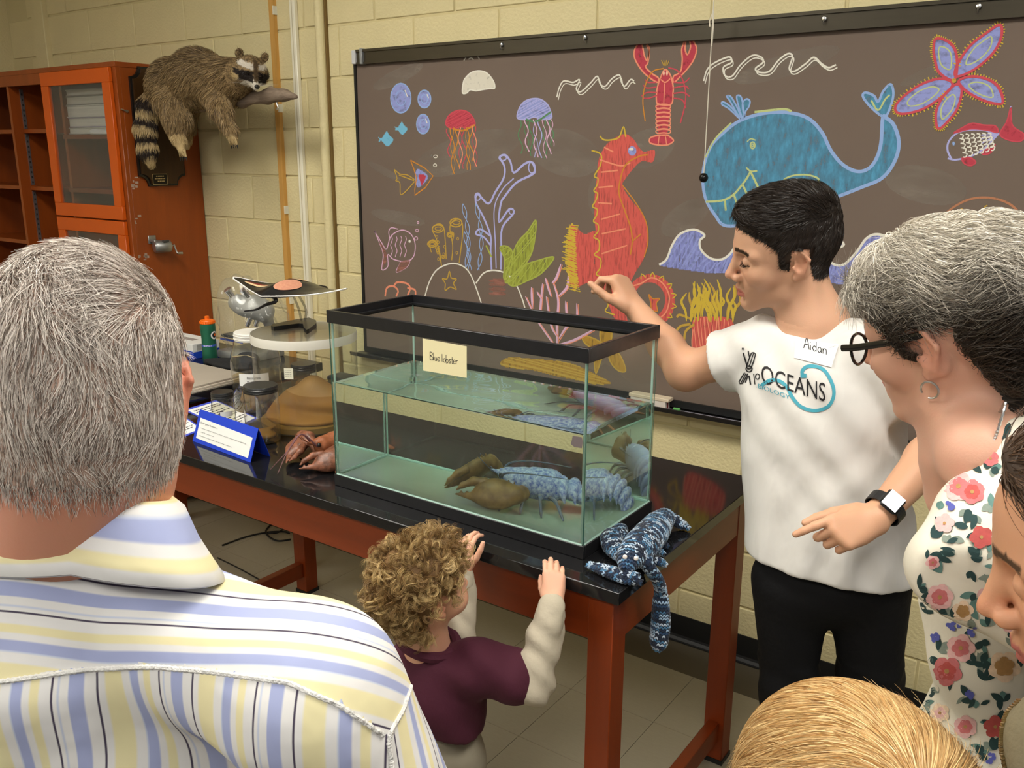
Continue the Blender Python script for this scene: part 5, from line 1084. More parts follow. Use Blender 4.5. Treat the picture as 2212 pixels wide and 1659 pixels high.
for k in range(4): Bx('socket', (-0.10+k*0.055, -0.012, 0.0352), (-0.07+k*0.055, 0.012, 0.036), mat('socket_grey', srgb(120, 120, 118), 0.6), e)
# ================================================================== LOBSTERS
def lobster(name, label, cat, origin, fwd, s, M_body, M_claw, M_leg, claws, curl=0.5, M_ant=None, spread=1.0):
    root = tag(empty(name, origin), label, cat)
    Rm = frame(fwd, (0, 0, 1))
    def X(P): return (np.asarray(P, float)*s) @ Rm.T
    def put(nm, sdf, m):
        P, F = sdf.mesh(); return from_arrays(nm, X(P), F, m, root, smooth=True)
    c = SDF((-0.05, -0.06, -0.01), (0.15, 0.06, 0.11), 0.003)
    c.cap((-0.015, 0, 0.048), (0.075, 0, 0.050), 0.036, 0.027, 0.01).ell((0.02, 0, 0.045), (0.06, 0.034, 0.036), 0.01).cap((0.085, 0, 0.060), (0.125, 0, 0.066), 0.010, 0.002, 0.012)
    for y in (-0.012, 0.012): c.cap((0.085, y, 0.062), (0.103, y*1.3, 0.068), 0.005, 0.0015, 0.005)
    c.ell((0.035, 0, 0.088), (0.004, 0.03, 0.010), 0.006, op='sub'); c.plane((0, 0, 0.018), (0, 0, -1), 0.006); put('carapace', c, M_body)
    p = np.array([-0.042, 0, 0.046]); a = 0.0; seg = []
    for i in range(6):
        R_ = rot((0, 1, 0), -a); w = 0.033 - 0.0016*i
        sd = SDF(p - 0.05, p + 0.05, 0.0028); sd.ell(p, (0.0175, w, 0.027-0.0012*i), 0.0, R_); sd.cap(p + V(-0.002, w*0.9, -0.006), p + V(-0.006, w*1.05, -0.022), 0.006, 0.003, 0.008); sd.cap(p + V(-0.002, -w*0.9, -0.006), p + V(-0.006, -w*1.05, -0.022), 0.006, 0.003, 0.008)
        put('abdomen_segment', sd, M_body); a += curl*0.34; p = p + R_ @ V(-0.0235, 0, 0)
    R_ = rot((0, 1, 0), -a)
    for k, t in enumerate((-0.9, -0.45, 0, 0.45, 0.9)):
        d = R_ @ V(-math.cos(t*spread), math.sin(t*spread), 0); cpt = p + d*0.030
        fr_ = np.stack([d, R_ @ V(math.sin(t), math.cos(t), 0), R_ @ V(0, 0, 1)], 1)
        put('tail_fan_blade', SDF(cpt-0.05, cpt+0.05, 0.0026).ell(cpt, (0.034, 0.0155, 0.0045), 0, fr_), M_body)
    for sd_, pts, dact in claws:
        root_p, el, wr, tip = [np.array(q, float) for q in pts]
        lo = np.min([root_p, el, wr, tip], 0)-0.05; hi = np.max([root_p, el, wr, tip], 0)+0.05
        ax = nrm(tip-wr); L = np.linalg.norm(tip-wr); sidev = nrm(np.array(dact, float) - ax*np.dot(dact, ax)); up = np.cross(ax, sidev)
        q = SDF(lo, hi, 0.003); fr_ = np.stack([ax, sidev, up], 1)
        q.cap(root_p, el, 0.011, 0.015, 0.006).cap(el, wr, 0.016, 0.018, 0.006).ell(wr + ax*L*0.33, (L*0.36, L*0.23, L*0.125), 0.012, fr_).cap(wr + ax*L*0.42 - sidev*L*0.10, wr + ax*L*0.98 - sidev*L*0.04, L*0.095, L*0.014, 0.014)
        for k in range(5): q.ell(wr + ax*L*(0.50+0.095*k) - sidev*L*0.005, L*0.026, 0.004)
        for k in range(6): q.cap(wr + ax*L*(0.06+0.085*k) + sidev*L*(0.15+0.03*math.sin(k)) + up*L*0.05, wr + ax*L*(0.07+0.085*k) + sidev*L*(0.24+0.03*math.sin(k)) + up*L*0.07, L*0.03, L*0.006, 0.004)
        cl = put('claw', q, M_claw)
        q = SDF(lo, hi, 0.003).chain([wr + ax*L*0.50 + sidev*L*0.16, wr + ax*L*0.68 + sidev*L*0.17, wr + ax*L*0.86 + sidev*L*0.10, wr + ax*L*0.97 + sidev*L*0.015], [L*0.075, L*0.062, L*0.04, L*0.012], 0.006); P, F = q.mesh(); from_arrays('claw_finger', X(P), F, M_claw, cl, smooth=True)
    for sgn in (-1, 1):
        for k in range(4):
            x = 0.055 - 0.022*k; f = 0.035*(1.2-k*0.75); a_ = V(x, sgn*0.022, 0.028); b_ = V(x+f*0.5, sgn*0.062, 0.040-0.003*k); c_ = V(x+f, sgn*0.092, 0.002)
            MB().tube([X(q) for q in catmull([a_, b_, c_], 5)], [0.0048*s]*6 + [0.0036*s]*4 + [0.0018*s], 7).build('walking_leg', M_leg, root, smooth=True)
        e = SDF((0.07, -0.03, 0.04), (0.13, 0.03, 0.08), 0.002).ell((0.098, sgn*0.016, 0.060), 0.0055).cap((0.088, sgn*0.012, 0.056), (0.098, sgn*0.016, 0.060), 0.0035, 0.0035, 0.002); put('eye', e, M_blackcap)
        an = catmull([V(0.10, sgn*0.014, 0.050), V(0.14, sgn*0.04, 0.085), V(0.10, sgn*0.085, 0.11), V(0.0, sgn*0.10, 0.085), V(-0.06, sgn*0.10, 0.06)], 8) if not isinstance(M_ant, tuple) else catmull([V(*q)*V(1, sgn, 1) for q in M_ant[1]], 8)
        MB().tube([X(q) for q in an], np.linspace(0.0028, 0.0008, len(an))*s, 6).build('antenna', M_ant[0] if isinstance(M_ant, tuple) else (M_ant or M_leg), root, smooth=True)
        MB().tube([X(q) for q in catmull([V(0.105, sgn*0.006, 0.058), V(0.13, sgn*0.010, 0.075), V(0.15, sgn*0.016, 0.095)], 5)], 0.0011*s, 5).build('antennule', M_leg, root, smooth=True)
    return root
M_lb = mat('lobster_blue', srgb(36, 66, 165), 0.4, var=1.2, vscale=110, color2=srgb(205, 215, 222)); M_lc = mat('lobster_claw_brown', srgb(92, 66, 34), 0.4, var=0.9, vscale=40, color2=srgb(150, 118, 66)); M_ll = mat('lobster_leg_blue', srgb(60, 90, 130), 0.45, var=0.8, vscale=50, color2=srgb(120, 110, 90))
lobster('blue_lobster', 'live blue lobster with brown claws on the bottom of the tank', 'lobster', (-0.232, -0.985, 0.8992), (-0.93, -0.36, 0), 1.16, M_lb, M_lc, M_ll,
        [(1, [(0.08, 0.022, 0.035), (0.045, 0.062, 0.040), (0.055, 0.082, 0.040), (0.205, 0.066, 0.024)], (0, -0.6, 0.8)), (-1, [(0.09, -0.02, 0.042), (0.115, -0.045, 0.062), (0.125, -0.03, 0.075), (0.235, 0.035, 0.020)], (0, 0.7, 0.7))], curl=1.0,
        M_ant=(M_ll, [(0.10, 0.014, 0.055), (0.08, 0.045, 0.075), (0.02, 0.055, 0.082), (-0.06, 0.05, 0.08)]))
M_db = mat('dried_shell', srgb(128, 74, 46), 0.45, var=1.4, vscale=70, color2=srgb(176, 104, 66), bump=0.2, bscale=60); M_dc = mat('dried_claw', srgb(158, 100, 74), 0.4, var=1.8, vscale=55, color2=srgb(92, 58, 42), bump=0.2, bscale=60); M_da = mat('dried_antenna', srgb(120, 80, 84), 0.5)
lobster('dried_lobster', 'dried reddish brown lobster specimen with big claws left of the tank', 'lobster', (-0.940, -1.02, TZ+0.001), (-0.20, -0.98, 0), 1.06, M_db, M_dc, M_db,
        [(1, [(0.08, 0.022, 0.035), (0.055, 0.062, 0.055), (0.050, 0.088, 0.036), (0.172, 0.030, 0.020)], (-0.55, -0.45, 0.70)), (-1, [(0.085, -0.022, 0.035), (0.075, -0.075, 0.055), (0.070, -0.118, 0.045), (0.172, -0.022, 0.018)], (-0.45, 0.80, 0.35))], curl=0.15,
        M_ant=(M_da, [(0.10, 0.012, 0.055), (0.14, 0.0, 0.095), (0.18, 0.0, 0.06), (0.225, 0.02, 0.012)]))

# ---- hand knitted lobster: every stitch is a little pair of yarn loops
def yarn_col(n, seed):
    r = np.random.default_rng(seed); pal = np.array([srgb(16, 34, 62)[:3], srgb(24, 60, 96)[:3], srgb(70, 120, 158)[:3], srgb(150, 178, 205)[:3], srgb(190, 205, 222)[:3], srgb(12, 26, 48)[:3]])
    out = []; k = 0
    while len(out) < n: out += [pal[r.integers(0, 6)]*r.uniform(0.85, 1.15)]*int(r.integers(1, 4))
    return np.array(out[:n])
LEAF = np.array([(-1, 0, 0), (-0.3, 0.34, 0), (-0.3, 0, 0.36), (-0.3, -0.34, 0), (0.45, 0.30, 0), (0.45, 0, 0.32), (0.45, -0.30, 0), (1, 0, 0)])
LEAFF = np.array([(0, 1, 2), (0, 2, 3), (1, 4, 5), (1, 5, 2), (2, 5, 6), (2, 6, 3), (4, 7, 5), (5, 7, 6)])
M_yarn = mat('variegated_yarn', (1, 1, 1, 1), 0.85, attr='col', sheen=0.3, bump=0.3, bscale=500)
def knit_tube(name, par, pts, rs, flat=1.0, up=(0, 0, 1), st=0.0068, seed=1, o=np.zeros(3)):
    C = np.array(catmull(pts, 14)); n0 = len(C); tt = np.linspace(0, len(rs)-1, n0); rad = np.interp(tt, np.arange(len(rs)), rs)
    ln = np.concatenate([[0], np.cumsum(np.linalg.norm(np.diff(C, axis=0), axis=1))]); m = max(3, int(ln[-1]/st)); s_ = np.linspace(0, ln[-1], m+1)
    C = np.stack([np.interp(s_, ln, C[:, i]) for i in range(3)], 1); rad = np.interp(s_, ln, rad); tg = np.gradient(C, axis=0); tg /= np.linalg.norm(tg, axis=1, keepdims=True)
    u = np.cross(tg, np.array(up, float)); bad = np.linalg.norm(u, axis=1) < 0.2
    if bad.any(): u[bad] = np.cross(tg[bad], V(1, 0, 0.2))
    u /= np.linalg.norm(u, axis=1, keepdims=True)
    for i in range(1, len(u)):
        if np.dot(u[i], u[i-1]) < 0: u[i] = -u[i]
    w = np.cross(u, tg)
    Vv, Ff, Cc, b = [], [], [], 0
    tot = []; 
    for i in range(m+1):
        k = max(5, int(2*PI*rad[i]*(1+flat)/2/st)); tot.append(k)
    cols = yarn_col(sum(tot), seed); ci = 0
    for i in range(m+1):
        k = tot[i]
        for j in range(k):
            a = 2*PI*(j + 0.0*(i % 2))/k; nn = nrm(math.cos(a)*u[i] + math.sin(a)*w[i]/max(flat, 0.3)); pc = C[i] + rad[i]*(math.cos(a)*u[i] + flat*math.sin(a)*w[i]); side = np.cross(tg[i], nn); c = cols[ci]; ci += 1
            for sg in (-1, 1):
                ax = nrm(tg[i] + sg*0.62*side); sd2 = np.cross(nn, ax); P = pc + side*sg*st*0.22 + (LEAF[:, :1]*ax*st*0.68 + LEAF[:, 1:2]*sd2*st*0.75 + LEAF[:, 2:]*nn*st*0.75)
                Vv.append(P); Ff.append(LEAFF + b); Cc.append(np.repeat(c[None], 8, 0)); b += 8
    core = MB().tube(list(C), list(rad*0.985), 12, flat=flat, up=up) if False else None
    # inner body so no light shows between stitches
    ring = 12; vv = [C[i] + 0.98*rad[i]*(math.cos(2*PI*k/ring)*u[i] + flat*math.sin(2*PI*k/ring)*w[i]) for i in range(m+1) for k in range(ring)] + [C[0], C[-1]]
    ff = [(i*ring+k, i*ring+(k+1) % ring, (i+1)*ring+(k+1) % ring, (i+1)*ring+k) for i in range(m) for k in range(ring)]
    tri = [(a_, b_, c_) for a_, b_, c_, d_ in ff] + [(a_, c_, d_) for a_, b_, c_, d_ in ff] + [((m+1)*ring, (k+1) % ring, k) for k in range(ring)] + [((m+1)*ring+1, m*ring+k, m*ring+(k+1) % ring) for k in range(ring)]
    Vv.append(np.array(vv)); Ff.append(np.array(tri) + b); Cc.append(np.repeat(np.array([srgb(20, 42, 70)[:3]]), len(vv), 0))
    return from_arrays(name, np.concatenate(Vv) - o, np.concatenate(Ff), M_yarn, par, smooth=True, col=np.concatenate(Cc))
zt = TZ + 0.004
o0 = V(0.05, -1.12, TZ); kl = tag(empty('knitted_lobster', tuple(o0)), 'blue knitted toy lobster lying on the table corner with one claw hanging down', 'toy')
k3 = lambda u, v, h: at(u, v, z=TZ+h)
b_ = [k3(1352, 1232, 0.028), k3(1362, 1205, 0.040), k3(1385, 1178, 0.042), k3(1408, 1152, 0.038), k3(1422, 1132, 0.034), k3(1437, 1117, 0.030)]
knit_tube('body', kl, b_, [0.012, 0.030, 0.038, 0.037, 0.032, 0.024], 0.85, seed=3, o=o0)
knit_tube('tail', kl, [k3(1437, 1117, 0.030), k3(1455, 1122, 0.024), k3(1473, 1133, 0.014), k3(1487, 1141, 0.009)], [0.024, 0.020, 0.016, 0.007], 0.6, seed=5, o=o0)
knit_tube('claw', kl, [k3(1362, 1212, 0.022), k3(1340, 1200, 0.020), k3(1325, 1180, 0.022), k3(1322, 1160, 0.026), k3(1345, 1150, 0.022)], [0.012, 0.016, 0.024, 0.024, 0.012], 0.8, seed=7, o=o0)
knit_tube('claw_tip', kl, [k3(1345, 1160, 0.020), k3(1340, 1145, 0.024), k3(1345, 1138, 0.016)], [0.012, 0.017, 0.008], 0.8, seed=8, o=o0)
for i, q in enumerate(([(1368, 1252, 0.014), (1350, 1252, 0.012), (1310, 1238, 0.012), (1270, 1222, 0.010)], [(1375, 1248, 0.020), (1350, 1240, 0.018), (1310, 1228, 0.016), (1275, 1218, 0.014)])): knit_tube('feeler', kl, [k3(*t) for t in q], [0.012, 0.010, 0.009, 0.005], 0.8, seed=11+i, o=o0)
knit_tube('snout', kl, [k3(1352, 1240, 0.022), k3(1372, 1252, 0.014), k3(1384, 1258, 0.010)], [0.012, 0.012, 0.006], 0.9, seed=14, o=o0)
ex_ = TX1 + 0.020
h_ = [k3(1398, 1205, 0.030), V(ex_-0.012, *at(1408, 1222, x=ex_)[1:]), V(ex_+0.004, *at(1417, 1252, x=ex_)[1:]), V(ex_+0.004, *at(1424, 1280, x=ex_)[1:]), V(ex_+0.006, *at(1422, 1300, x=ex_)[1:]), V(ex_+0.008, *at(1420, 1345, x=ex_)[1:]), V(ex_+0.006, *at(1417, 1385, x=ex_)[1:]), V(ex_+0.004, *at(1416, 1402, x=ex_)[1:])]
knit_tube('hanging_claw', kl, h_, [0.016, 0.015, 0.013, 0.014, 0.018, 0.021, 0.020, 0.008], 0.7, up=(0, 1, 0), seed=17, o=o0)
for i, (u, v) in enumerate(((1424, 1192), (1428, 1215), (1432, 1175))): knit_tube('leg', kl, [k3(u-14, v-6, 0.024), k3(u, v, 0.016), k3(u+8, v+4, 0.010)], [0.009, 0.009, 0.006], 0.9, seed=21+i, o=o0)
for u, v in ((1350, 1203), (1374, 1206)): 
    q = at(u, v, z=TZ+0.070) - o0; MB().lathe([(0, -0.005), (0.004, -0.003), (0.005, 0), (0.004, 0.003), (0, 0.005)], tuple(q), 10).build('bead_eye', mat('pearl', srgb(245, 240, 235), 0.2), kl, smooth=True)
# ================================================================== RACCOON MOUNT
pq = tag(empty('trophy_plaque', (CX1, -0.225, 1.58)), 'dark wooden shield plaque with a small nameplate on the orange cabinet', 'plaque')
y0, y1, z0, z1 = -0.345, -0.105, 1.575, 2.098
def shield(ins):
    a, b, c, d, r = y0+ins, y1-ins, z0+ins, z1-ins, 0.045; out = []
    for cy, cz, t0, t1 in ((a, c, 90, 0), (b, c, 180, 90), (b, d, 270, 180), (a, d, 360, 270)):
        for t in np.linspace(t0, t1, 9): out.append((cy + r*math.cos(math.radians(t)), cz + r*math.sin(math.radians(t))))
    return out
M_oak = mat('dark_oak', srgb(72, 46, 18), 0.35, var=0.5, vscale=10, stretch=(10, 10, 0.7), color2=srgb(44, 26, 10))
MB().prism(shield(0.0), lambda a, b, h: (0.001+h, a+0.225, b-1.58), 0.012).build('backing', mat('plaque_edge', (0.012, 0.01, 0.008, 1), 0.2), pq); MB().prism(shield(0.010), lambda a, b, h: (0.0132+h, a+0.225, b-1.58), 0.010).build('face_board', M_oak, pq)
npl = at(346, 387, x=CX1+0.024); ny, nz = npl[1]+0.225, npl[2]-1.58
n_ = MB().box((0.0234, ny-0.036, nz-0.022), (0.0245, ny+0.036, nz+0.022)).build('nameplate', mat('black_plate', (0.012, 0.011, 0.01, 1), 0.3, 0.4), pq)
MB().box((0.0234, ny-0.038, nz-0.024), (0.0240, ny+0.038, nz+0.024)).build('nameplate_border', mat('brass', (0.6, 0.5, 0.3, 1), 0.3, 1.0), pq)
tl = MB()
for i, w in enumerate((0.020, 0.027, 0.014)):
    x = -w
    while x < w: l_ = random.uniform(0.004, 0.009); tl.box((0.0246, ny+x, nz+0.011-i*0.011), (0.0248, ny+x+l_, nz+0.0155-i*0.011)); x += l_+0.002
stuff(tl.build('engraved_lines', mat('brass', (0, 0, 0, 1)), n_)); n_.data.update()
MB().lathe([(0, 0.008), (0.005, 0.006), (0.006, 0)], (0.023, at(316, 152, x=CX1)[1]+0.225, at(316, 152, x=CX1)[2]-1.58), 10, (1, 0, 0)).build('hanging_stud', M_steel, pq, smooth=True)
yb = -0.27
def rp(u, v, y=yb): return at(u, v, y=y)
# driftwood branch
br = SDF((-2.95, yb-0.09, 1.84), (-1.88, yb+0.09, 2.02), 0.006); t0, t1 = rp(640, 207), V(CX1+0.03, yb, 1.905)
bp = [t1, rp(440, 226), rp(520, 216), rp(575, 208), rp(610, 207), rp(638, 208)]
br.chain(bp, [0.03, 0.026, 0.024, 0.026, 0.024, 0.006], 0.02).chain([rp(540, 214), rp(585, 198), rp(600, 200)], [0.016, 0.014, 0.008], 0.015)
br.warp(lambda x, y, z: 0.004*np.sin(55*z+9*np.sin(7*x)) + 0.003*np.sin(80*y+6*np.sin(9*x))); P, F = br.mesh()
bo_ = from_arrays('driftwood_branch', P, F, mat('driftwood', srgb(160, 142, 124), 0.85, var=0.6, vscale=6, stretch=(1, 14, 14), color2=srgb(96, 78, 62), bump=0.5, bscale=25), smooth=True); tag(bo_, 'weathered grey driftwood branch sticking out of the plaque under the raccoon', 'branch')
MB().tube([rp(598, 216), rp(598, 224), rp(601, 232), rp(597, 236)], 0.003, 6).build('hook', M_steel, bo_, smooth=True)
# body
R = tag(empty('raccoon', tuple(rp(420, 230))), 'mounted raccoon lying along a driftwood branch with legs hanging down', 'raccoon'); RL = np.array(R.location)
hc = rp(541, 152, -0.33); hf = nrm(nrm(CAMP-hc)*0.80 + CR*0.30 - V(0, 0, 1)*0.42); HR = frame(hf, nrm(V(0, 0, 1)+CR*0.12))
def hl(x, y, z): return hc + HR @ (V(x, y, z)*1.12)
sd = SDF((-3.0, -0.50, 1.62), (-2.0, -0.08, 2.22), 0.0055)
sd.ell(rp(378, 190), (0.125, 0.115, 0.125), 0.03).ell(rp(425, 172), (0.13, 0.11, 0.118), 0.05).cap(rp(430, 170), rp(485, 182, -0.29), 0.108, 0.085, 0.05).cap(rp(470, 180, -0.29), rp(520, 168, -0.31), 0.085, 0.062, 0.05).cap(rp(505, 170, -0.3), hc, 0.062, 0.045, 0.04)
sd.ell(hc, (0.056, 0.062, 0.052), 0.03, HR).cap(hl(0.03, 0, -0.012), hl(0.078, 0, -0.026), 0.027, 0.013, 0.02)
for s in (-1, 1): sd.ell(hl(0.008, 0.042*s, -0.014), (0.03, 0.026, 0.03), 0.02, HR).ell(hl(-0.012, 0.046*s, 0.050), (0.010, 0.017, 0.021), 0.008, HR).ell(hl(-0.003, 0.046*s, 0.052), (0.008, 0.010, 0.013), 0.004, HR, op='sub')
sd.chain([rp(350, 195), rp(322, 232, -0.34), rp(314, 280, -0.36), rp(319, 325, -0.36), rp(326, 352, -0.36)], [0.05, 0.044, 0.042, 0.036, 0.016], 0.03)
sd.chain([rp(378, 225, -0.33), rp(384, 262, -0.35), rp(383, 292, -0.36), rp(388, 306, -0.37), rp(393, 326, -0.38)], [0.082, 0.052, 0.026, 0.019, 0.017], 0.03)
sd.chain([rp(395, 230, -0.22), rp(400, 275, -0.24), rp(402, 300, -0.25), rp(404, 318, -0.26)], [0.07, 0.04, 0.02, 0.014], 0.02)
sd.chain([rp(470, 205, -0.33), rp(478, 240, -0.36), rp(489, 264, -0.36), rp(499, 284, -0.36), rp(503, 302, -0.36)], [0.062, 0.036, 0.022, 0.017, 0.015], 0.03)
sd.chain([rp(500, 195, -0.24), rp(520, 208, -0.22), rp(540, 205, -0.2)], [0.045, 0.03, 0.018], 0.02)
for base, tipc, yv in (((393, 326), (396, 340), -0.38), ((503, 302), (506, 314), -0.36)):
    for k in (-1.5, -0.5, 0.5, 1.5): sd.cap(rp(base[0]+k*3.2, base[1]-2, yv-0.004*k), rp(tipc[0]+k*4.2, tipc[1]-2+abs(k), yv-0.004*k), 0.0075, 0.005, 0.004)
P, F = sd.mesh(); P = smooth_mesh(P, F, 1)
tail_pts = np.array([rp(350, 195), rp(322, 232, -0.34), rp(314, 280, -0.36), rp(319, 325, -0.36), rp(326, 352, -0.36)])
tl_ = np.concatenate([[0], np.cumsum(np.linalg.norm(np.diff(tail_pts, axis=0), axis=1))])
def tail_param(Q):
    best = np.full(len(Q), 9.0); par = np.zeros(len(Q))
    for i in range(len(tail_pts)-1):
        a, b = tail_pts[i], tail_pts[i+1]; ab_ = b-a; t = np.clip(((Q-a) @ ab_)/(ab_@ab_), 0, 1); d = np.linalg.norm(Q-a-t[:, None]*ab_, axis=1); m = d < best; best[m] = d[m]; par[m] = tl_[i] + t[m]*np.linalg.norm(ab_)
    return best, par
c_tan, c_brn, c_drk, c_wht, c_crm = [np.array(srgb(*c)[:3]) for c in ((158, 132, 92), (112, 88, 56), (38, 26, 18), (214, 205, 190), (190, 165, 118))]
def racc(Q):
    n = len(Q); r = RNG.random(n); col = c_tan[None]*(0.75+0.5*r[:, None]); 
    bk = np.clip((Q[:, 2]-2.0)/0.12, 0, 1)[:, None]; col = col*(1-0.45*bk*RNG.random((n, 1)))
    dk = RNG.random(n) < 0.22 + 0.25*bk[:, 0]; col[dk] = c_brn*0.55
    d, par = tail_param(Q); tm = (d < 0.060) & (par > 0.10) & (Q[:, 0] < rp(348, 250, -0.36)[0] + 0.02); band = (np.floor((par-0.085)/0.034) % 2 == 0)
    col[tm & band] = c_drk*1.1; col[tm & ~band] = c_crm*(0.75+0.35*RNG.random(((tm & ~band).sum(), 1)))
    Lc = (Q - hc) @ HR/1.12; x, y, z = Lc.T; hd = (np.linalg.norm(Lc, axis=1) < 0.10) & (x > -0.01)
    ay = np.abs(y); col[hd & (z > 0.018)] *= 0.9
    col[hd & (x > 0.0) & (ay > 0.010) & (ay < 0.06) & (z > 0.020) & (z < 0.036)] = c_wht
    col[hd & (x > 0.015) & (ay < 0.034) & (z < -0.006)] = c_wht*0.95
    msk = hd & (x > 0.005) & (ay > 0.009) & (ay < 0.064) & (np.abs(z - 0.002 + 0.22*ay) < 0.017); col[msk] = c_drk*0.7
    col[hd & (x > 0.02) & (ay < 0.008) & (z > -0.012)] = c_brn*0.5
    col[hd & (ay > 0.05) & (z < -0.01)] = c_crm
    leg = (Q[:, 2] < 1.80) & ~tm & (Q[:, 0] > rp(352, 280, -0.36)[0]); col[leg] = c_crm*(0.9+0.2*RNG.random((leg.sum(), 1)))
    return col
cv = racc(P.astype(float)); from_arrays('body', P-RL, F, mat('raccoon_hide', (1, 1, 1, 1), 0.9, attr='col'), R, smooth=True, col=cv*0.8)
pt, nn = sample_surface(P, F, 34000); pt = pt.astype(float)
keep = ~((pt[:, 2] < 1.765) & (pt[:, 0] > rp(352, 300, -0.36)[0])); pt, nn = pt[keep], nn[keep]
Lc = (pt-hc) @ HR/1.12; hd = np.linalg.norm(Lc, axis=1) < 0.095
td, tp2 = tail_param(pt); 
flow = np.tile(V(-0.75, 0.0, -0.55), (len(pt), 1)); lower = pt[:, 2] < 1.95; flow[lower] = V(-0.1, -0.02, -1.0); flow[td < 0.058] = V(-0.1, 0, -1); flow[hd] = -HR[:, 0]*0.8 + V(0, 0, -0.3)
flow += RNG.normal(size=flow.shape)*0.22; flow -= nn*np.sum(flow*nn, axis=1, keepdims=True); flow /= np.linalg.norm(flow, axis=1, keepdims=True)+1e-6
ln = np.where(hd, 0.013, np.where(pt[:, 2] < 1.82, 0.018, 0.034))*RNG.uniform(0.7, 1.25, len(pt)); ln[td < 0.058] = 0.026
tt = np.linspace(0, 1, 4)[None, :, None]; path = pt[:, None] + ln[:, None, None]*(tt*flow[:, None]*0.9 + nn[:, None]*(0.42*tt - 0.22*tt*tt)) - RL
strands('fur', path, np.where(hd, 0.0012, 0.0019), racc(pt), mat('fur_strand', (1, 1, 1, 1), 0.55, attr='col'), R)
for s in (-1, 1): MB().lathe([(0, -0.0075), (0.005, -0.0055), (0.0075, 0), (0.005, 0.0055), (0, 0.0075)], tuple(hl(0.046, 0.0245*s, 0.007)-RL), 12).build('eye', mat('glass_eye', (0.008, 0.006, 0.005, 1), 0.05), R, smooth=True)
q = SDF(hl(0.08, 0, -0.02)-0.03, hl(0.08, 0, -0.02)+0.03, 0.0018).ell(hl(0.086, 0, -0.021), (0.008, 0.011, 0.008), 0, HR); P2, F2 = q.mesh(); from_arrays('nose', P2-RL, F2, mat('nose_leather', (0.015, 0.013, 0.012, 1), 0.35), R, smooth=True)
wk = []
for s in (-1, 1):
    for k in range(6): wk.append([hl(0.068, 0.014*s, -0.026+0.002*k), hl(0.066+0.004*k, 0.045*s, -0.024+0.004*k), hl(0.05+0.006*k, 0.078*s, -0.034+0.006*k)])
strands('whiskers', np.array(wk)-RL, 0.0008, np.tile(c_wht, (12, 1)), mat('fur_strand', (0, 0, 0, 1)), R)
for base, yv in (((396, 338), -0.38), ((506, 312), -0.36)):
    for k in (-1.5, -0.5, 0.5, 1.5): MB().tube([rp(base[0]+k*4.2, base[1]+abs(k), yv-0.004*k)-RL, rp(base[0]+k*4.6+1, base[1]+8+abs(k), yv-0.004*k)-RL], [0.004, 0.001], 6).build('claw', M_blackcap, R, smooth=True)
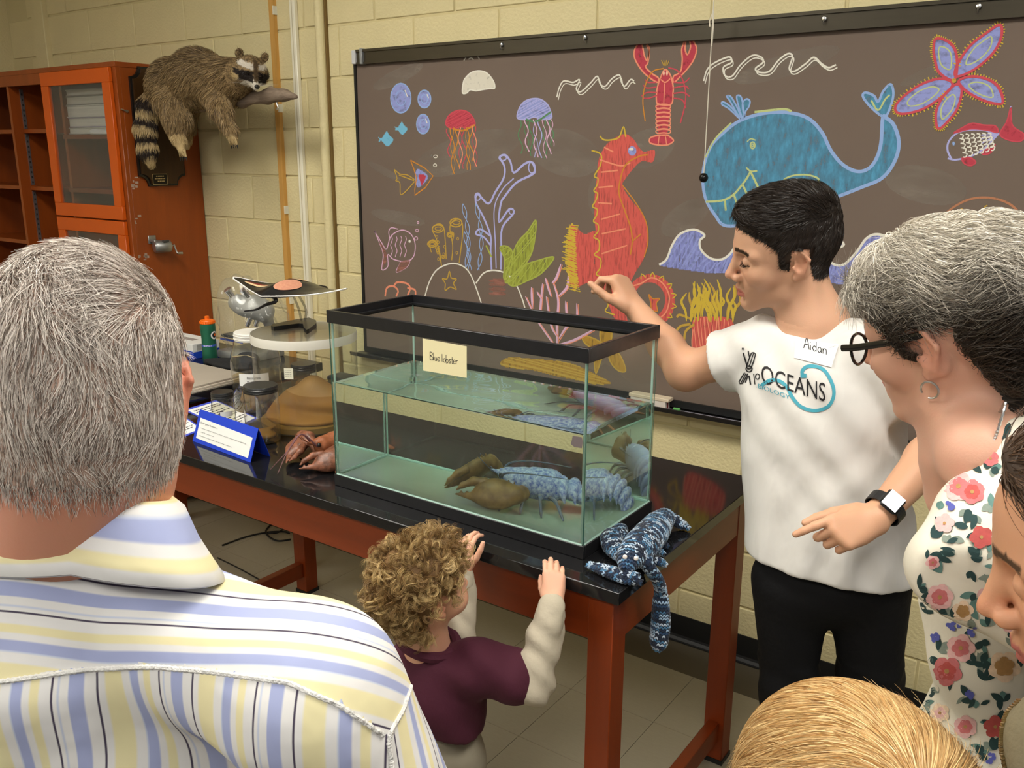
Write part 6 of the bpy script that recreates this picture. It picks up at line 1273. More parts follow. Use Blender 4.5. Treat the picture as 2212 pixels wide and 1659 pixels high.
# ================================================================== PEOPLE
def L3(c): return np.array(srgb(*c)[:3])
SKIN = mat('skin', (1, 1, 1, 1), 0.48, attr='col', sss=0.12, spec=0.4, bump=0.06, bscale=400)
HAIRM = mat('hair_strand', (1, 1, 1, 1), 0.42, attr='col', spec=0.5)
HAIRB = mat('hair_base', (1, 1, 1, 1), 0.7, attr='col', var=0.3, vscale=60)
def add_head(sd, o, R, s=1.0, nose=1.0, jaw=1.0, child=False, ears=True, k=1.0, neck=None):
    """skull, face and ears; local x forward, y left, z up, eyes at z = 0"""
    def p(x, y, z): return o + R @ (V(x, y, z)*s)
    def ell(c, r, kk, op='add', Rl=None): sd.ell(p(*c), np.array(r)*s, kk*s, R if Rl is None else R @ Rl, op)
    def cap(a, b, ra, rb, kk, op='add'): sd.cap(p(*a), p(*b), ra*s, rb*s, kk*s, op)
    ell((-0.012, 0, 0.028), (0.099, 0.077, 0.086), 0.01); ell((0.030, 0, 0.030), (0.066, 0.066, 0.070), 0.03)
    if child:
        ell((0.035, 0, -0.035), (0.056, 0.060, 0.058), 0.03)
        for y in (-1, 1): ell((0.052, 0.036*y, -0.040), (0.032, 0.028, 0.030), 0.02)
        ell((0.068, 0, -0.080), (0.018, 0.022, 0.016), 0.025); cap((0.09, 0, -0.012), (0.101, 0, -0.033), 0.008, 0.0095, 0.012)
        for y in (-1, 1): ell((0.094, 0.009*y, -0.036), (0.008, 0.006, 0.006), 0.006)
        ell((0.086, 0, -0.056), (0.012, 0.020, 0.008), 0.010)
    else:
        ell((0.040, 0, -0.030), (0.052, 0.058, 0.070), 0.03)
        for y in (-1, 1):
            cap((-0.004, 0.054*y, -0.040), (0.012, 0.050*y, -0.078), 0.020, 0.016, 0.02); cap((0.012, 0.050*y, -0.078), (0.076, 0.010*y, -0.106*jaw), 0.016, 0.015, 0.02)
            ell((0.060, 0.042*y, -0.030), (0.026, 0.022, 0.024), 0.02)
            cap((0.088, 0.010*y, 0.019), (0.070, 0.050*y, 0.015), 0.0105, 0.010, 0.014)
        ell((0.079, 0, -0.104*jaw), (0.017, 0.021, 0.016), 0.014); ell((0.070, 0, -0.070), (0.028, 0.034, 0.030), 0.02)
        cap((0.094, 0, 0.004), (0.112*nose, 0, -0.032), 0.0085, 0.0098, 0.012); ell((0.115*nose, 0, -0.037), (0.0105, 0.010, 0.009), 0.006)
        for y in (-1, 1): ell((0.102, 0.0135*y, -0.042), (0.011, 0.0075, 0.0085), 0.006); ell((0.1075, 0.0065*y, -0.050), (0.004, 0.003, 0.003), 0.003, 'sub')
        cap((0.088, 0.022, -0.0735), (0.0985, 0.006, -0.0685), 0.0035, 0.0058, 0.005); cap((0.088, -0.022, -0.0735), (0.0985, -0.006, -0.0685), 0.0035, 0.0058, 0.005); cap((0.0985, 0.006, -0.0685), (0.0985, -0.006, -0.0685), 0.0058, 0.0058, 0.005)
        cap((0.088, 0.020, -0.0780), (0.095, 0, -0.0835), 0.004, 0.0072, 0.005); cap((0.088, -0.020, -0.0780), (0.095, 0, -0.0835), 0.004, 0.0072, 0.005)
        cap((0.092, -0.022, -0.0755), (0.105, 0, -0.0757), 0.0010, 0.0016, 0.003, 'sub'); cap((0.092, 0.022, -0.0755), (0.105, 0, -0.0757), 0.0010, 0.0016, 0.003, 'sub')
        ell((0.093, 0, -0.094), (0.006, 0.016, 0.005), 0.008, 'sub')
    ex, ey = (0.078, 0.030) if child else (0.079, 0.0315)
    for y in (-1, 1):
        ell((ex+0.014, ey*y, 0.000), (0.014, 0.017, 0.012), 0.014, 'sub'); ell((ex, ey*y, -0.002), (0.0135, 0.0135, 0.0125), 0.003)
        if ears:
            t = rot((0, 0, 1), 0.42*y) @ rot((0, 1, 0), 0.18)
            ell((-0.012, 0.0785*y, -0.006), (0.0175, 0.0075, 0.031), 0.006, 'add', t); ell((-0.004, 0.086*y, 0.000), (0.0095, 0.006, 0.018), 0.006, 'sub', t); ell((-0.002, 0.077*y, -0.032), (0.0085, 0.0055, 0.010), 0.006, 'add', t); ell((0.004, 0.081*y, -0.012), (0.0035, 0.003, 0.006), 0.003, 'add', t)
            cap((-0.026, 0.088*y, 0.004), (-0.010, 0.086*y, 0.026), 0.0035, 0.0035, 0.004); cap((-0.026, 0.088*y, 0.004), (-0.014, 0.083*y, -0.026), 0.0035, 0.003, 0.004)
    return p
def face_colors(P, o, R, s, base, lips=None, brow=None, child=False, blush=0.10, stubble=None, lash=None):
    Q = ((P - o) @ R)/s; x, y, z = Q.T; ay = np.abs(y); c = np.repeat(L3(base)[None], len(P), 0)
    f = np.exp(-(((x-0.065)/0.03)**2 + ((ay-0.040)/0.018)**2 + ((z+0.035)/0.02)**2)) + np.exp(-(((x-0.115)/0.015)**2 + (ay/0.015)**2 + ((z+0.035)/0.014)**2)) + np.exp(-(((x+0.01)/0.03)**2 + ((ay-0.085)/0.010)**2 + ((z+0.005)/0.035)**2))
    c = c*(1 - np.clip(f, 0, 1)[:, None]*np.array([0.02, 1.6*blush, 1.8*blush]))
    if stubble:
        g = np.clip((-0.045 - z)/0.02, 0, 1)*np.clip((x+0.02)/0.03, 0, 1)*(z > -0.13); c = c*(1 - 0.22*g[:, None]*stubble)
    if lips:
        z0, hw = (-0.057, 0.017) if child else (-0.0765, 0.023)
        m = (x > 0.082) & (ay < hw) & (np.abs(z - z0) < (0.0075 if child else 0.0105)*np.sqrt(np.clip(1-(ay/hw)**2, 0, 1)) + 0.001); c[m] = L3(lips)
    if brow:
        zb = 0.0215 + 0.10*np.clip(ay-0.012, 0, 0.022) - 0.30*np.clip(ay-0.036, 0, 1); m = (x > 0.05) & (ay > 0.011) & (ay < 0.053) & (np.abs(z - zb) < 0.0042); c[m] = L3(brow)*0.8
    if lash:
        m = (x > 0.06) & (np.abs(ay-0.0315) < 0.0165) & (np.abs(z + 0.0065 + 8*(ay-0.0315)**2*0) < 0.0018); c[m] = L3(lash)
    return c
def hair_cap(name, P, F, o, R, s, maskf, thick, col, par, base, ramp=0.02):
    """scalp faces pushed out by the hair's thickness"""
    Q = ((P - o) @ R)/s; mk = maskf(Q); mk[(np.abs(Q[:, 1]) > 0.0735) & (Q[:, 2] < 0.024) & (Q[:, 0] > -0.044) & (Q[:, 0] < 0.016)] = -1.0; sel = (mk > -0.004)[F].all(1); Fs = F[sel]; ids = np.unique(Fs); mp = np.full(len(P), -1); mp[ids] = np.arange(len(ids))
    N = vnormals(P, F); t = np.clip(mk[ids]/ramp, -0.1, 1); t = t*t*(3-2*t)*np.sign(t); th = thick(Q[ids]) if callable(thick) else np.full(len(ids), thick)
    P2 = P[ids] + N[ids]*(0.0012 + th*s*t)[:, None]
    return from_arrays(name, P2 - base, mp[Fs], HAIRB, par, smooth=True, col=col(Q[ids]) if callable(col) else np.repeat(L3(col)[None], len(ids), 0)), P2, mp[Fs]
def hair_strands(name, P2, F2, o, R, s, n, flow, length, lift, colf, par, base, width=0.0009, S=5, curl=0.0, jit=0.25, gravity=0.0, cn=6.0, clump=0.0, hug=0.0):
    pt, nn = sample_surface(P2, F2, n); Q = ((pt-o) @ R)/s; d = flow(Q)
    if clump:
        q = Q*np.array([1.0, 1.0, 1.0]); wv = np.stack([np.sin(61*q[:, 1]+37*q[:, 2]+2*np.sin(45*q[:, 0])), np.sin(53*q[:, 0]-47*q[:, 2]+2*np.sin(39*q[:, 1])), np.sin(57*q[:, 0]+49*q[:, 1]+1.3)], 1)
        fine = np.stack([np.sin(190*q[:, 1]+150*q[:, 2]), np.sin(170*q[:, 0]-160*q[:, 2]), np.sin(180*q[:, 0]+140*q[:, 1])], 1); d = d + clump*wv + 0.5*clump*fine
    d = d @ R.T; d = d + RNG.normal(size=d.shape)*jit; d -= nn*np.sum(d*nn, axis=1, keepdims=True)*0.98; d /= np.linalg.norm(d, axis=1, keepdims=True)+1e-9
    ln = (length(Q) if callable(length) else np.full(n, length))*RNG.uniform(0.6, 1.2, n); lf = lift(Q) if callable(lift) else np.full(n, lift)
    t = np.linspace(0, 1, S)[None, :, None]; path = pt[:, None] + ln[:, None, None]*(d[:, None]*t + nn[:, None]*(lf[:, None, None]*(t - 0.75*t*t))) + np.array([0, 0, -1.0])*gravity*(t**2)*ln[:, None, None] - nn[:, None]*(hug*ln[:, None, None]**2/0.19)*t*t
    if curl:
        ph = (RNG.random((n, 1, 1))*(6.28 if not clump else 1.2) + (0 if not clump else (3*np.sin(70*Q[:, :1]+55*Q[:, 1:2])+3*np.sin(62*Q[:, 2:]))[:, :, None])); sd_ = np.cross(d, nn); w = cn*(0.7+0.6*RNG.random((n, 1, 1))); path += curl*(sd_[:, None]*np.cos(w*t*6.28/2+ph) + nn[:, None]*np.sin(w*t*6.28/2+ph))*np.minimum(1, t*4)
    return strands(name, path - base, width, colf(Q), HAIRM, par)
def add_hand(sd, w, X, Z, side=1, s=1.0, curls=None, thumb=(0.35, 0.3), spread=0.06, tdir=None):
    """w wrist, X towards the knuckles, Z out of the back of the hand; thumb on side*Y"""
    X = nrm(X); Z = nrm(np.asarray(Z, float) - X*np.dot(Z, X)); Y = np.cross(Z, X)*side
    def p(x, y, z): return w + (X*x + Y*y + Z*z)*s
    for i, y in enumerate((0.027, 0.009, -0.009, -0.026)):
        kx = (0.086, 0.090, 0.085, 0.077)[i]
        sd.cap(p(0.004, y*0.55, -0.001), p(kx, y, 0.0), 0.015*s, 0.0112*s, 0.014*s)
    sd.ell(p(0.045, 0, -0.006), np.array((0.046, 0.036, 0.014))*s, 0.01*s, np.stack([X, Y, Z], 1)); sd.ell(p(0.032, 0.022, -0.012), np.array((0.028, 0.018, 0.014))*s, 0.012*s, np.stack([X, Y, Z], 1))
    curls = curls or [(0.4, 0.5, 0.3)]*4; tips = []
    for i, y in enumerate((0.027, 0.009, -0.009, -0.026)):
        kx = (0.086, 0.090, 0.085, 0.077)[i]; L = (0.072, 0.080, 0.074, 0.058)[i]; q = p(kx, y, 0.0); a = 0.0; r0 = (0.0092, 0.0095, 0.009, 0.008)[i]
        for j, (fr, c) in enumerate(zip((0.46, 0.30, 0.24), curls[i])):
            a += c; d = X*math.cos(a) - Z*math.sin(a) + Y*spread*(1.5-i)*(1 if j == 0 else 0.6); q2 = q + nrm(d)*L*fr*s
            sd.cap(q, q2, r0*s*(1-0.08*j), r0*s*(0.93-0.10*j), 0.0025*s); q = q2
        tips.append((q, nrm(d)))
    tb = p(0.022, 0.026, -0.008); td = nrm(X*0.62 + Y*0.75 - Z*0.25) if tdir is None else nrm(X*tdir[0] + Y*tdir[1] + Z*tdir[2]); t1 = tb + td*0.042*s; td2 = nrm(td + X*thumb[0] - Y*thumb[1]*0.6); t2 = t1 + td2*0.033*s; td3 = nrm(td2 + X*thumb[1]*0.6 - Y*0.1); t3 = t2 + td3*0.024*s
    sd.cap(tb, t1, 0.0145*s, 0.0115*s, 0.010*s).cap(t1, t2, 0.0112*s, 0.0098*s, 0.003*s).cap(t2, t3, 0.0098*s, 0.0078*s, 0.003*s)
    return tips
def drape(name, bvh, vs, fs, m, par, base, off=0.0016, maxe=9.0):
    """lay a flat print (drawn in the picture frame) on a surface, as seen from the camera"""
    vs = [np.array(v, float) for v in vs]; fs = [list(f) for f in fs]
    tri = []
    for f in fs:
        for i in range(1, len(f)-1): tri.append((f[0], f[i], f[i+1]))
    for _ in range(4):
        new, mid, done = [], {}, True
        for a, b, c in tri:
            e = [(np.linalg.norm(vs[a]-vs[b]), a, b), (np.linalg.norm(vs[b]-vs[c]), b, c), (np.linalg.norm(vs[c]-vs[a]), c, a)]; L, i, j = max(e, key=lambda t: t[0])
            if L > maxe:
                done = False; k = (min(i, j), max(i, j))
                if k not in mid: vs.append((vs[i]+vs[j])/2); mid[k] = len(vs)-1
                o_ = [q for q in (a, b, c) if q not in (i, j)][0]; new += [(o_, i, mid[k]), (o_, mid[k], j)]
            else: new.append((a, b, c))
        tri = new
        if done: break
    P, ok = [], []
    for v in vs:
        d = Vector(ray(v[0], v[1])).normalized(); h = bvh.ray_cast(Vector(CAMP), d)
        ok.append(h[0] is not None); P.append(np.array(h[0] - d*off) if h[0] is not None else np.zeros(3))
    tri = [t for t in tri if all(ok[i] for i in t) and max(np.linalg.norm(P[t[0]]-P[t[1]]), np.linalg.norm(P[t[1]]-P[t[2]])) < 0.06]
    used = sorted({i for t in tri for i in t}); mp = {u: i for i, u in enumerate(used)}
    if not used: return None
    return from_arrays(name, [P[u]-base for u in used], [tuple(mp[i] for i in t) for t in tri], m, par)
def poly_faces(q): return [tuple(int(i) for i in t) for t in tessellate_polygon([[Vector((a, b, 0)) for a, b in q]])]
def cloth(name, sd, m, par, base, sm=1, col=None):
    P, F = sd.mesh(); P = smooth_mesh(P, F, sm) if sm else P; return from_arrays(name, P - base, F, m, par, smooth=True, col=col), P, F

# ---------------------------------------------------------------- the young presenter
FH = nrm(V(CF[0], CF[1], 0)); UP = V(0, 0, 1)
S0 = V(*at(1800, 1250, d=1.98)); S0[2] = 0.0
stu = tag(empty('person', tuple(S0)), 'young man with short dark hair in a white printed T-shirt gesturing over the tank', 'person'); SB = S0
ho = V(0.2498, -0.871, 1.5392); hfw = nrm(V(-0.8502, -0.4935, -0.1832)); HRs = frame(hfw, V(-0.0112, -0.30, 0.9436))
NB = at(1757, 706, d=1.92); HP = at(1797, 1240, d=1.98)
sd = SDF(ho - V(0.19, 0.19, 0.36), ho + V(0.19, 0.19, 0.17), 0.0030); SH = 1.04
hp_ = add_head(sd, ho, HRs, SH)
sd.cap(hp_(-0.025, 0, -0.045), NB + V(0.0, 0, 0.01), 0.053, 0.056, 0.03).cap(hp_(0.02, 0, -0.085), NB + FH*-0.02, 0.026, 0.042, 0.03).cap(NB, NB - UP*0.10, 0.075, 0.10, 0.03).cap(hp_(-0.03, 0.05, -0.03), NB - FH*0.05 - CR*0.01, 0.014, 0.014, 0.02)
P1, F1 = sd.mesh(); P1 = smooth_mesh(P1, F1, 1, 0.4)
c1 = face_colors(P1, ho, HRs, SH, (216, 168, 138), (190, 116, 104), (52, 36, 26), stubble=0.7, lash=(70, 46, 36))
# hair region of a short back-and-sides cut
zx = np.array([(-0.13, -0.055), (-0.06, -0.055), (-0.036, -0.040), (-0.030, 0.020), (0.004, 0.026), (0.008, -0.018), (0.026, -0.012), (0.032, 0.030), (0.055, 0.050), (0.085, 0.066), (0.12, 0.068)])
mk_s = lambda Q: Q[:, 2] - np.interp(Q[:, 0], zx[:, 0], zx[:, 1]) + 0.0*np.abs(Q[:, 1])
c1[mk_s(((P1-ho) @ HRs)/SH) > 0] = L3((50, 38, 30))
# right arm (reaching) with hand, left arm (across) with hand
RS, RE, RW = at(1642, 756, d=1.99), at(1482, 800, d=2.11), at(1374, 668, d=2.19)
sd = SDF(np.min([RS, RE, RW], 0)-0.17, np.max([RS, RE, RW], 0)+0.17, 0.0034)
sd.cap(RS, RE, 0.050, 0.042, 0.02).cap(RE, RE*0.6+RW*0.4, 0.044, 0.040, 0.02).cap(RE*0.6+RW*0.4, RW, 0.040, 0.027, 0.02).ell(RE, 0.045, 0.02)
hx = at(1332, 596, d=2.20) - RW; add_hand(sd, RW, hx, nrm(CR*0.75 - FH*0.55 + UP*0.2), 1, 1.0, [(0.9, 0.9, 0.4), (1.1, 1.1, 0.5), (1.2, 1.2, 0.5), (1.2, 1.2, 0.5)], thumb=(0.5, 0.2), tdir=(0.75, 0.55, -0.35))
P2, F2 = sd.mesh(); P2 = smooth_mesh(P2, F2, 1, 0.3)
LS, LE, LW = at(1900, 765, d=1.84), at(2064, 925, d=1.76), at(1892, 1120, d=1.67)
sd = SDF(np.min([LS, LE, LW], 0)-V(0.12, 0.12, 0.12), np.max([LS, LE, LW], 0)+V(0.12, 0.12, 0.10), 0.0034) if False else SDF(np.minimum(np.min([LS, LE, LW], 0)-0.08, at(1700, 1200, d=1.62)-0.06), np.max([LS, LE, LW], 0)+0.09, 0.0032)
sd.cap(LS, LE, 0.050, 0.039, 0.02).cap(LE, LE*0.65+LW*0.35, 0.040, 0.040, 0.02).cap(LE*0.65+LW*0.35, LW, 0.041, 0.026, 0.02)
lx = at(1790, 1160, d=1.64) - LW; add_hand(sd, LW, lx, nrm(-FH*0.80 + UP*0.55 - CR*0.1), -1, 1.0, [(0.22, 0.35, 0.2), (1.0, 1.2, 0.5), (1.15, 1.3, 0.5), (1.2, 1.3, 0.5)], thumb=(0.6, 0.3), tdir=(0.8, 0.35, -0.55), spread=0.02)
P3, F3 = sd.mesh(); P3 = smooth_mesh(P3, F3, 1, 0.3)
Pa, Fa = join_meshes([(P1, F1), (P2, F2), (P3, F3)]); arm_c = np.repeat(L3((212, 162, 130))[None], len(P2)+len(P3), 0)
from_arrays('body', Pa - SB, Fa, SKIN, stu, smooth=True, col=np.concatenate([c1, arm_c]))
hcap, HP2, HF2 = hair_cap('hair', P1, F1, ho, HRs, SH, mk_s, lambda Q: 0.002 + 0.017*np.clip((Q[:, 2]-0.045)/0.05, 0, 1), (34, 26, 21), stu, SB)
def sflow(Q): return np.stack([0.75 + 0*Q[:, 0], -0.25*np.sign(Q[:, 1]+0.01)*(Q[:, 2] > 0.06) - 0.3*(Q[:, 2] > 0.08), np.where(Q[:, 2] > 0.07, -0.05, -0.95)], 1)
dkc = lambda Q: L3((38, 29, 23))[None]*(0.55 + 0.9*RNG.random((len(Q), 1)))*(1 + 1.0*(RNG.random((len(Q), 1)) < 0.06))
hair_strands('hair_strands', HP2, HF2, ho, HRs, SH, 14000, sflow, lambda Q: np.where(Q[:, 2] > 0.075, 0.026, 0.010), lambda Q: np.where(Q[:, 2] > 0.06, 0.30, 0.2), dkc, stu, SB, 0.0009, jit=0.15, clump=0.30)
# eye: lid slit and iris of the visible side come from the face mesh; lashes and brows as fine hair
br = []
for y in (-1, 1):
    for i in range(90):
        t = random.random(); a = V(0.0915-0.018*t, (0.013+0.036*t)*y, 0.0200+0.006*t-0.006*t*t+random.uniform(-0.003, 0.003)); br.append([hp_(*a), hp_(*(a+V(0.001, 0.006*y, 0.002))), hp_(*(a+V(-0.001, 0.011*y, 0.001)))])
    for i in range(26):
        t = i/25; a = V(0.0925-0.006*abs(t-0.35)*2, (0.018+0.026*t)*y, -0.0055-0.002*math.sin(t*PI)); br.append([hp_(*a), hp_(*(a+V(0.004, 0.002*y, -0.001))), hp_(*(a+V(0.007, 0.004*y, -0.002)))])
strands('eyebrows', np.array(br)-SB, 0.0012, np.tile(L3((36, 26, 20)), (len(br), 1)), HAIRM, stu)
# T-shirt
TF = nrm(-FH*0.96 - CR*0.22); TL_ = nrm(np.cross(UP, TF)); TL_ = TL_ if np.dot(TL_, CR) > 0 else -TL_; ax_ = nrm(NB-HP); TF2 = nrm(np.cross(TL_, ax_)); TF2 = TF2 if np.dot(TF2, TF) > 0 else -TF2; TR = np.stack([TL_, TF2, ax_], 1)
sd = SDF(np.minimum(HP, NB)-V(0.36, 0.30, 0.16), np.maximum(HP, NB)+V(0.36, 0.30, 0.12), 0.0048)
def tq(t, a=0.0, f=0.0): return NB*(1-t) + HP*t + TL_*a + TF2*f
sd.ell(tq(0.16, 0.01, 0.0), (0.165, 0.105, 0.10), 0.05, TR).ell(tq(0.32, 0.01, 0.01), (0.172, 0.122, 0.13), 0.06, TR).ell(tq(0.52, 0, 0.01), (0.168, 0.120, 0.14), 0.06, TR).ell(tq(0.74, 0, 0.01), (0.170, 0.124, 0.15), 0.06, TR).ell(tq(0.96, 0.0, 0.01), (0.178, 0.130, 0.16), 0.06, TR)
sd.cap(NB - UP*0.062, RS + UP*0.0, 0.064, 0.064, 0.04).cap(NB - UP*0.062, LS + UP*0.0, 0.064, 0.064, 0.04)
re = RS*0.45 + RE*0.55; le = LS*0.36 + LE*0.64
sd.cap(RS, re, 0.070, 0.074, 0.04).cap(LS, le, 0.072, 0.080, 0.04)
def folds(x, y, z):
    a = x*TL_[0] + y*TL_[1]; m1 = 0.5 + 0.5*np.sin(7*a + 5*z + 1.0); m2 = 0.5 + 0.5*np.sin(9*z - 6*a)
    return 0.0042*m1*np.sin(62*(0.75*z + 0.65*a) + 2.5*np.sin(9*a + 6*z)) + 0.0038*m2*np.sin(70*(0.45*z - 0.9*a) + 2.2*np.sin(11*z + 5*a)) + 0.004*np.sin(26*a + 9*z)
sd.warp(folds)
re2 = RS*0.50 + RE*0.50; le2 = LS*0.40 + LE*0.60
# open sleeve ends and hem
def cutcap(p, n, r):
    a = nrm(n); q = p + a*0.10; sl, g = sd._sub(q-0.13, q+0.13, 0.0)
    if sl is None: return
    e = np.maximum(-( (g[0]-p[0])*a[0] + (g[1]-p[1])*a[1] + (g[2]-p[2])*a[2]), np.sqrt((g[0]-q[0])**2+(g[1]-q[1])**2+(g[2]-q[2])**2) - r); sd._mix(sl, e.astype(np.float32), 0.0, 'sub')
cutcap(re2, RE-RS, 0.135); cutcap(le2, LE-LS, 0.135)
h1, h2 = at(1612, 1212, d=1.93), at(1975, 1254, d=1.93); nhem = nrm(np.cross(h2-h1, FH)); nhem = nhem if nhem[2] < 0 else -nhem; sd.plane(h1, nhem, 0.004)
sd.cap(NB + UP*0.0, NB + UP*0.2, 0.064, 0.075, 0.010, 'sub')
M_tee = mat('white_cotton', srgb(222, 219, 214), 0.9, bump=0.5, bscale=4.5, stretch=(1.6, 1.6, 0.7), bdist=0.05)
tee, TP, TFc = cloth('t_shirt', sd, M_tee, stu, SB, 2)
tb_ = BVHTree.FromPolygons([tuple(v) for v in TP], [tuple(f) for f in TFc])
# collar ring
cr_ = []
for t in np.linspace(0, 2*PI, 40, endpoint=False):
    d = TL_*math.cos(t) + TF2*math.sin(t); q = NB + UP*0.004 + d*0.070 - UP*0.026*math.sin(t) ; cr_.append(q)
MB().tube([q - SB for q in cr_ + cr_[:1]], 0.0085, 8, cap=False).build('collar', M_tee, stu, smooth=True)
M_teal = mat('teal_print', srgb(70, 160, 180), 0.7); M_bk = mat('black_print', srgb(28, 26, 28), 0.7)
def pstroke(name, pts, w, m, closed=False, n=6, taper=False):
    q = catmull([np.array(p, float) for p in pts], n, closed); vs, fs = ribbon2d(q, w, closed, taper); return drape(name, tb_, vs, fs, m, tee, SB*0)
def pz(u, v): return (1480 + u/2.336, 580 + v/2.336)
def onshirt(o):
    if o is not None: o.location = (0, 0, 0); o.data.transform(Matrix.Translation(Vector(-SB)))
    return o
sw = [pz(*q) for q in ((597, 548), (590, 520), (610, 497), (645, 492), (690, 505), (722, 540), (748, 600), (748, 650), (722, 695), (670, 716), (620, 712), (575, 690), (540, 648), (515, 600), (480, 570), (440, 562), (405, 575), (385, 592))]
onshirt(pstroke('swirl_print', sw, 7.5, M_teal)); onshirt(pstroke('swirl_print', [pz(597, 530), pz(597, 552)], 13, M_teal, n=2))
v, f = text_mesh('OCEANS', 1.0); v = np.array(v)[:, :2]; wv_ = v[:, 0].max()
lt = [(1643 + (a/wv_)*140, 826 + (a/wv_)*42 - b*(52 + 12*abs(a/wv_-0.5))) for a, b in v]; onshirt(drape('word_print', tb_, lt, f, M_bk, tee, SB*0))
v, f = text_mesh('o', 1.0); onshirt(drape('word_print', tb_, [(1630 + a*22, 820 - b*30) for a, b, c in v], f, M_bk, tee, SB*0))
v, f = text_mesh('.BIOLOGY', 1.0); v = np.array(v)[:, :2]; wv_ = v[:, 0].max(); onshirt(drape('word_print', tb_, [(1632 + (a/wv_)*74, 836 + (a/wv_)*27 - b*14) for a, b in v], f, M_teal, tee, SB*0))
for q, w in (([(291, 400), (291, 410)], 4), ([(292, 425), (312, 492)], 3), ([(318, 415), (325, 450)], 2.5), ([(335, 425), (355, 432), (330, 505), (310, 495), (335, 425)], 2.5), ([(345, 428), (322, 498)], 2), ([(300, 525), (272, 572), (288, 580), (316, 530)], 2.5), ([(308, 528), (282, 576)], 2), ([(318, 540), (303, 575)], 2.5), ([(322, 540), (330, 586)], 3), ([(345, 530), (352, 585)], 2)): onshirt(pstroke('emblem_print', [pz(*t) for t in q], w, M_bk, n=2))
onshirt(pstroke('emblem_print', [pz(322+15*math.cos(t), 506+15*math.sin(t)) for t in np.linspace(0, 6.28, 12, endpoint=False)], 2.5, M_bk, True)); onshirt(pstroke('emblem_print', [pz(316, 505), pz(328, 507)], 2.5, M_bk, n=2))
tg_ = [pz(557, 352), pz(775, 384), pz(738, 498), pz(550, 450)]; nt_ = onshirt(drape('name_sticker', tb_, tg_, [(0, 1, 2, 3)], mat('sticker_white', srgb(244, 243, 240), 0.4), tee, SB*0, 0.003))
for st in handwrite('Aidan', 0, 0, 11.5):
    vs, fs = ribbon2d([(1736 + a*1.06, 752 + b*1.0 + a*0.30) for a, b in st], 1.8); onshirt(drape('handwriting', tb_, vs, fs, M_ink, tee, SB*0, 0.0036))
# wristwatch
wd = nrm(LE-LW); wc = LW + wd*0.030; zW = nrm(-FH*0.80 + UP*0.55 - CR*0.1); zW = nrm(zW - wd*np.dot(zW, wd)); yW = np.cross(zW, wd)
wt = MB(); cring = [wc + 0.0325*(math.cos(t)*zW*0.95 + math.sin(t)*yW*1.05) for t in np.linspace(0, 2*PI, 33)]; band = MB()
for i in range(32):
    a, b = cring[i], cring[i+1]; h = wd*0.011; n1 = nrm(a-wc)*0.0022; n2 = nrm(b-wc)*0.0022; band.add([a-h, b-h, b+h, a+h, a-h+n1, b-h+n2, b+h+n2, a+h+n1], [(4, 5, 6, 7), (0, 4, 7, 3), (1, 2, 6, 5), (0, 1, 5, 4), (3, 7, 6, 2)])
wr_ = band.build('watch_strap', mat('black_strap', (0.012, 0.012, 0.013, 1), 0.5), stu, smooth=True); wr_.location = -SB
MW = Matrix(((yW[0], wd[0], zW[0], 0), (yW[1], wd[1], zW[1], 0), (yW[2], wd[2], zW[2], 0), (0, 0, 0, 1))); MW.translation = Vector(wc + zW*0.0335)
o = MB().box((-0.0185, -0.021, -0.004), (0.0185, 0.021, 0.006), 0.005, MW).build('watch_case', mat('dark_case', (0.01, 0.01, 0.011, 1), 0.15), wr_, smooth=True)
o = MB().box((-0.0150, -0.0175, 0.0061), (0.0150, 0.0175, 0.0066), 0.0, MW).build('watch_screen', mat('lit_screen', (0.95, 0.96, 1.0, 1), 0.2, emit=1.1), wr_)
# trousers and shoes
sd = SDF(V(HP[0]-0.34, HP[1]-0.32, 0.05), V(HP[0]+0.34, HP[1]+0.32, HP[2]+0.08), 0.006)
ha, ka = at(1708, 1270, d=2.00), at(1704, 1455, d=2.06); hb_, kb = at(1872, 1280, d=1.98), at(1880, 1450, d=2.03)
aa_ = V(ka[0]-0.005, ka[1]+0.02, 0.09); ab_ = V(kb[0]+0.01, kb[1]+0.02, 0.09)
sd.ell(HP + V(0, 0, -0.01), (0.150, 0.108, 0.10), 0.04, TR).cap(ha + UP*0.02, ka, 0.088, 0.062, 0.03).cap(ka, aa_, 0.062, 0.052, 0.03).cap(hb_ + UP*0.02, kb, 0.092, 0.066, 0.03).cap(kb, ab_, 0.066, 0.054, 0.03)
sd.warp(lambda x, y, z: 0.004*np.sin(60*z+14*x+3*np.sin(20*y))*(z < 0.62)); cloth('trousers', sd, mat('black_trousers', (0.008, 0.008, 0.009, 1), 0.8, bump=0.2, bscale=50, spec=0.2), stu, SB, 1)
for a_k in (aa_, ab_):
    q = V(a_k[0], a_k[1], 0); sd = SDF(q + V(-0.16, -0.24, -0.005), q + V(0.16, 0.16, 0.14), 0.005); fdn = nrm(TF*V(1, 1, 0)); sd.cap(q + V(0, 0, 0.045), q + fdn*0.13 + V(0, 0, 0.035), 0.045, 0.04, 0.02).cap(q + V(0, 0, 0.05), q + V(0, 0, 0.10), 0.045, 0.042, 0.02).plane((0, 0, 0.001), (0, 0, -1)); cloth('shoe', sd, mat('black_shoe', (0.015, 0.015, 0.015, 1), 0.4), stu, SB, 1)
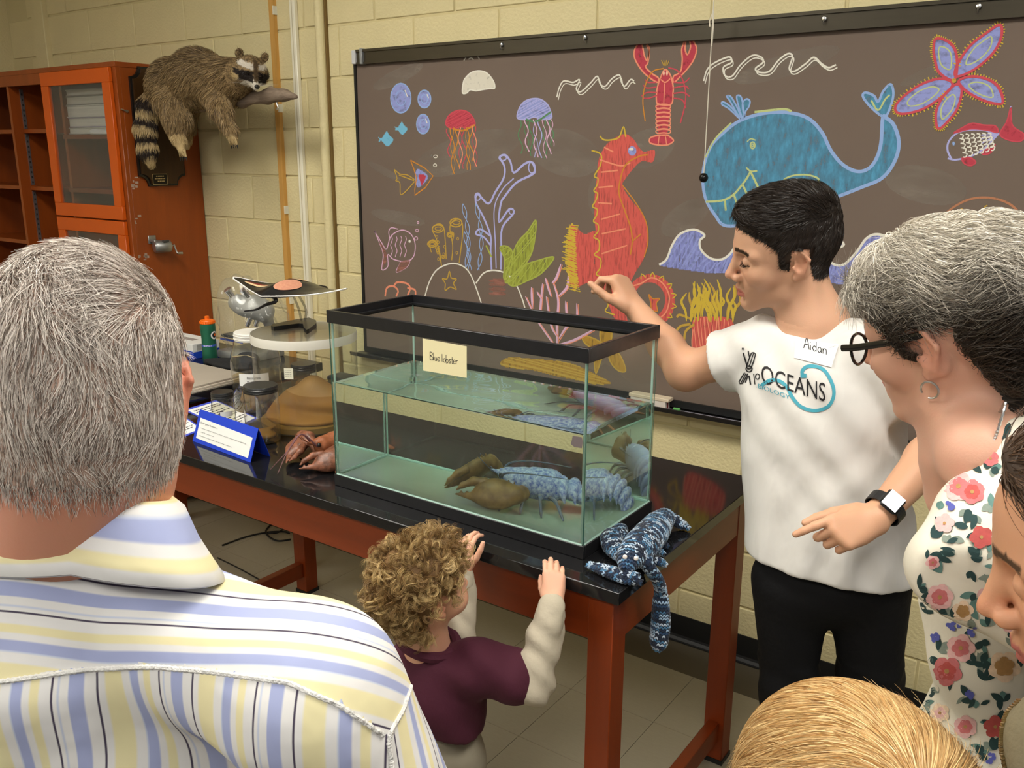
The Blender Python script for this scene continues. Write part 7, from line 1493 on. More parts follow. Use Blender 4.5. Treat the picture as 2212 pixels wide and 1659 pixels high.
# ---------------------------------------------------------------- the older man seen from behind
mo = V(0.160, -2.375, 1.541); mf = nrm(V(-0.905, 0.38, -0.17)); MR = frame(mf, V(-0.12, 0.15, 0.97)); MS = 0.97
M0 = V(mo[0], mo[1], 0) + FH*0.0; man = tag(empty('person', tuple(M0)), 'grey haired man in a yellow and blue striped shirt seen from behind', 'person')
sd = SDF(mo - V(0.20, 0.20, 0.34), mo + V(0.20, 0.20, 0.17), 0.0036); mp = add_head(sd, mo, MR, MS)
MN = at(145, 1190, d=0.81)
sd.cap(mp(-0.035, 0, -0.03), MN - UP*0.02, 0.066, 0.070, 0.03).cap(mp(-0.02, 0, -0.05), MN - UP*0.02 + mf*0.02, 0.066, 0.07, 0.03).cap(MN, MN - UP*0.12, 0.075, 0.10, 0.03)
P1, F1 = sd.mesh(); P1 = smooth_mesh(P1, F1, 1, 0.4); c1 = face_colors(P1, mo, MR, MS, (214, 150, 124), (170, 100, 90), None, blush=0.16)
zx_m = np.array([(-0.13, -0.072), (-0.06, -0.068), (-0.040, -0.050), (-0.032, 0.018), (0.004, 0.024), (0.008, -0.02), (0.026, -0.015), (0.04, 0.03), (0.09, 0.06), (0.12, 0.06)]); mk_m = lambda Q: Q[:, 2] - np.interp(Q[:, 0], zx_m[:, 0], zx_m[:, 1])
Qm = ((P1-mo) @ MR)/MS; hm_ = mk_m(Qm) > 0; c1[hm_] = L3((176, 134, 116)) if False else (L3((168, 132, 116))*0.9)
# torso and arms of skin stay under the shirt; the body mesh is head and neck
from_arrays('body', P1 - M0, F1, SKIN, man, smooth=True, col=c1)
gcol = lambda Q: np.where(RNG.random((len(Q), 1)) < 0.24, L3((132, 118, 108))[None], L3((230, 219, 209))[None])*(0.75 + 0.4*RNG.random((len(Q), 1)))
hcp, A2, B2 = hair_cap('hair', P1, F1, mo, MR, MS, mk_m, lambda Q: 0.002 + 0.007*np.clip(-Q[:, 0]/0.08, 0, 1)*np.clip((0.062-np.abs(Q[:, 1]))/0.03, 0, 1), lambda Q: np.repeat(L3((176, 146, 130))[None], len(Q), 0)*(0.9 + 0.2*RNG.random((len(Q), 1))), man, M0, 0.06)
def mflow(Q):
    top = np.clip((Q[:, 2]-0.03)/0.06, 0, 1); return np.stack([-0.55*top + 0.12, -0.5*np.sign(Q[:, 1])*top*0.6 + 0.35*top, -0.9*(1-top) - 0.1], 1)
hair_strands('hair_strands', A2, B2, mo, MR, MS, 24000, mflow, lambda Q: np.where(Q[:, 2] > 0.05, 0.026, np.where((Q[:, 2] < -0.04) | (np.abs(Q[:, 1]) > 0.06), 0.009, 0.017)), lambda Q: np.where(Q[:, 2] > 0.05, 0.40, 0.14), gcol, man, M0, 0.0007, clump=0.30, jit=0.2, S=4)
nk = (mk_m(Qm) < 0.004) & (mk_m(Qm) > -0.030) & (Qm[:, 0] < -0.03)
pt, nn = sample_surface(P1, F1, 3500, nk); Qk = ((pt-mo) @ MR)/MS; kp = RNG.random(len(pt)) < np.clip(1 + mk_m(Qk)/0.030, 0, 1)**1.5; pt, nn = pt[kp], nn[kp]
dn = np.array([0, 0, -1.0])[None] + RNG.normal(size=pt.shape)*0.25; dn -= nn*np.sum(dn*nn, 1, keepdims=True); tt = np.linspace(0, 1, 3)[None, :, None]
strands('nape_hair', pt[:, None] + 0.008*(dn[:, None]*tt + nn[:, None]*0.25*tt) - M0, 0.0006, gcol(pt)*0.9, HAIRM, man)
# shirt
NBm = at(135, 1235, d=0.80); SHR = at(672, 1490, d=0.735); SHL = at(-520, 1450, d=0.80)
lat = nrm((SHR-SHL)*V(1, 1, 0.0))
sd = SDF(np.minimum(SHL, SHR) + V(-0.13, -0.20, -0.58), np.maximum(SHL, SHR) + V(0.14, 0.30, 0.22), 0.0058)
bk = NBm - UP*0.13 + mf*0.02; ML = np.stack([lat, nrm(np.cross(UP, lat)), UP], 1)
sd.ell(bk - UP*0.02, (0.195, 0.115, 0.115), 0.05, ML).ell(bk - UP*0.16, (0.195, 0.125, 0.17), 0.06, ML).ell(bk - UP*0.36, (0.19, 0.13, 0.20), 0.06, ML)
sd.cap(NBm - UP*0.015, SHR - UP*0.006, 0.060, 0.066, 0.05).cap(NBm - UP*0.02, SHL - UP*0.012, 0.062, 0.066, 0.05)
ER = at(930, 1950, d=0.80); EL = SHL - UP*0.30 - lat*0.06
sd.cap(SHR, ER, 0.072, 0.062, 0.03).cap(SHL, EL, 0.07, 0.06, 0.03).cap(NBm + UP*0.014, NBm - UP*0.06, 0.080, 0.112, 0.03)
sd.cap(NBm + UP*0.03, NBm + UP*0.16, 0.064, 0.07, 0.01, 'sub')
sd.warp(lambda x, y, z: 0.0035*np.sin(46*(x*lat[0]+y*lat[1]) + 2.5*np.sin(9*z+4*x))*np.clip((NBm[2]-0.12-z)/0.06, 0, 1) + 0.002*np.sin(30*z+20*(x*lat[0]+y*lat[1])))
P4, F4 = sd.mesh(); P4 = smooth_mesh(P4, F4, 2)
bvm = BVHTree.FromPolygons([tuple(v) for v in P4], [tuple(f) for f in F4])
def m_stripe(name):
    m = bpy.data.materials.new(name); m.use_nodes = True; nt = m.node_tree; N = nt.nodes; L = nt.links; b = N['Principled BSDF']; b.inputs['Roughness'].default_value = 0.85; b.inputs['Specular IOR Level'].default_value = 0.2
    a = N.new('ShaderNodeAttribute'); a.attribute_name = 'su'; fr = N.new('ShaderNodeMath'); fr.operation = 'FRACT'; cr_ = N.new('ShaderNodeValToRGB'); cr_.color_ramp.interpolation = 'LINEAR'; L.new(a.outputs['Fac'], fr.inputs[0]); L.new(fr.outputs[0], cr_.inputs[0]); L.new(cr_.outputs[0], b.inputs['Base Color'])
    W, Y, B, K, B2_ = srgb(228, 226, 224), srgb(232, 222, 176), srgb(166, 174, 212), srgb(74, 66, 84), srgb(196, 204, 224)
    seq = [(0.0, B), (0.10, B), (0.115, W), (0.20, W), (0.206, K), (0.218, K), (0.224, W), (0.27, W), (0.29, Y), (0.44, Y), (0.46, W), (0.53, W), (0.545, B2_), (0.555, B), (0.63, B), (0.645, W), (0.69, W), (0.705, Y), (0.76, Y), (0.775, W), (0.855, W), (0.861, K), (0.872, K), (0.878, W), (0.90, W), (0.915, B2_), (0.93, W), (0.985, W), (0.995, B)]
    el = cr_.color_ramp.elements
    el[0].position, el[0].color = seq[0]; el[1].position, el[1].color = seq[-1]
    for p, c in seq[1:-1]:
        e = el.new(p); e.color = c
    n2 = N.new('ShaderNodeTexNoise'); n2.inputs['Scale'].default_value = 25; tc = N.new('ShaderNodeTexCoord'); L.new(tc.outputs['Object'], n2.inputs['Vector']); bp = N.new('ShaderNodeBump'); bp.inputs['Strength'].default_value = 0.35; bp.inputs['Distance'].default_value = 0.01; L.new(n2.outputs['Fac'], bp.inputs['Height']); L.new(bp.outputs[0], b.inputs['Normal']); return m
M_str = m_stripe('striped_cotton')
cen = P4[F4].mean(1); q = cen - CAMP; dd = q @ CF; pu = W_/2 + FPX*(q @ CR)/dd; pv = H_/2 - FPX*(q @ CU)/dd
seam = np.array([(-600, 1560), (-300, 1500), (0, 1470), (184, 1444), (323, 1437), (461, 1449), (622, 1472), (738, 1523), (830, 1587), (880, 1640)]); slv = np.array([(1400, 930), (1463, 894), (1532, 871), (1592, 838), (1659, 846), (1900, 850)])
vis = dd > 0.05
isl = (pu > np.interp(pv, slv[:, 0], slv[:, 1])) & (pv > 1440); yk = (pv < np.interp(pu, seam[:, 0], seam[:, 1])) & ~isl
lp = (P4 - NBm) @ lat; bd = (P4 - NBm) @ nrm(-ML[:, 1]*0.72 - UP*0.70)
shirt_parts = {}
for nm, sel, su in (('yoke', yk, -bd*11.5 + 0.10 + 1.4), ('back_panel', ~yk & ~isl, lp*11.0 + 0.35), ('sleeve', isl, (lp*0.8 + ((P4-NBm) @ ML[:, 1])*0.9)*11.5 + 0.1)):
    Fs = F4[sel]; ids = np.unique(Fs); mpp = np.full(len(P4), -1); mpp[ids] = np.arange(len(ids)); par_ = man if nm == 'yoke' else shirt_parts['yoke']
    o = from_arrays('shirt' if nm == 'yoke' else nm, P4[ids] - M0, mpp[Fs], M_str, par_, smooth=True, floats={'su': su[ids]}); shirt_parts[nm] = o
def on_man(u, v, off=0.0015):
    d = Vector(ray(u, v)).normalized(); h = bvm.ray_cast(Vector(CAMP), d); return np.array(h[0] - d*off) if h[0] is not None else None
M_st = mat('white_stitch', srgb(232, 230, 226), 0.8, bump=0.6, bscale=220)
for nm, pts in (('yoke_seam', [(u, np.interp(u, seam[:, 0], seam[:, 1])+3) for u in range(-60, 835, 12)]), ('sleeve_seam', [(np.interp(v, slv[:, 0], slv[:, 1]), v) for v in range(1466, 1659, 8)])):
    pp = [on_man(u, v, 0.0) for u, v in pts]; pp = [p for p in pp if p is not None]
    if len(pp) > 3:
        pp = list(np.array(catmull(pp[::3] + [pp[-1]], 6))); MB().tube([p - M0 for p in pp], [0.0019 + 0.0006*(i % 2) for i in range(len(pp))], 7).build(nm, M_st, shirt_parts['yoke'], smooth=True)
# collar: stand and fall, turned round the neck
cv_, cf_, cu_ = [], [], []; prof = [(0.070, 0.010), (0.0715, 0.026), (0.074, 0.037), (0.080, 0.040), (0.086, 0.034), (0.093, 0.018), (0.101, 0.000), (0.1075, -0.014), (0.1045, -0.016), (0.097, -0.004)]
nC, tilt = 56, frame(mf, UP)
for i in range(nC+1):
    t = -2.75 + 5.5*i/nC                                  # open at the throat
    d = -mf*math.cos(t) + lat*math.sin(t); fl_ = 1.0 + 0.36*abs(math.sin(t))*(0.35 + 0.65*j_r[j]) if False else 1.0 + 0.30*abs(math.sin(t)); dr = -0.016*(1-math.cos(t))*0.5 + 0.010
    for j, (r, z) in enumerate(prof): cv_.append(NBm + mf*0.012 + d*r*1.10*fl_ + UP*(z*1.12 + 0.030 + dr - 0.010*abs(math.sin(t))*(j > 4)) - M0); cu_.append(0.10 + j*0.105)
m_ = len(prof)
for i in range(nC):
    for j in range(m_-1): a = i*m_+j; cf_.append((a, a+m_, a+m_+1, a+1))
from_arrays('collar', cv_, cf_, M_str, shirt_parts['yoke'], smooth=True, floats={'su': cu_})
arms_m = []
for E_, sg in ((ER, 1), (EL, -1)):
    wv_m = E_ - UP*0.20 + ML[:, 1]*0.14 - lat*0.02*sg; ar = SDF(np.minimum(E_, wv_m) - V(0.12, 0.12, 0.22), np.maximum(E_, wv_m) + V(0.12, 0.16, 0.10), 0.005)
    ar.cap(E_ + UP*0.05, E_*0.6+wv_m*0.4, 0.046, 0.042, 0.02).cap(E_*0.6+wv_m*0.4, wv_m, 0.042, 0.029, 0.02); add_hand(ar, wv_m, nrm(wv_m-E_) - UP*0.4, lat*sg, sg, 1.05, [(0.4, 0.5, 0.3)]*4); arms_m.append(ar.mesh())
bm_ = [c for c in man.children if c.name.startswith('body')][0]; Pj, Fj = join_meshes([(P1, F1)] + arms_m)
col_j = np.concatenate([c1, np.repeat(L3((214, 156, 128))[None], sum(len(a[0]) for a in arms_m), 0)]); bpy.data.objects.remove(bm_); from_arrays('body', Pj - M0, Fj, SKIN, man, smooth=True, col=col_j)
# thin gold chain
gp = [NBm + mf*0.005 + UP*(0.058 - 0.020*(1-math.cos(t))) + (-mf*math.cos(t) + lat*math.sin(t))*0.0785 - M0 for t in np.linspace(-1.6, 1.6, 90)]
MB().tube(gp, [0.0018 + 0.0007*(i % 2) for i in range(90)], 6).build('gold_chain', mat('gold', (0.85, 0.6, 0.2, 1), 0.22, 1.0), man, smooth=True)
# lower body, out of the picture: plain trousers down to the floor
sd = SDF(V(NBm[0]-0.32, NBm[1]-0.30, 0.03), V(NBm[0]+0.32, NBm[1]+0.36, 1.02), 0.012)
sd.ell(bk*V(1, 1, 0) + V(0, 0, 0.93), (0.175, 0.12, 0.12), 0.05, ML)
for s in (-1, 1): sd.cap(bk*V(1, 1, 0) + lat*0.09*s + V(0, 0, 0.88), bk*V(1, 1, 0) + lat*0.10*s + V(0, 0, 0.08), 0.095, 0.06, 0.03)
cloth('trousers', sd, mat('khaki_trousers', srgb(120, 108, 88), 0.85), man, M0, 1)

# ---------------------------------------------------------------- the older woman bending over
wf = nrm(V(-0.9291, 0.2926, -0.226)); WR = frame(wf, V(-0.2806, -0.1601, 0.9464)); WSs = 1.0
wo = V(0.6958, -1.5733, 1.5313)
Wb = V(wo[0]+0.12, wo[1]-0.02, 0); wom = tag(empty('person', tuple(Wb)), 'older woman with short grey brown hair and glasses in a floral blouse', 'person')
WNB = at(2150, 895, d=1.10)
sd = SDF(wo - V(0.22, 0.22, 0.28), np.maximum(wo, WNB) + V(0.24, 0.22, 0.18), 0.0036); wp = add_head(sd, wo, WR, WSs, nose=1.02)
sd.cap(wp(-0.03, 0, -0.04), WNB, 0.056, 0.062, 0.03).cap(wp(0.02, 0.0, -0.09), WNB - CR*0.03 - UP*0.05, 0.024, 0.05, 0.04).cap(WNB, WNB + CR*0.03 - UP*0.09, 0.07, 0.10, 0.04).cap(WNB - UP*0.02, at(2120, 985, d=1.03), 0.05, 0.05, 0.04)
P1, F1 = sd.mesh(); P1 = smooth_mesh(P1, F1, 1, 0.4); c1 = face_colors(P1, wo, WR, WSs, (222, 172, 148), (186, 112, 104), (110, 92, 78), blush=0.12)
zx_w = np.array([(-0.14, -0.088), (-0.075, -0.088), (-0.055, -0.055), (-0.044, -0.01), (-0.034, 0.020), (0.006, 0.020), (0.012, -0.020), (0.032, -0.010), (0.042, 0.02), (0.07, 0.045), (0.12, 0.050)]); mk_w = lambda Q: Q[:, 2] - np.interp(Q[:, 0], zx_w[:, 0], zx_w[:, 1])
from_arrays('body', P1 - Wb, F1, SKIN, wom, smooth=True, col=c1)
def wcol(Q):
    t = np.clip((Q[:, 2]-0.025)/0.075 + RNG.normal(size=len(Q))*0.22, 0, 1)[:, None]; return (L3((58, 46, 36))*(1-t) + L3((210, 202, 188))*t)*(0.65 + 0.6*RNG.random((len(Q), 1)))
hcp, A2, B2 = hair_cap('hair', P1, F1, wo, WR, WSs, mk_w, lambda Q: 0.007 + 0.010*np.clip((Q[:, 2]-0.02)/0.06, 0, 1) + 0.010*np.clip(-(Q[:, 0]+0.03)/0.05, 0, 1), lambda Q: wcol(Q)*0.6, wom, Wb)
def wflow(Q):
    top = np.clip((Q[:, 2]-0.05)/0.05, 0, 1); fr = np.clip((Q[:, 0]-0.02)/0.06, 0, 1); return np.stack([-0.95 + 1.55*fr*top, 0.40*np.sign(Q[:, 1])*top, -0.12*(1-top) - 0.45*fr*top], 1)
hair_strands('hair_strands', A2, B2, wo, WR, WSs, 15000, wflow, lambda Q: np.where((Q[:, 2] < 0.05) & (Q[:, 0] > -0.05), 0.024, np.where(Q[:, 2] < -0.02, 0.046, 0.056)), 0.24, wcol, wom, Wb, 0.0009, S=8, curl=0.0045, cn=1.6, jit=0.14, clump=0.32, hug=0.7, gravity=0.10)
# glasses and hoop earring, pendant chain
M_frame = mat('black_frame', (0.01, 0.01, 0.011, 1), 0.15)
ge = [wp(-0.012, 0.083, 0.020), wp(0.03, 0.080, 0.012), wp(0.085, 0.070, 0.004), wp(0.112, 0.064, 0.002)]
gl = MB().tube([q - Wb for q in catmull(ge, 6)], 0.0026, 8, flat=1.7).build('glasses', M_frame, wom, smooth=True)
for y in (1, -1):
    ring_ = [wp(0.113 - 0.012*abs((0.036*y + 0.027*math.cos(t)*1.0)/0.064)**2, 0.036*y + 0.027*math.cos(t), -0.010 + 0.019*math.sin(t)) - Wb for t in np.linspace(0, 2*PI, 29)]
    MB().tube(ring_, 0.0020, 6, cap=False).build('lens_rim', M_frame, gl, smooth=True); from_arrays('lens', ring_[:-1] + [np.mean(ring_[:-1], 0)], [(i, (i+1) % 28, 28) for i in range(28)], thin_glass('lens_glass', (0.96, 0.97, 0.98), 0.8, 0.01, 0.0), gl)
MB().tube([wp(0.112, 0.010, -0.006)-Wb, wp(0.116, 0, -0.002)-Wb, wp(0.112, -0.010, -0.006)-Wb], 0.0022, 8).build('bridge', M_frame, gl, smooth=True)
MB().tube([q - Wb for q in catmull([wp(-0.012, -0.083, 0.020), wp(0.03, -0.080, 0.012), wp(0.112, -0.064, 0.002)], 6)], 0.0026, 8).build('temple', M_frame, gl, smooth=True)
ear = wp(-0.001, 0.080, -0.040); MB().tube([ear + (wf*math.cos(t) - WR[:, 2]*(1.0+math.sin(t)))*0.0105 + WR[:, 1]*0.002 - Wb for t in np.linspace(1.2, 6.6, 22)], 0.0013, 8).build('hoop_earring', M_steel, wom, smooth=True)
# blouse
sd = SDF(np.minimum(WNB, at(2000, 1500, d=1.2)) - V(0.24, 0.22, 0.62), WNB + V(0.42, 0.30, 0.06), 0.006)
a_, b_, c_ = at(2195, 1060, d=1.10), at(2160, 1300, d=1.14), at(2170, 1700, d=1.22)
sd.ell(a_ + CR*0.03, (0.092, 0.10, 0.10), 0.05).ell(b_, (0.092, 0.11, 0.15), 0.06).ell(c_, (0.115, 0.12, 0.22), 0.06).cap(a_, at(2110, 1010, d=1.06), 0.07, 0.030, 0.05).cap(at(2215, 1010, d=1.02), at(2085, 1215, d=0.97), 0.062, 0.054, 0.03).cap(at(2085, 1215, d=0.97), at(2250, 1330, d=0.92), 0.050, 0.045, 0.03)
sd.cap(c_, V(c_[0], c_[1], 0.72), 0.13, 0.14, 0.05).cap(WNB + UP*0.03, at(2120, 985, d=1.03), 0.060, 0.032, 0.01, 'sub')
sd.warp(lambda x, y, z: 0.0035*np.sin(38*z + 22*x + 3*np.sin(13*y+7*z)))
M_bl = mat('cream_blouse', srgb(226, 220, 204), 0.75, bump=0.4, bscale=14); blouse, BP, BF = cloth('blouse', sd, M_bl, wom, Wb, 2)
bbv = BVHTree.FromPolygons([tuple(v) for v in BP], [tuple(f) for f in BF])
groups = {k: ([], []) for k in ('leaf_dark', 'leaf_teal', 'leaf_grey', 'rose', 'pink', 'cream', 'red', 'blue', 'gold')}
fcol = dict(leaf_dark=(34, 62, 62), leaf_teal=(92, 128, 122), leaf_grey=(128, 140, 130), rose=(196, 110, 112), pink=(222, 176, 174), cream=(232, 206, 178), red=(178, 78, 74), blue=(86, 92, 170), gold=(170, 130, 80))
def gpoly(k, pts):
    V0, F0 = groups[k]; b = len(V0); V0 += [tuple(p) for p in pts]; F0 += [tuple(i+b for i in f) for f in poly_faces(pts)]
def leaf(u, v, a, L, w, k):
    c, s = math.cos(a), math.sin(a); P = []
    for t in np.linspace(0, 1, 7): P.append((t*L, w*math.sin(PI*t)**0.8))
    for t in np.linspace(1, 0, 7)[1:-1]: P.append((t*L, -w*math.sin(PI*t)**0.8))
    gpoly(k, [(u + x*c - y*s, v + x*s + y*c) for x, y in P])
def flower(u, v, r, k1, k2):
    n = random.choice((5, 6)); a0 = random.random()*6
    for ring, rr in ((0, 1.0), (1, 0.62)):
        for i in range(n):
            a = a0 + 2*PI*(i+0.5*ring)/n; cx, cy = u + r*rr*0.52*math.cos(a), v + r*rr*0.52*math.sin(a); gpoly(k1 if ring == 0 else k2, [(cx + r*rr*0.50*math.cos(t)*(1 + 0.08*math.sin(3*t)), cy + r*rr*0.46*math.sin(t)) for t in np.linspace(0, 2*PI, 10, endpoint=False)])
    gpoly('gold', [(u + r*0.16*math.cos(t), v + r*0.16*math.sin(t)) for t in np.linspace(0, 2*PI, 8, endpoint=False)])
RNDF = random.Random(5); random.seed(11)
for (u, v, r, k1, k2) in ((2070, 1050, 34, 'pink', 'rose'), (2100, 1062, 28, 'rose', 'red'), (2040, 1130, 22, 'pink', 'cream'), (2140, 990, 18, 'rose', 'pink'), (2120, 1160, 26, 'red', 'rose'), (2030, 1290, 30, 'pink', 'rose'), (2080, 1320, 24, 'cream', 'gold'), (2135, 1290, 26, 'pink', 'rose'), (2075, 1400, 32, 'pink', 'rose'), (2045, 1450, 34, 'rose', 'red'), (2170, 1440, 36, 'cream', 'gold'), (2150, 1570, 26, 'red', 'rose'), (2085, 1570, 26, 'pink', 'rose'), (2030, 1540, 22, 'cream', 'pink'), (2190, 1130, 24, 'rose', 'pink'), (2050, 960, 18, 'pink', 'rose'), (2185, 1350, 20, 'pink', 'cream'), (2015, 1215, 16, 'pink', 'rose')): flower(u, v, r, k1, k2)
for i in range(150):
    u, v = RNDF.uniform(1985, 2212), RNDF.uniform(930, 1659); a = RNDF.uniform(0, 6.28)
    for k in range(RNDF.choice((1, 2, 3))): leaf(u, v, a + (k-1)*0.8, RNDF.uniform(18, 36), RNDF.uniform(4.5, 9), RNDF.choice(('leaf_dark', 'leaf_teal', 'leaf_grey', 'leaf_dark')))
for u, v in ((2060, 1350), (2095, 1360), (2015, 1380), (2140, 1640), (2055, 1095), (2180, 1240), (2100, 1500)):
    for k in range(9): t = RNDF.random()*6.28; r = RNDF.random()*14; gpoly('blue', [(u + r*math.cos(t) + 5*math.cos(q), v + r*math.sin(t) + 5*math.sin(q)) for q in np.linspace(0, 6.28, 6, endpoint=False)])
for i, k in enumerate(('leaf_grey', 'leaf_teal', 'leaf_dark', 'cream', 'pink', 'rose', 'red', 'blue', 'gold')):
    o = drape('floral_print', bbv, groups[k][0], groups[k][1], mat('print_'+k, srgb(*fcol[k]), 0.8, var=0.15, vscale=120), blouse, Wb, 0.0010 + 0.00022*i, 12)
    if o: stuff(o)
random.seed(21)
ch_ = [wp(-0.055, 0.055, -0.10), at(2172, 870, d=0.985), at(2155, 930, d=0.985), at(2140, 968, d=0.99)]; MB().tube([q - Wb for q in catmull(ch_, 14)], [0.0012 + 0.0008*(i % 2) for i in range(43)], 6).build('necklace', M_steel, wom, smooth=True)
sd = SDF(V(c_[0]-0.25, c_[1]-0.25, 0.03), V(c_[0]+0.25, c_[1]+0.25, 0.80), 0.012)
for s in (-1, 1): sd.cap(V(c_[0], c_[1], 0.74) + CR*0.07*s, V(c_[0], c_[1], 0.08) + CR*0.08*s, 0.09, 0.06, 0.03)
cloth('trousers', sd, mat('navy_trousers', srgb(40, 44, 60), 0.85), wom, Wb, 1)

# ---------------------------------------------------------------- the woman at the right edge
rf = nrm(-CR*0.86 + FH*0.46 - UP*0.30); RR = frame(rf, nrm(UP - CR*0.12)); ro = at(2472, 1205, d=0.68)
Rb = V(ro[0]+0.10, ro[1], 0); rw = tag(empty('person', tuple(Rb)), 'brown haired woman in a khaki jacket at the right edge of the picture', 'person')
sd = SDF(ro - V(0.18, 0.18, 0.26), ro + V(0.20, 0.18, 0.17), 0.0036); rp2 = add_head(sd, ro, RR, 0.98)
RNB = ro + CR*0.06 - UP*0.24; sd.cap(rp2(-0.03, 0, -0.05), RNB, 0.052, 0.055, 0.03)
P1, F1 = sd.mesh(); P1 = smooth_mesh(P1, F1, 1, 0.4); c1 = face_colors(P1, ro, RR, 0.98, (214, 160, 126), (190, 112, 104), (96, 72, 54), blush=0.10)
from_arrays('body', P1 - Rb, F1, SKIN, rw, smooth=True, col=c1)
zx_r = np.array([(-0.14, -0.10), (-0.03, -0.10), (0.02, -0.03), (0.040, 0.03), (0.075, 0.075), (0.12, 0.085)]); mk_r = lambda Q: Q[:, 2] - np.interp(Q[:, 0], zx_r[:, 0], zx_r[:, 1])
bcol = lambda Q: L3((84, 62, 46))[None]*(0.6 + 0.8*RNG.random((len(Q), 1)))
hcp, A2, B2 = hair_cap('hair', P1, F1, ro, RR, 0.98, mk_r, 0.012, (62, 46, 34), rw, Rb); hair_strands('hair_strands', A2, B2, ro, RR, 0.98, 6000, lambda Q: np.stack([-0.9 + 0*Q[:, 0], 0.2*np.sign(Q[:, 1]), -0.4 + 0*Q[:, 0]], 1), 0.08, 0.2, bcol, rw, Rb, 0.001, S=6, hug=0.9)
brs = []
for i in range(80): t = random.random(); a = V(0.0915-0.018*t, 0.013+0.036*t, 0.0200+0.006*t-0.006*t*t+random.uniform(-0.003, 0.003)); brs.append([rp2(*a), rp2(*(a+V(0.001, 0.006, 0.002))), rp2(*(a+V(-0.001, 0.011, 0.001)))])
strands('eyebrow', np.array(brs)-Rb, 0.0010, np.tile(L3((90, 66, 48)), (80, 1)), HAIRM, rw)
sd = SDF(RNB - V(0.36, 0.32, 0.42), RNB + V(0.36, 0.32, 0.22), 0.007); j1 = at(2240, 1560, d=0.66)
sd.cap(RNB - UP*0.03 + CR*0.03, j1 - UP*0.04 + CR*0.07, 0.075, 0.055, 0.03).ell(j1 - UP*0.14 + CR*0.14, (0.12, 0.11, 0.17), 0.05).cap(at(2266, 1570, d=0.66), at(2262, 1900, d=0.68), 0.028, 0.030, 0.015).cap(j1 - UP*0.2 + CR*0.17, j1 - UP*0.42 + CR*0.18, 0.12, 0.13, 0.05)
sd.cap(j1 - UP*0.06 + CR*0.27, j1 - UP*0.40 + CR*0.30, 0.055, 0.045, 0.03)
sd.warp(lambda x, y, z: 0.003*np.sin(90*z + 3*np.sin(30*x))); jk, JP, JF = cloth('jacket', sd, mat('khaki_cloth', srgb(136, 126, 100), 0.85, bump=0.3, bscale=60), rw, Rb, 1)
jb_ = BVHTree.FromPolygons([tuple(v) for v in JP], [tuple(f) for f in JF]); M_brass = mat('brass', (0.6, 0.5, 0.3, 1), 0.3, 1.0)
for k in range(34):
    v = 1512 + k*4.6; u = 2170 - 0.045*(v-1512); d = Vector(ray(u, v)).normalized(); h = jb_.ray_cast(Vector(CAMP), d); p = np.array(h[0]) if h[0] is not None else None
    while p is None and u < 2400:
        u += 2.0; d = Vector(ray(u, v)).normalized(); h = jb_.ray_cast(Vector(CAMP), d); p = np.array(h[0]) if h[0] is not None else None
    if p is None: continue
    a, b = CR*0.0026, CU*0.00062; n_ = -CF*0.0012; MB().add([p-a-b+n_, p+a-b+n_, p+a+b+n_, p-a+b+n_, p-a-b-n_, p+a-b-n_, p+a+b-n_, p-a+b-n_], [(0, 1, 2, 3), (7, 6, 5, 4), (0, 4, 5, 1), (1, 5, 6, 2), (2, 6, 7, 3), (3, 7, 4, 0)]).build('zipper_tooth', M_brass, jk).location = -Rb
sd = SDF(V(j1[0]-0.1, j1[1]-0.25, 0.03), V(j1[0]+0.35, j1[1]+0.25, 1.0), 0.014)
for s in (-1, 1): sd.cap(j1*V(1, 1, 0) + CR*0.19 + V(0, 0, 0.92) + CR*0.07*s, j1*V(1, 1, 0) + CR*0.19 + V(0, 0, 0.08) + CR*0.08*s, 0.10, 0.06, 0.03)
cloth('trousers', sd, mat('navy_trousers', (0, 0, 0, 1)), rw, Rb, 1)

# ---------------------------------------------------------------- the fair haired child in front
co = at(1848, 1815, d=0.735); CRm = frame(nrm(FH*0.95 - CR*0.2 - UP*0.2), UP); CSc = 0.98
Cb = V(co[0], co[1], 0); kid = tag(empty('person', tuple(Cb)), 'child with straight blonde hair at the bottom of the picture', 'person')
sd = SDF(co - V(0.17, 0.17, 0.28), co + V(0.17, 0.17, 0.16), 0.004); cp_ = add_head(sd, co, CRm, CSc, child=True); CN = co - UP*0.17; sd.cap(cp_(-0.02, 0, -0.04), CN, 0.045, 0.048, 0.03)
P1, F1 = sd.mesh(); P1 = smooth_mesh(P1, F1, 1, 0.4); from_arrays('body', P1 - Cb, F1, SKIN, kid, smooth=True, col=face_colors(P1, co, CRm, CSc, (226, 176, 144), (196, 120, 112), child=True))
mk_c = lambda Q: Q[:, 2] - np.interp(Q[:, 0], [-0.13, -0.03, 0.02, 0.05, 0.09], [-0.10, -0.08, -0.02, 0.045, 0.07])
blc = lambda Q: (L3((188, 142, 86))[None]*(1-(t := RNG.random((len(Q), 1)))) + L3((236, 206, 150))[None]*t)*(0.8 + 0.3*RNG.random((len(Q), 1)))
hcp, A2, B2 = hair_cap('hair', P1, F1, co, CRm, CSc, mk_c, 0.014, (182, 136, 80), kid, Cb)
wh_ = V(-0.115, 0.016, 0.0)
def cflow(Q): r = Q[:, :2] - wh_[:2]; n = np.linalg.norm(r, axis=1, keepdims=True)+1e-4; r = r/n; sw_ = np.stack([-r[:, 1], r[:, 0]], 1)*0.25; return np.concatenate([r + sw_, -0.25 - 0.9*np.clip((Q[:, :1]-0.0)/0.06, 0, 1)], 1)
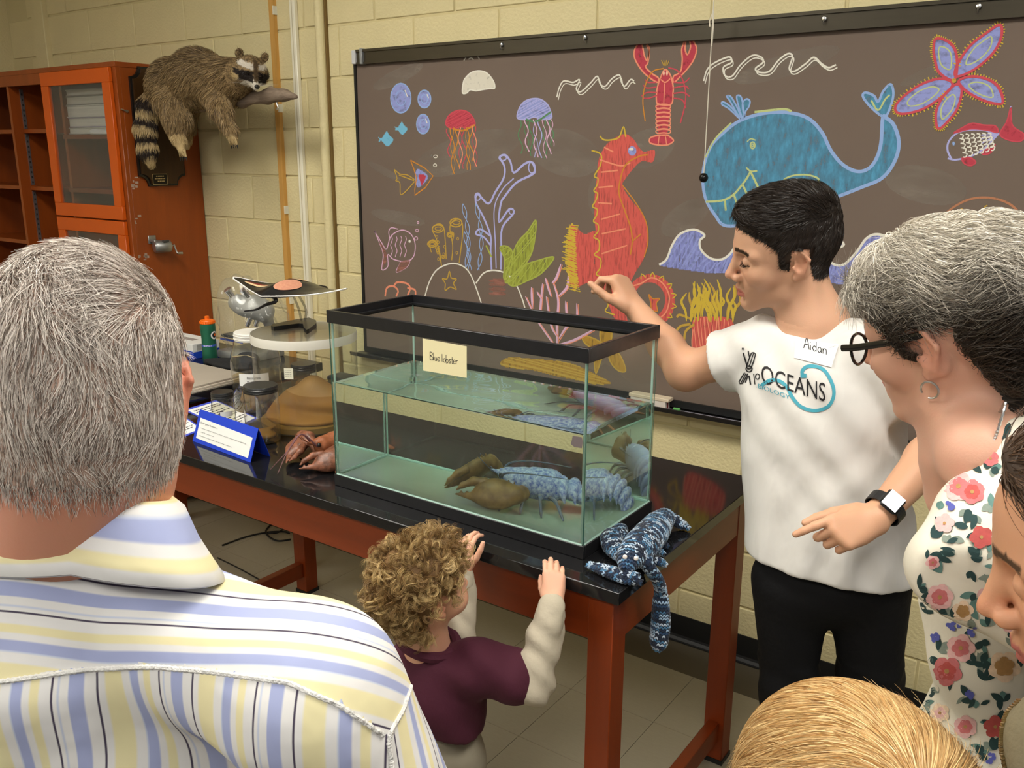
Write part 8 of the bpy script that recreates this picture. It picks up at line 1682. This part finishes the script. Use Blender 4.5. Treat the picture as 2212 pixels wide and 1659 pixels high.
hair_strands('hair_strands', A2, B2, co, CRm, CSc, 20000, cflow, lambda Q: np.where((Q[:, 0] > 0.0) | (np.abs(Q[:, 1]) > 0.06), 0.048, 0.105), 0.10, blc, kid, Cb, 0.0009, S=10, jit=0.06, clump=0.16, gravity=0.06, hug=1.0)
sd = SDF(CN - V(0.22, 0.22, 0.62), CN + V(0.22, 0.22, 0.04), 0.010); sd.ell(CN - UP*0.16, (0.125, 0.09, 0.15), 0.04, CRm @ rot((0, 0, 1), PI/2)).cap(CN - UP*0.05 + CR*0.09, CN - UP*0.36 + CR*0.11, 0.045, 0.035, 0.03).cap(CN - UP*0.05 - CR*0.09, CN - UP*0.36 - CR*0.11, 0.045, 0.035, 0.03).cap(CN - UP*0.2, CN - UP*0.52, 0.11, 0.12, 0.03); cloth('jumper', sd, mat('grey_jumper', srgb(120, 124, 134), 0.9), kid, Cb, 1)
sd = SDF(V(CN[0]-0.2, CN[1]-0.2, 0.02), V(CN[0]+0.2, CN[1]+0.2, 0.68), 0.012)
for s in (-1, 1): sd.cap(V(CN[0], CN[1], 0.64) + CR*0.06*s, V(CN[0], CN[1], 0.06) + CR*0.06*s, 0.07, 0.045, 0.03)
cloth('trousers', sd, mat('navy_trousers', (0, 0, 0, 1)), kid, Cb, 1)

# ---------------------------------------------------------------- the curly toddler at the table edge
tf = nrm(V(0.3704, 0.9115, 0.1787)); TRm = frame(tf, V(-0.0038, -0.1909, 0.9816)); TSc = 0.86
to = V(-0.2107, -1.5199, 0.8806)
Tb = V(to[0]-0.03, to[1]-0.04, 0); tod = tag(empty('person', tuple(Tb)), 'toddler with curly fair hair in a maroon top holding the table edge', 'person')
sd = SDF(to - V(0.16, 0.16, 0.24), to + V(0.16, 0.16, 0.14), 0.003); tp3 = add_head(sd, to, TRm, TSc, child=True); TN = at(925, 1392, d=1.86); sd.cap(tp3(-0.02, 0, -0.04), TN - UP*0.02, 0.044, 0.05, 0.03)
P1, F1 = sd.mesh(); P1 = smooth_mesh(P1, F1, 1, 0.4); c1 = face_colors(P1, to, TRm, TSc, (228, 176, 146), (206, 128, 116), child=True, blush=0.14)
# arms and hands
sR, eR, wR = at(1035, 1440, d=1.82), at(1150, 1478, d=1.82), V(*at(1196, 1300, y=TY0-0.045))
sL, eL, wL = at(900, 1425, d=1.92), V(*at(985, 1370, y=TY0-0.12)), V(*at(995, 1234, y=TY0-0.05))
def edge_hand(w, up, arm, side, z, hs=0.66, sp=0.05, td=(0.45, 0.85, -0.2)):
    sd = SDF(w - 0.10, w + 0.11, 0.0022); sd.cap(w - arm*0.035, w, 0.020, 0.019, 0.01); add_hand(sd, w, up, z, side, hs, [(0.35, 0.55, 0.45), (0.35, 0.55, 0.45), (0.38, 0.55, 0.45), (0.40, 0.55, 0.45)], spread=sp, tdir=td); P, F = sd.mesh(); return smooth_mesh(P, F, 1, 0.3), F
hR = edge_hand(wR, nrm(at(1197, 1232, y=TY0-0.012) - wR), nrm(wR-eR), 1, nrm(-FH*0.9 + UP*0.15), sp=0.03, td=(0.6, 0.25, -0.75)); hL = edge_hand(wL, nrm(at(1003, 1182, y=TY0-0.02) - wL), nrm(wL-eL), -1, nrm(-FH*0.75 - CR*0.45 + UP*0.1), sp=0.10, td=(0.55, 0.80, 0.30))
Pa, Fa = join_meshes([(P1, F1), hR, hL]); from_arrays('body', Pa - Tb, Fa, SKIN, tod, smooth=True, col=np.concatenate([c1, np.repeat(L3((230, 176, 148))[None], len(hR[0])+len(hL[0]), 0)]))
mk_t = lambda Q: Q[:, 2] - np.interp(Q[:, 0], [-0.13, -0.05, -0.036, -0.030, 0.004, 0.010, 0.03, 0.045, 0.075, 0.12], [-0.105, -0.10, -0.07, 0.012, 0.026, -0.005, 0.01, 0.04, 0.062, 0.07])
tcol = lambda Q: (L3((128, 94, 52))[None]*(1-(t := RNG.random((len(Q), 1))**1.4)) + L3((222, 192, 134))[None]*t)
hcp, A2, B2 = hair_cap('hair', P1, F1, to, TRm, TSc, mk_t, 0.014, (116, 86, 50), tod, Tb)
pt, nn = sample_surface(A2, B2, 640); paths, cols, wid = [], [], []
for p, n in zip(pt.astype(float), nn.astype(float)):
    q = RNG.normal(size=3); a = nrm(q - n*(q@n)); b = np.cross(n, a); r = RNG.uniform(0.006, 0.0125); turns = RNG.uniform(0.9, 1.9); ax = nrm(a*0.8 + n*RNG.uniform(0.1, 0.7) - UP*0.4); u1 = nrm(np.cross(ax, b)); u2 = np.cross(ax, u1); L = RNG.uniform(0.014, 0.030); ph = RNG.random()*6.28; c = tcol(np.zeros((1, 3)))[0]
    for k in range(16):
        j = RNG.normal(size=3)*0.0017; rr = r*RNG.uniform(0.82, 1.15); t = np.linspace(0, 1, 14); th = ph + t*turns*2*PI + RNG.normal()*0.12
        pa = p + n*0.003 + j + np.outer(t*L, ax) + np.outer(np.cos(th)-math.cos(ph), u1)*rr + np.outer(np.sin(th)-math.sin(ph), u2)*rr; paths.append(pa); cols.append(c*RNG.uniform(0.7, 1.25))
strands('curls', np.array(paths) - Tb, 0.0008, np.array(cols), HAIRM, tod)
# clothes
sd = SDF(TN - V(0.22, 0.22, 0.34), TN + V(0.24, 0.22, 0.07), 0.005); TLt = nrm(sR-sL); TRt = np.stack([nrm(TLt*V(1, 1, 0)), nrm(np.cross(UP, TLt*V(1, 1, 0))), UP], 1); tc_ = at(950, 1500, d=1.88)
sd.ell(TN - UP*0.085, (0.095, 0.080, 0.085), 0.03, TRt).ell(tc_, (0.098, 0.088, 0.10), 0.04, TRt).cap(TN - UP*0.05, sR, 0.045, 0.050, 0.03).cap(TN - UP*0.05, sL, 0.045, 0.05, 0.03).cap(sR, sR*0.42+eR*0.58, 0.050, 0.058, 0.03).cap(sL, sL*0.5+eL*0.5, 0.05, 0.055, 0.03).ell(tc_ - UP*0.07, (0.10, 0.09, 0.08), 0.03, TRt)
sd.warp(lambda x, y, z: 0.004*np.sin(50*z+30*x+3*np.sin(25*y))); sd.plane(at(1010, 1568, d=1.88), nrm(V(0, 0, -1) - CR*0.25), 0.005)
M_mar = mat('maroon_cotton', srgb(74, 24, 44), 0.85, bump=0.3, bscale=30); top_, _, _ = cloth('top', sd, M_mar, tod, Tb, 2)
hd_ = [TN + UP*0.012 + (TRt[:, 0]*math.cos(t)*0.062 + TRt[:, 1]*math.sin(t)*0.055) - UP*0.012*math.cos(t) for t in np.linspace(0, 2*PI, 30)]; MB().tube([q - Tb for q in hd_], 0.012, 8, cap=False).build('neckband', M_mar, top_, smooth=True)
M_bg = mat('beige_knit', srgb(186, 176, 156), 0.9, bump=0.4, bscale=35)
for s_, e_, w_ in ((sR, eR, wR), (sL, eL, wL)):
    sd = SDF(np.min([s_, e_, w_], 0)-0.08, np.max([s_, e_, w_], 0)+0.08, 0.0042); sd.cap(s_, e_, 0.040, 0.040, 0.02).cap(e_, e_*0.35+w_*0.65, 0.042, 0.035, 0.02).cap(e_*0.35+w_*0.65, w_ - nrm(w_-e_)*0.012, 0.033, 0.028, 0.012); sd.warp(lambda x, y, z: 0.0035*np.sin(95*z+40*x+3*np.sin(40*y))); o, _, _ = cloth('sleeve', sd, M_bg, tod, Tb, 1)
    cc = w_ - nrm(w_-e_)*0.022; dx = nrm(w_-e_); MB().tube([cc - dx*0.035 - Tb, cc - dx*0.03 - Tb, cc - Tb, cc + dx*0.010 - Tb], [0.031, 0.0325, 0.0315, 0.028], 20).build('cuff', M_bg, o, smooth=True)
sd = SDF(V(tc_[0]-0.2, tc_[1]-0.2, 0.03), V(tc_[0]+0.2, tc_[1]+0.2, tc_[2]-0.02), 0.006); lb = tc_*V(1, 1, 0)
sd.ell(tc_ - UP*0.11, (0.088, 0.080, 0.07), 0.03, TRt)
for s in (-1, 1): sd.cap(lb + TRt[:, 0]*0.045*s + V(0, 0, tc_[2]-0.14), lb + TRt[:, 0]*0.05*s + V(0, 0, 0.06), 0.062, 0.045, 0.02)
cloth('trousers', sd, mat('grey_beige_trousers', srgb(150, 142, 124), 0.9, bump=0.3, bscale=30), tod, Tb, 1)
for s in (-1, 1):
    q = lb + TRt[:, 0]*0.05*s; sd = SDF(q + V(-0.12, -0.12, -0.005), q + V(0.12, 0.14, 0.10), 0.005); fd_ = nrm(tf*V(1, 1, 0)*0.4 + FH*0.8); sd.cap(q + V(0, 0, 0.03), q + fd_*0.07 + V(0, 0, 0.026), 0.032, 0.030, 0.015).plane((0, 0, 0.001), (0, 0, -1)); cloth('shoe', sd, mat('tan_shoe', srgb(110, 80, 56), 0.7), tod, Tb, 1)
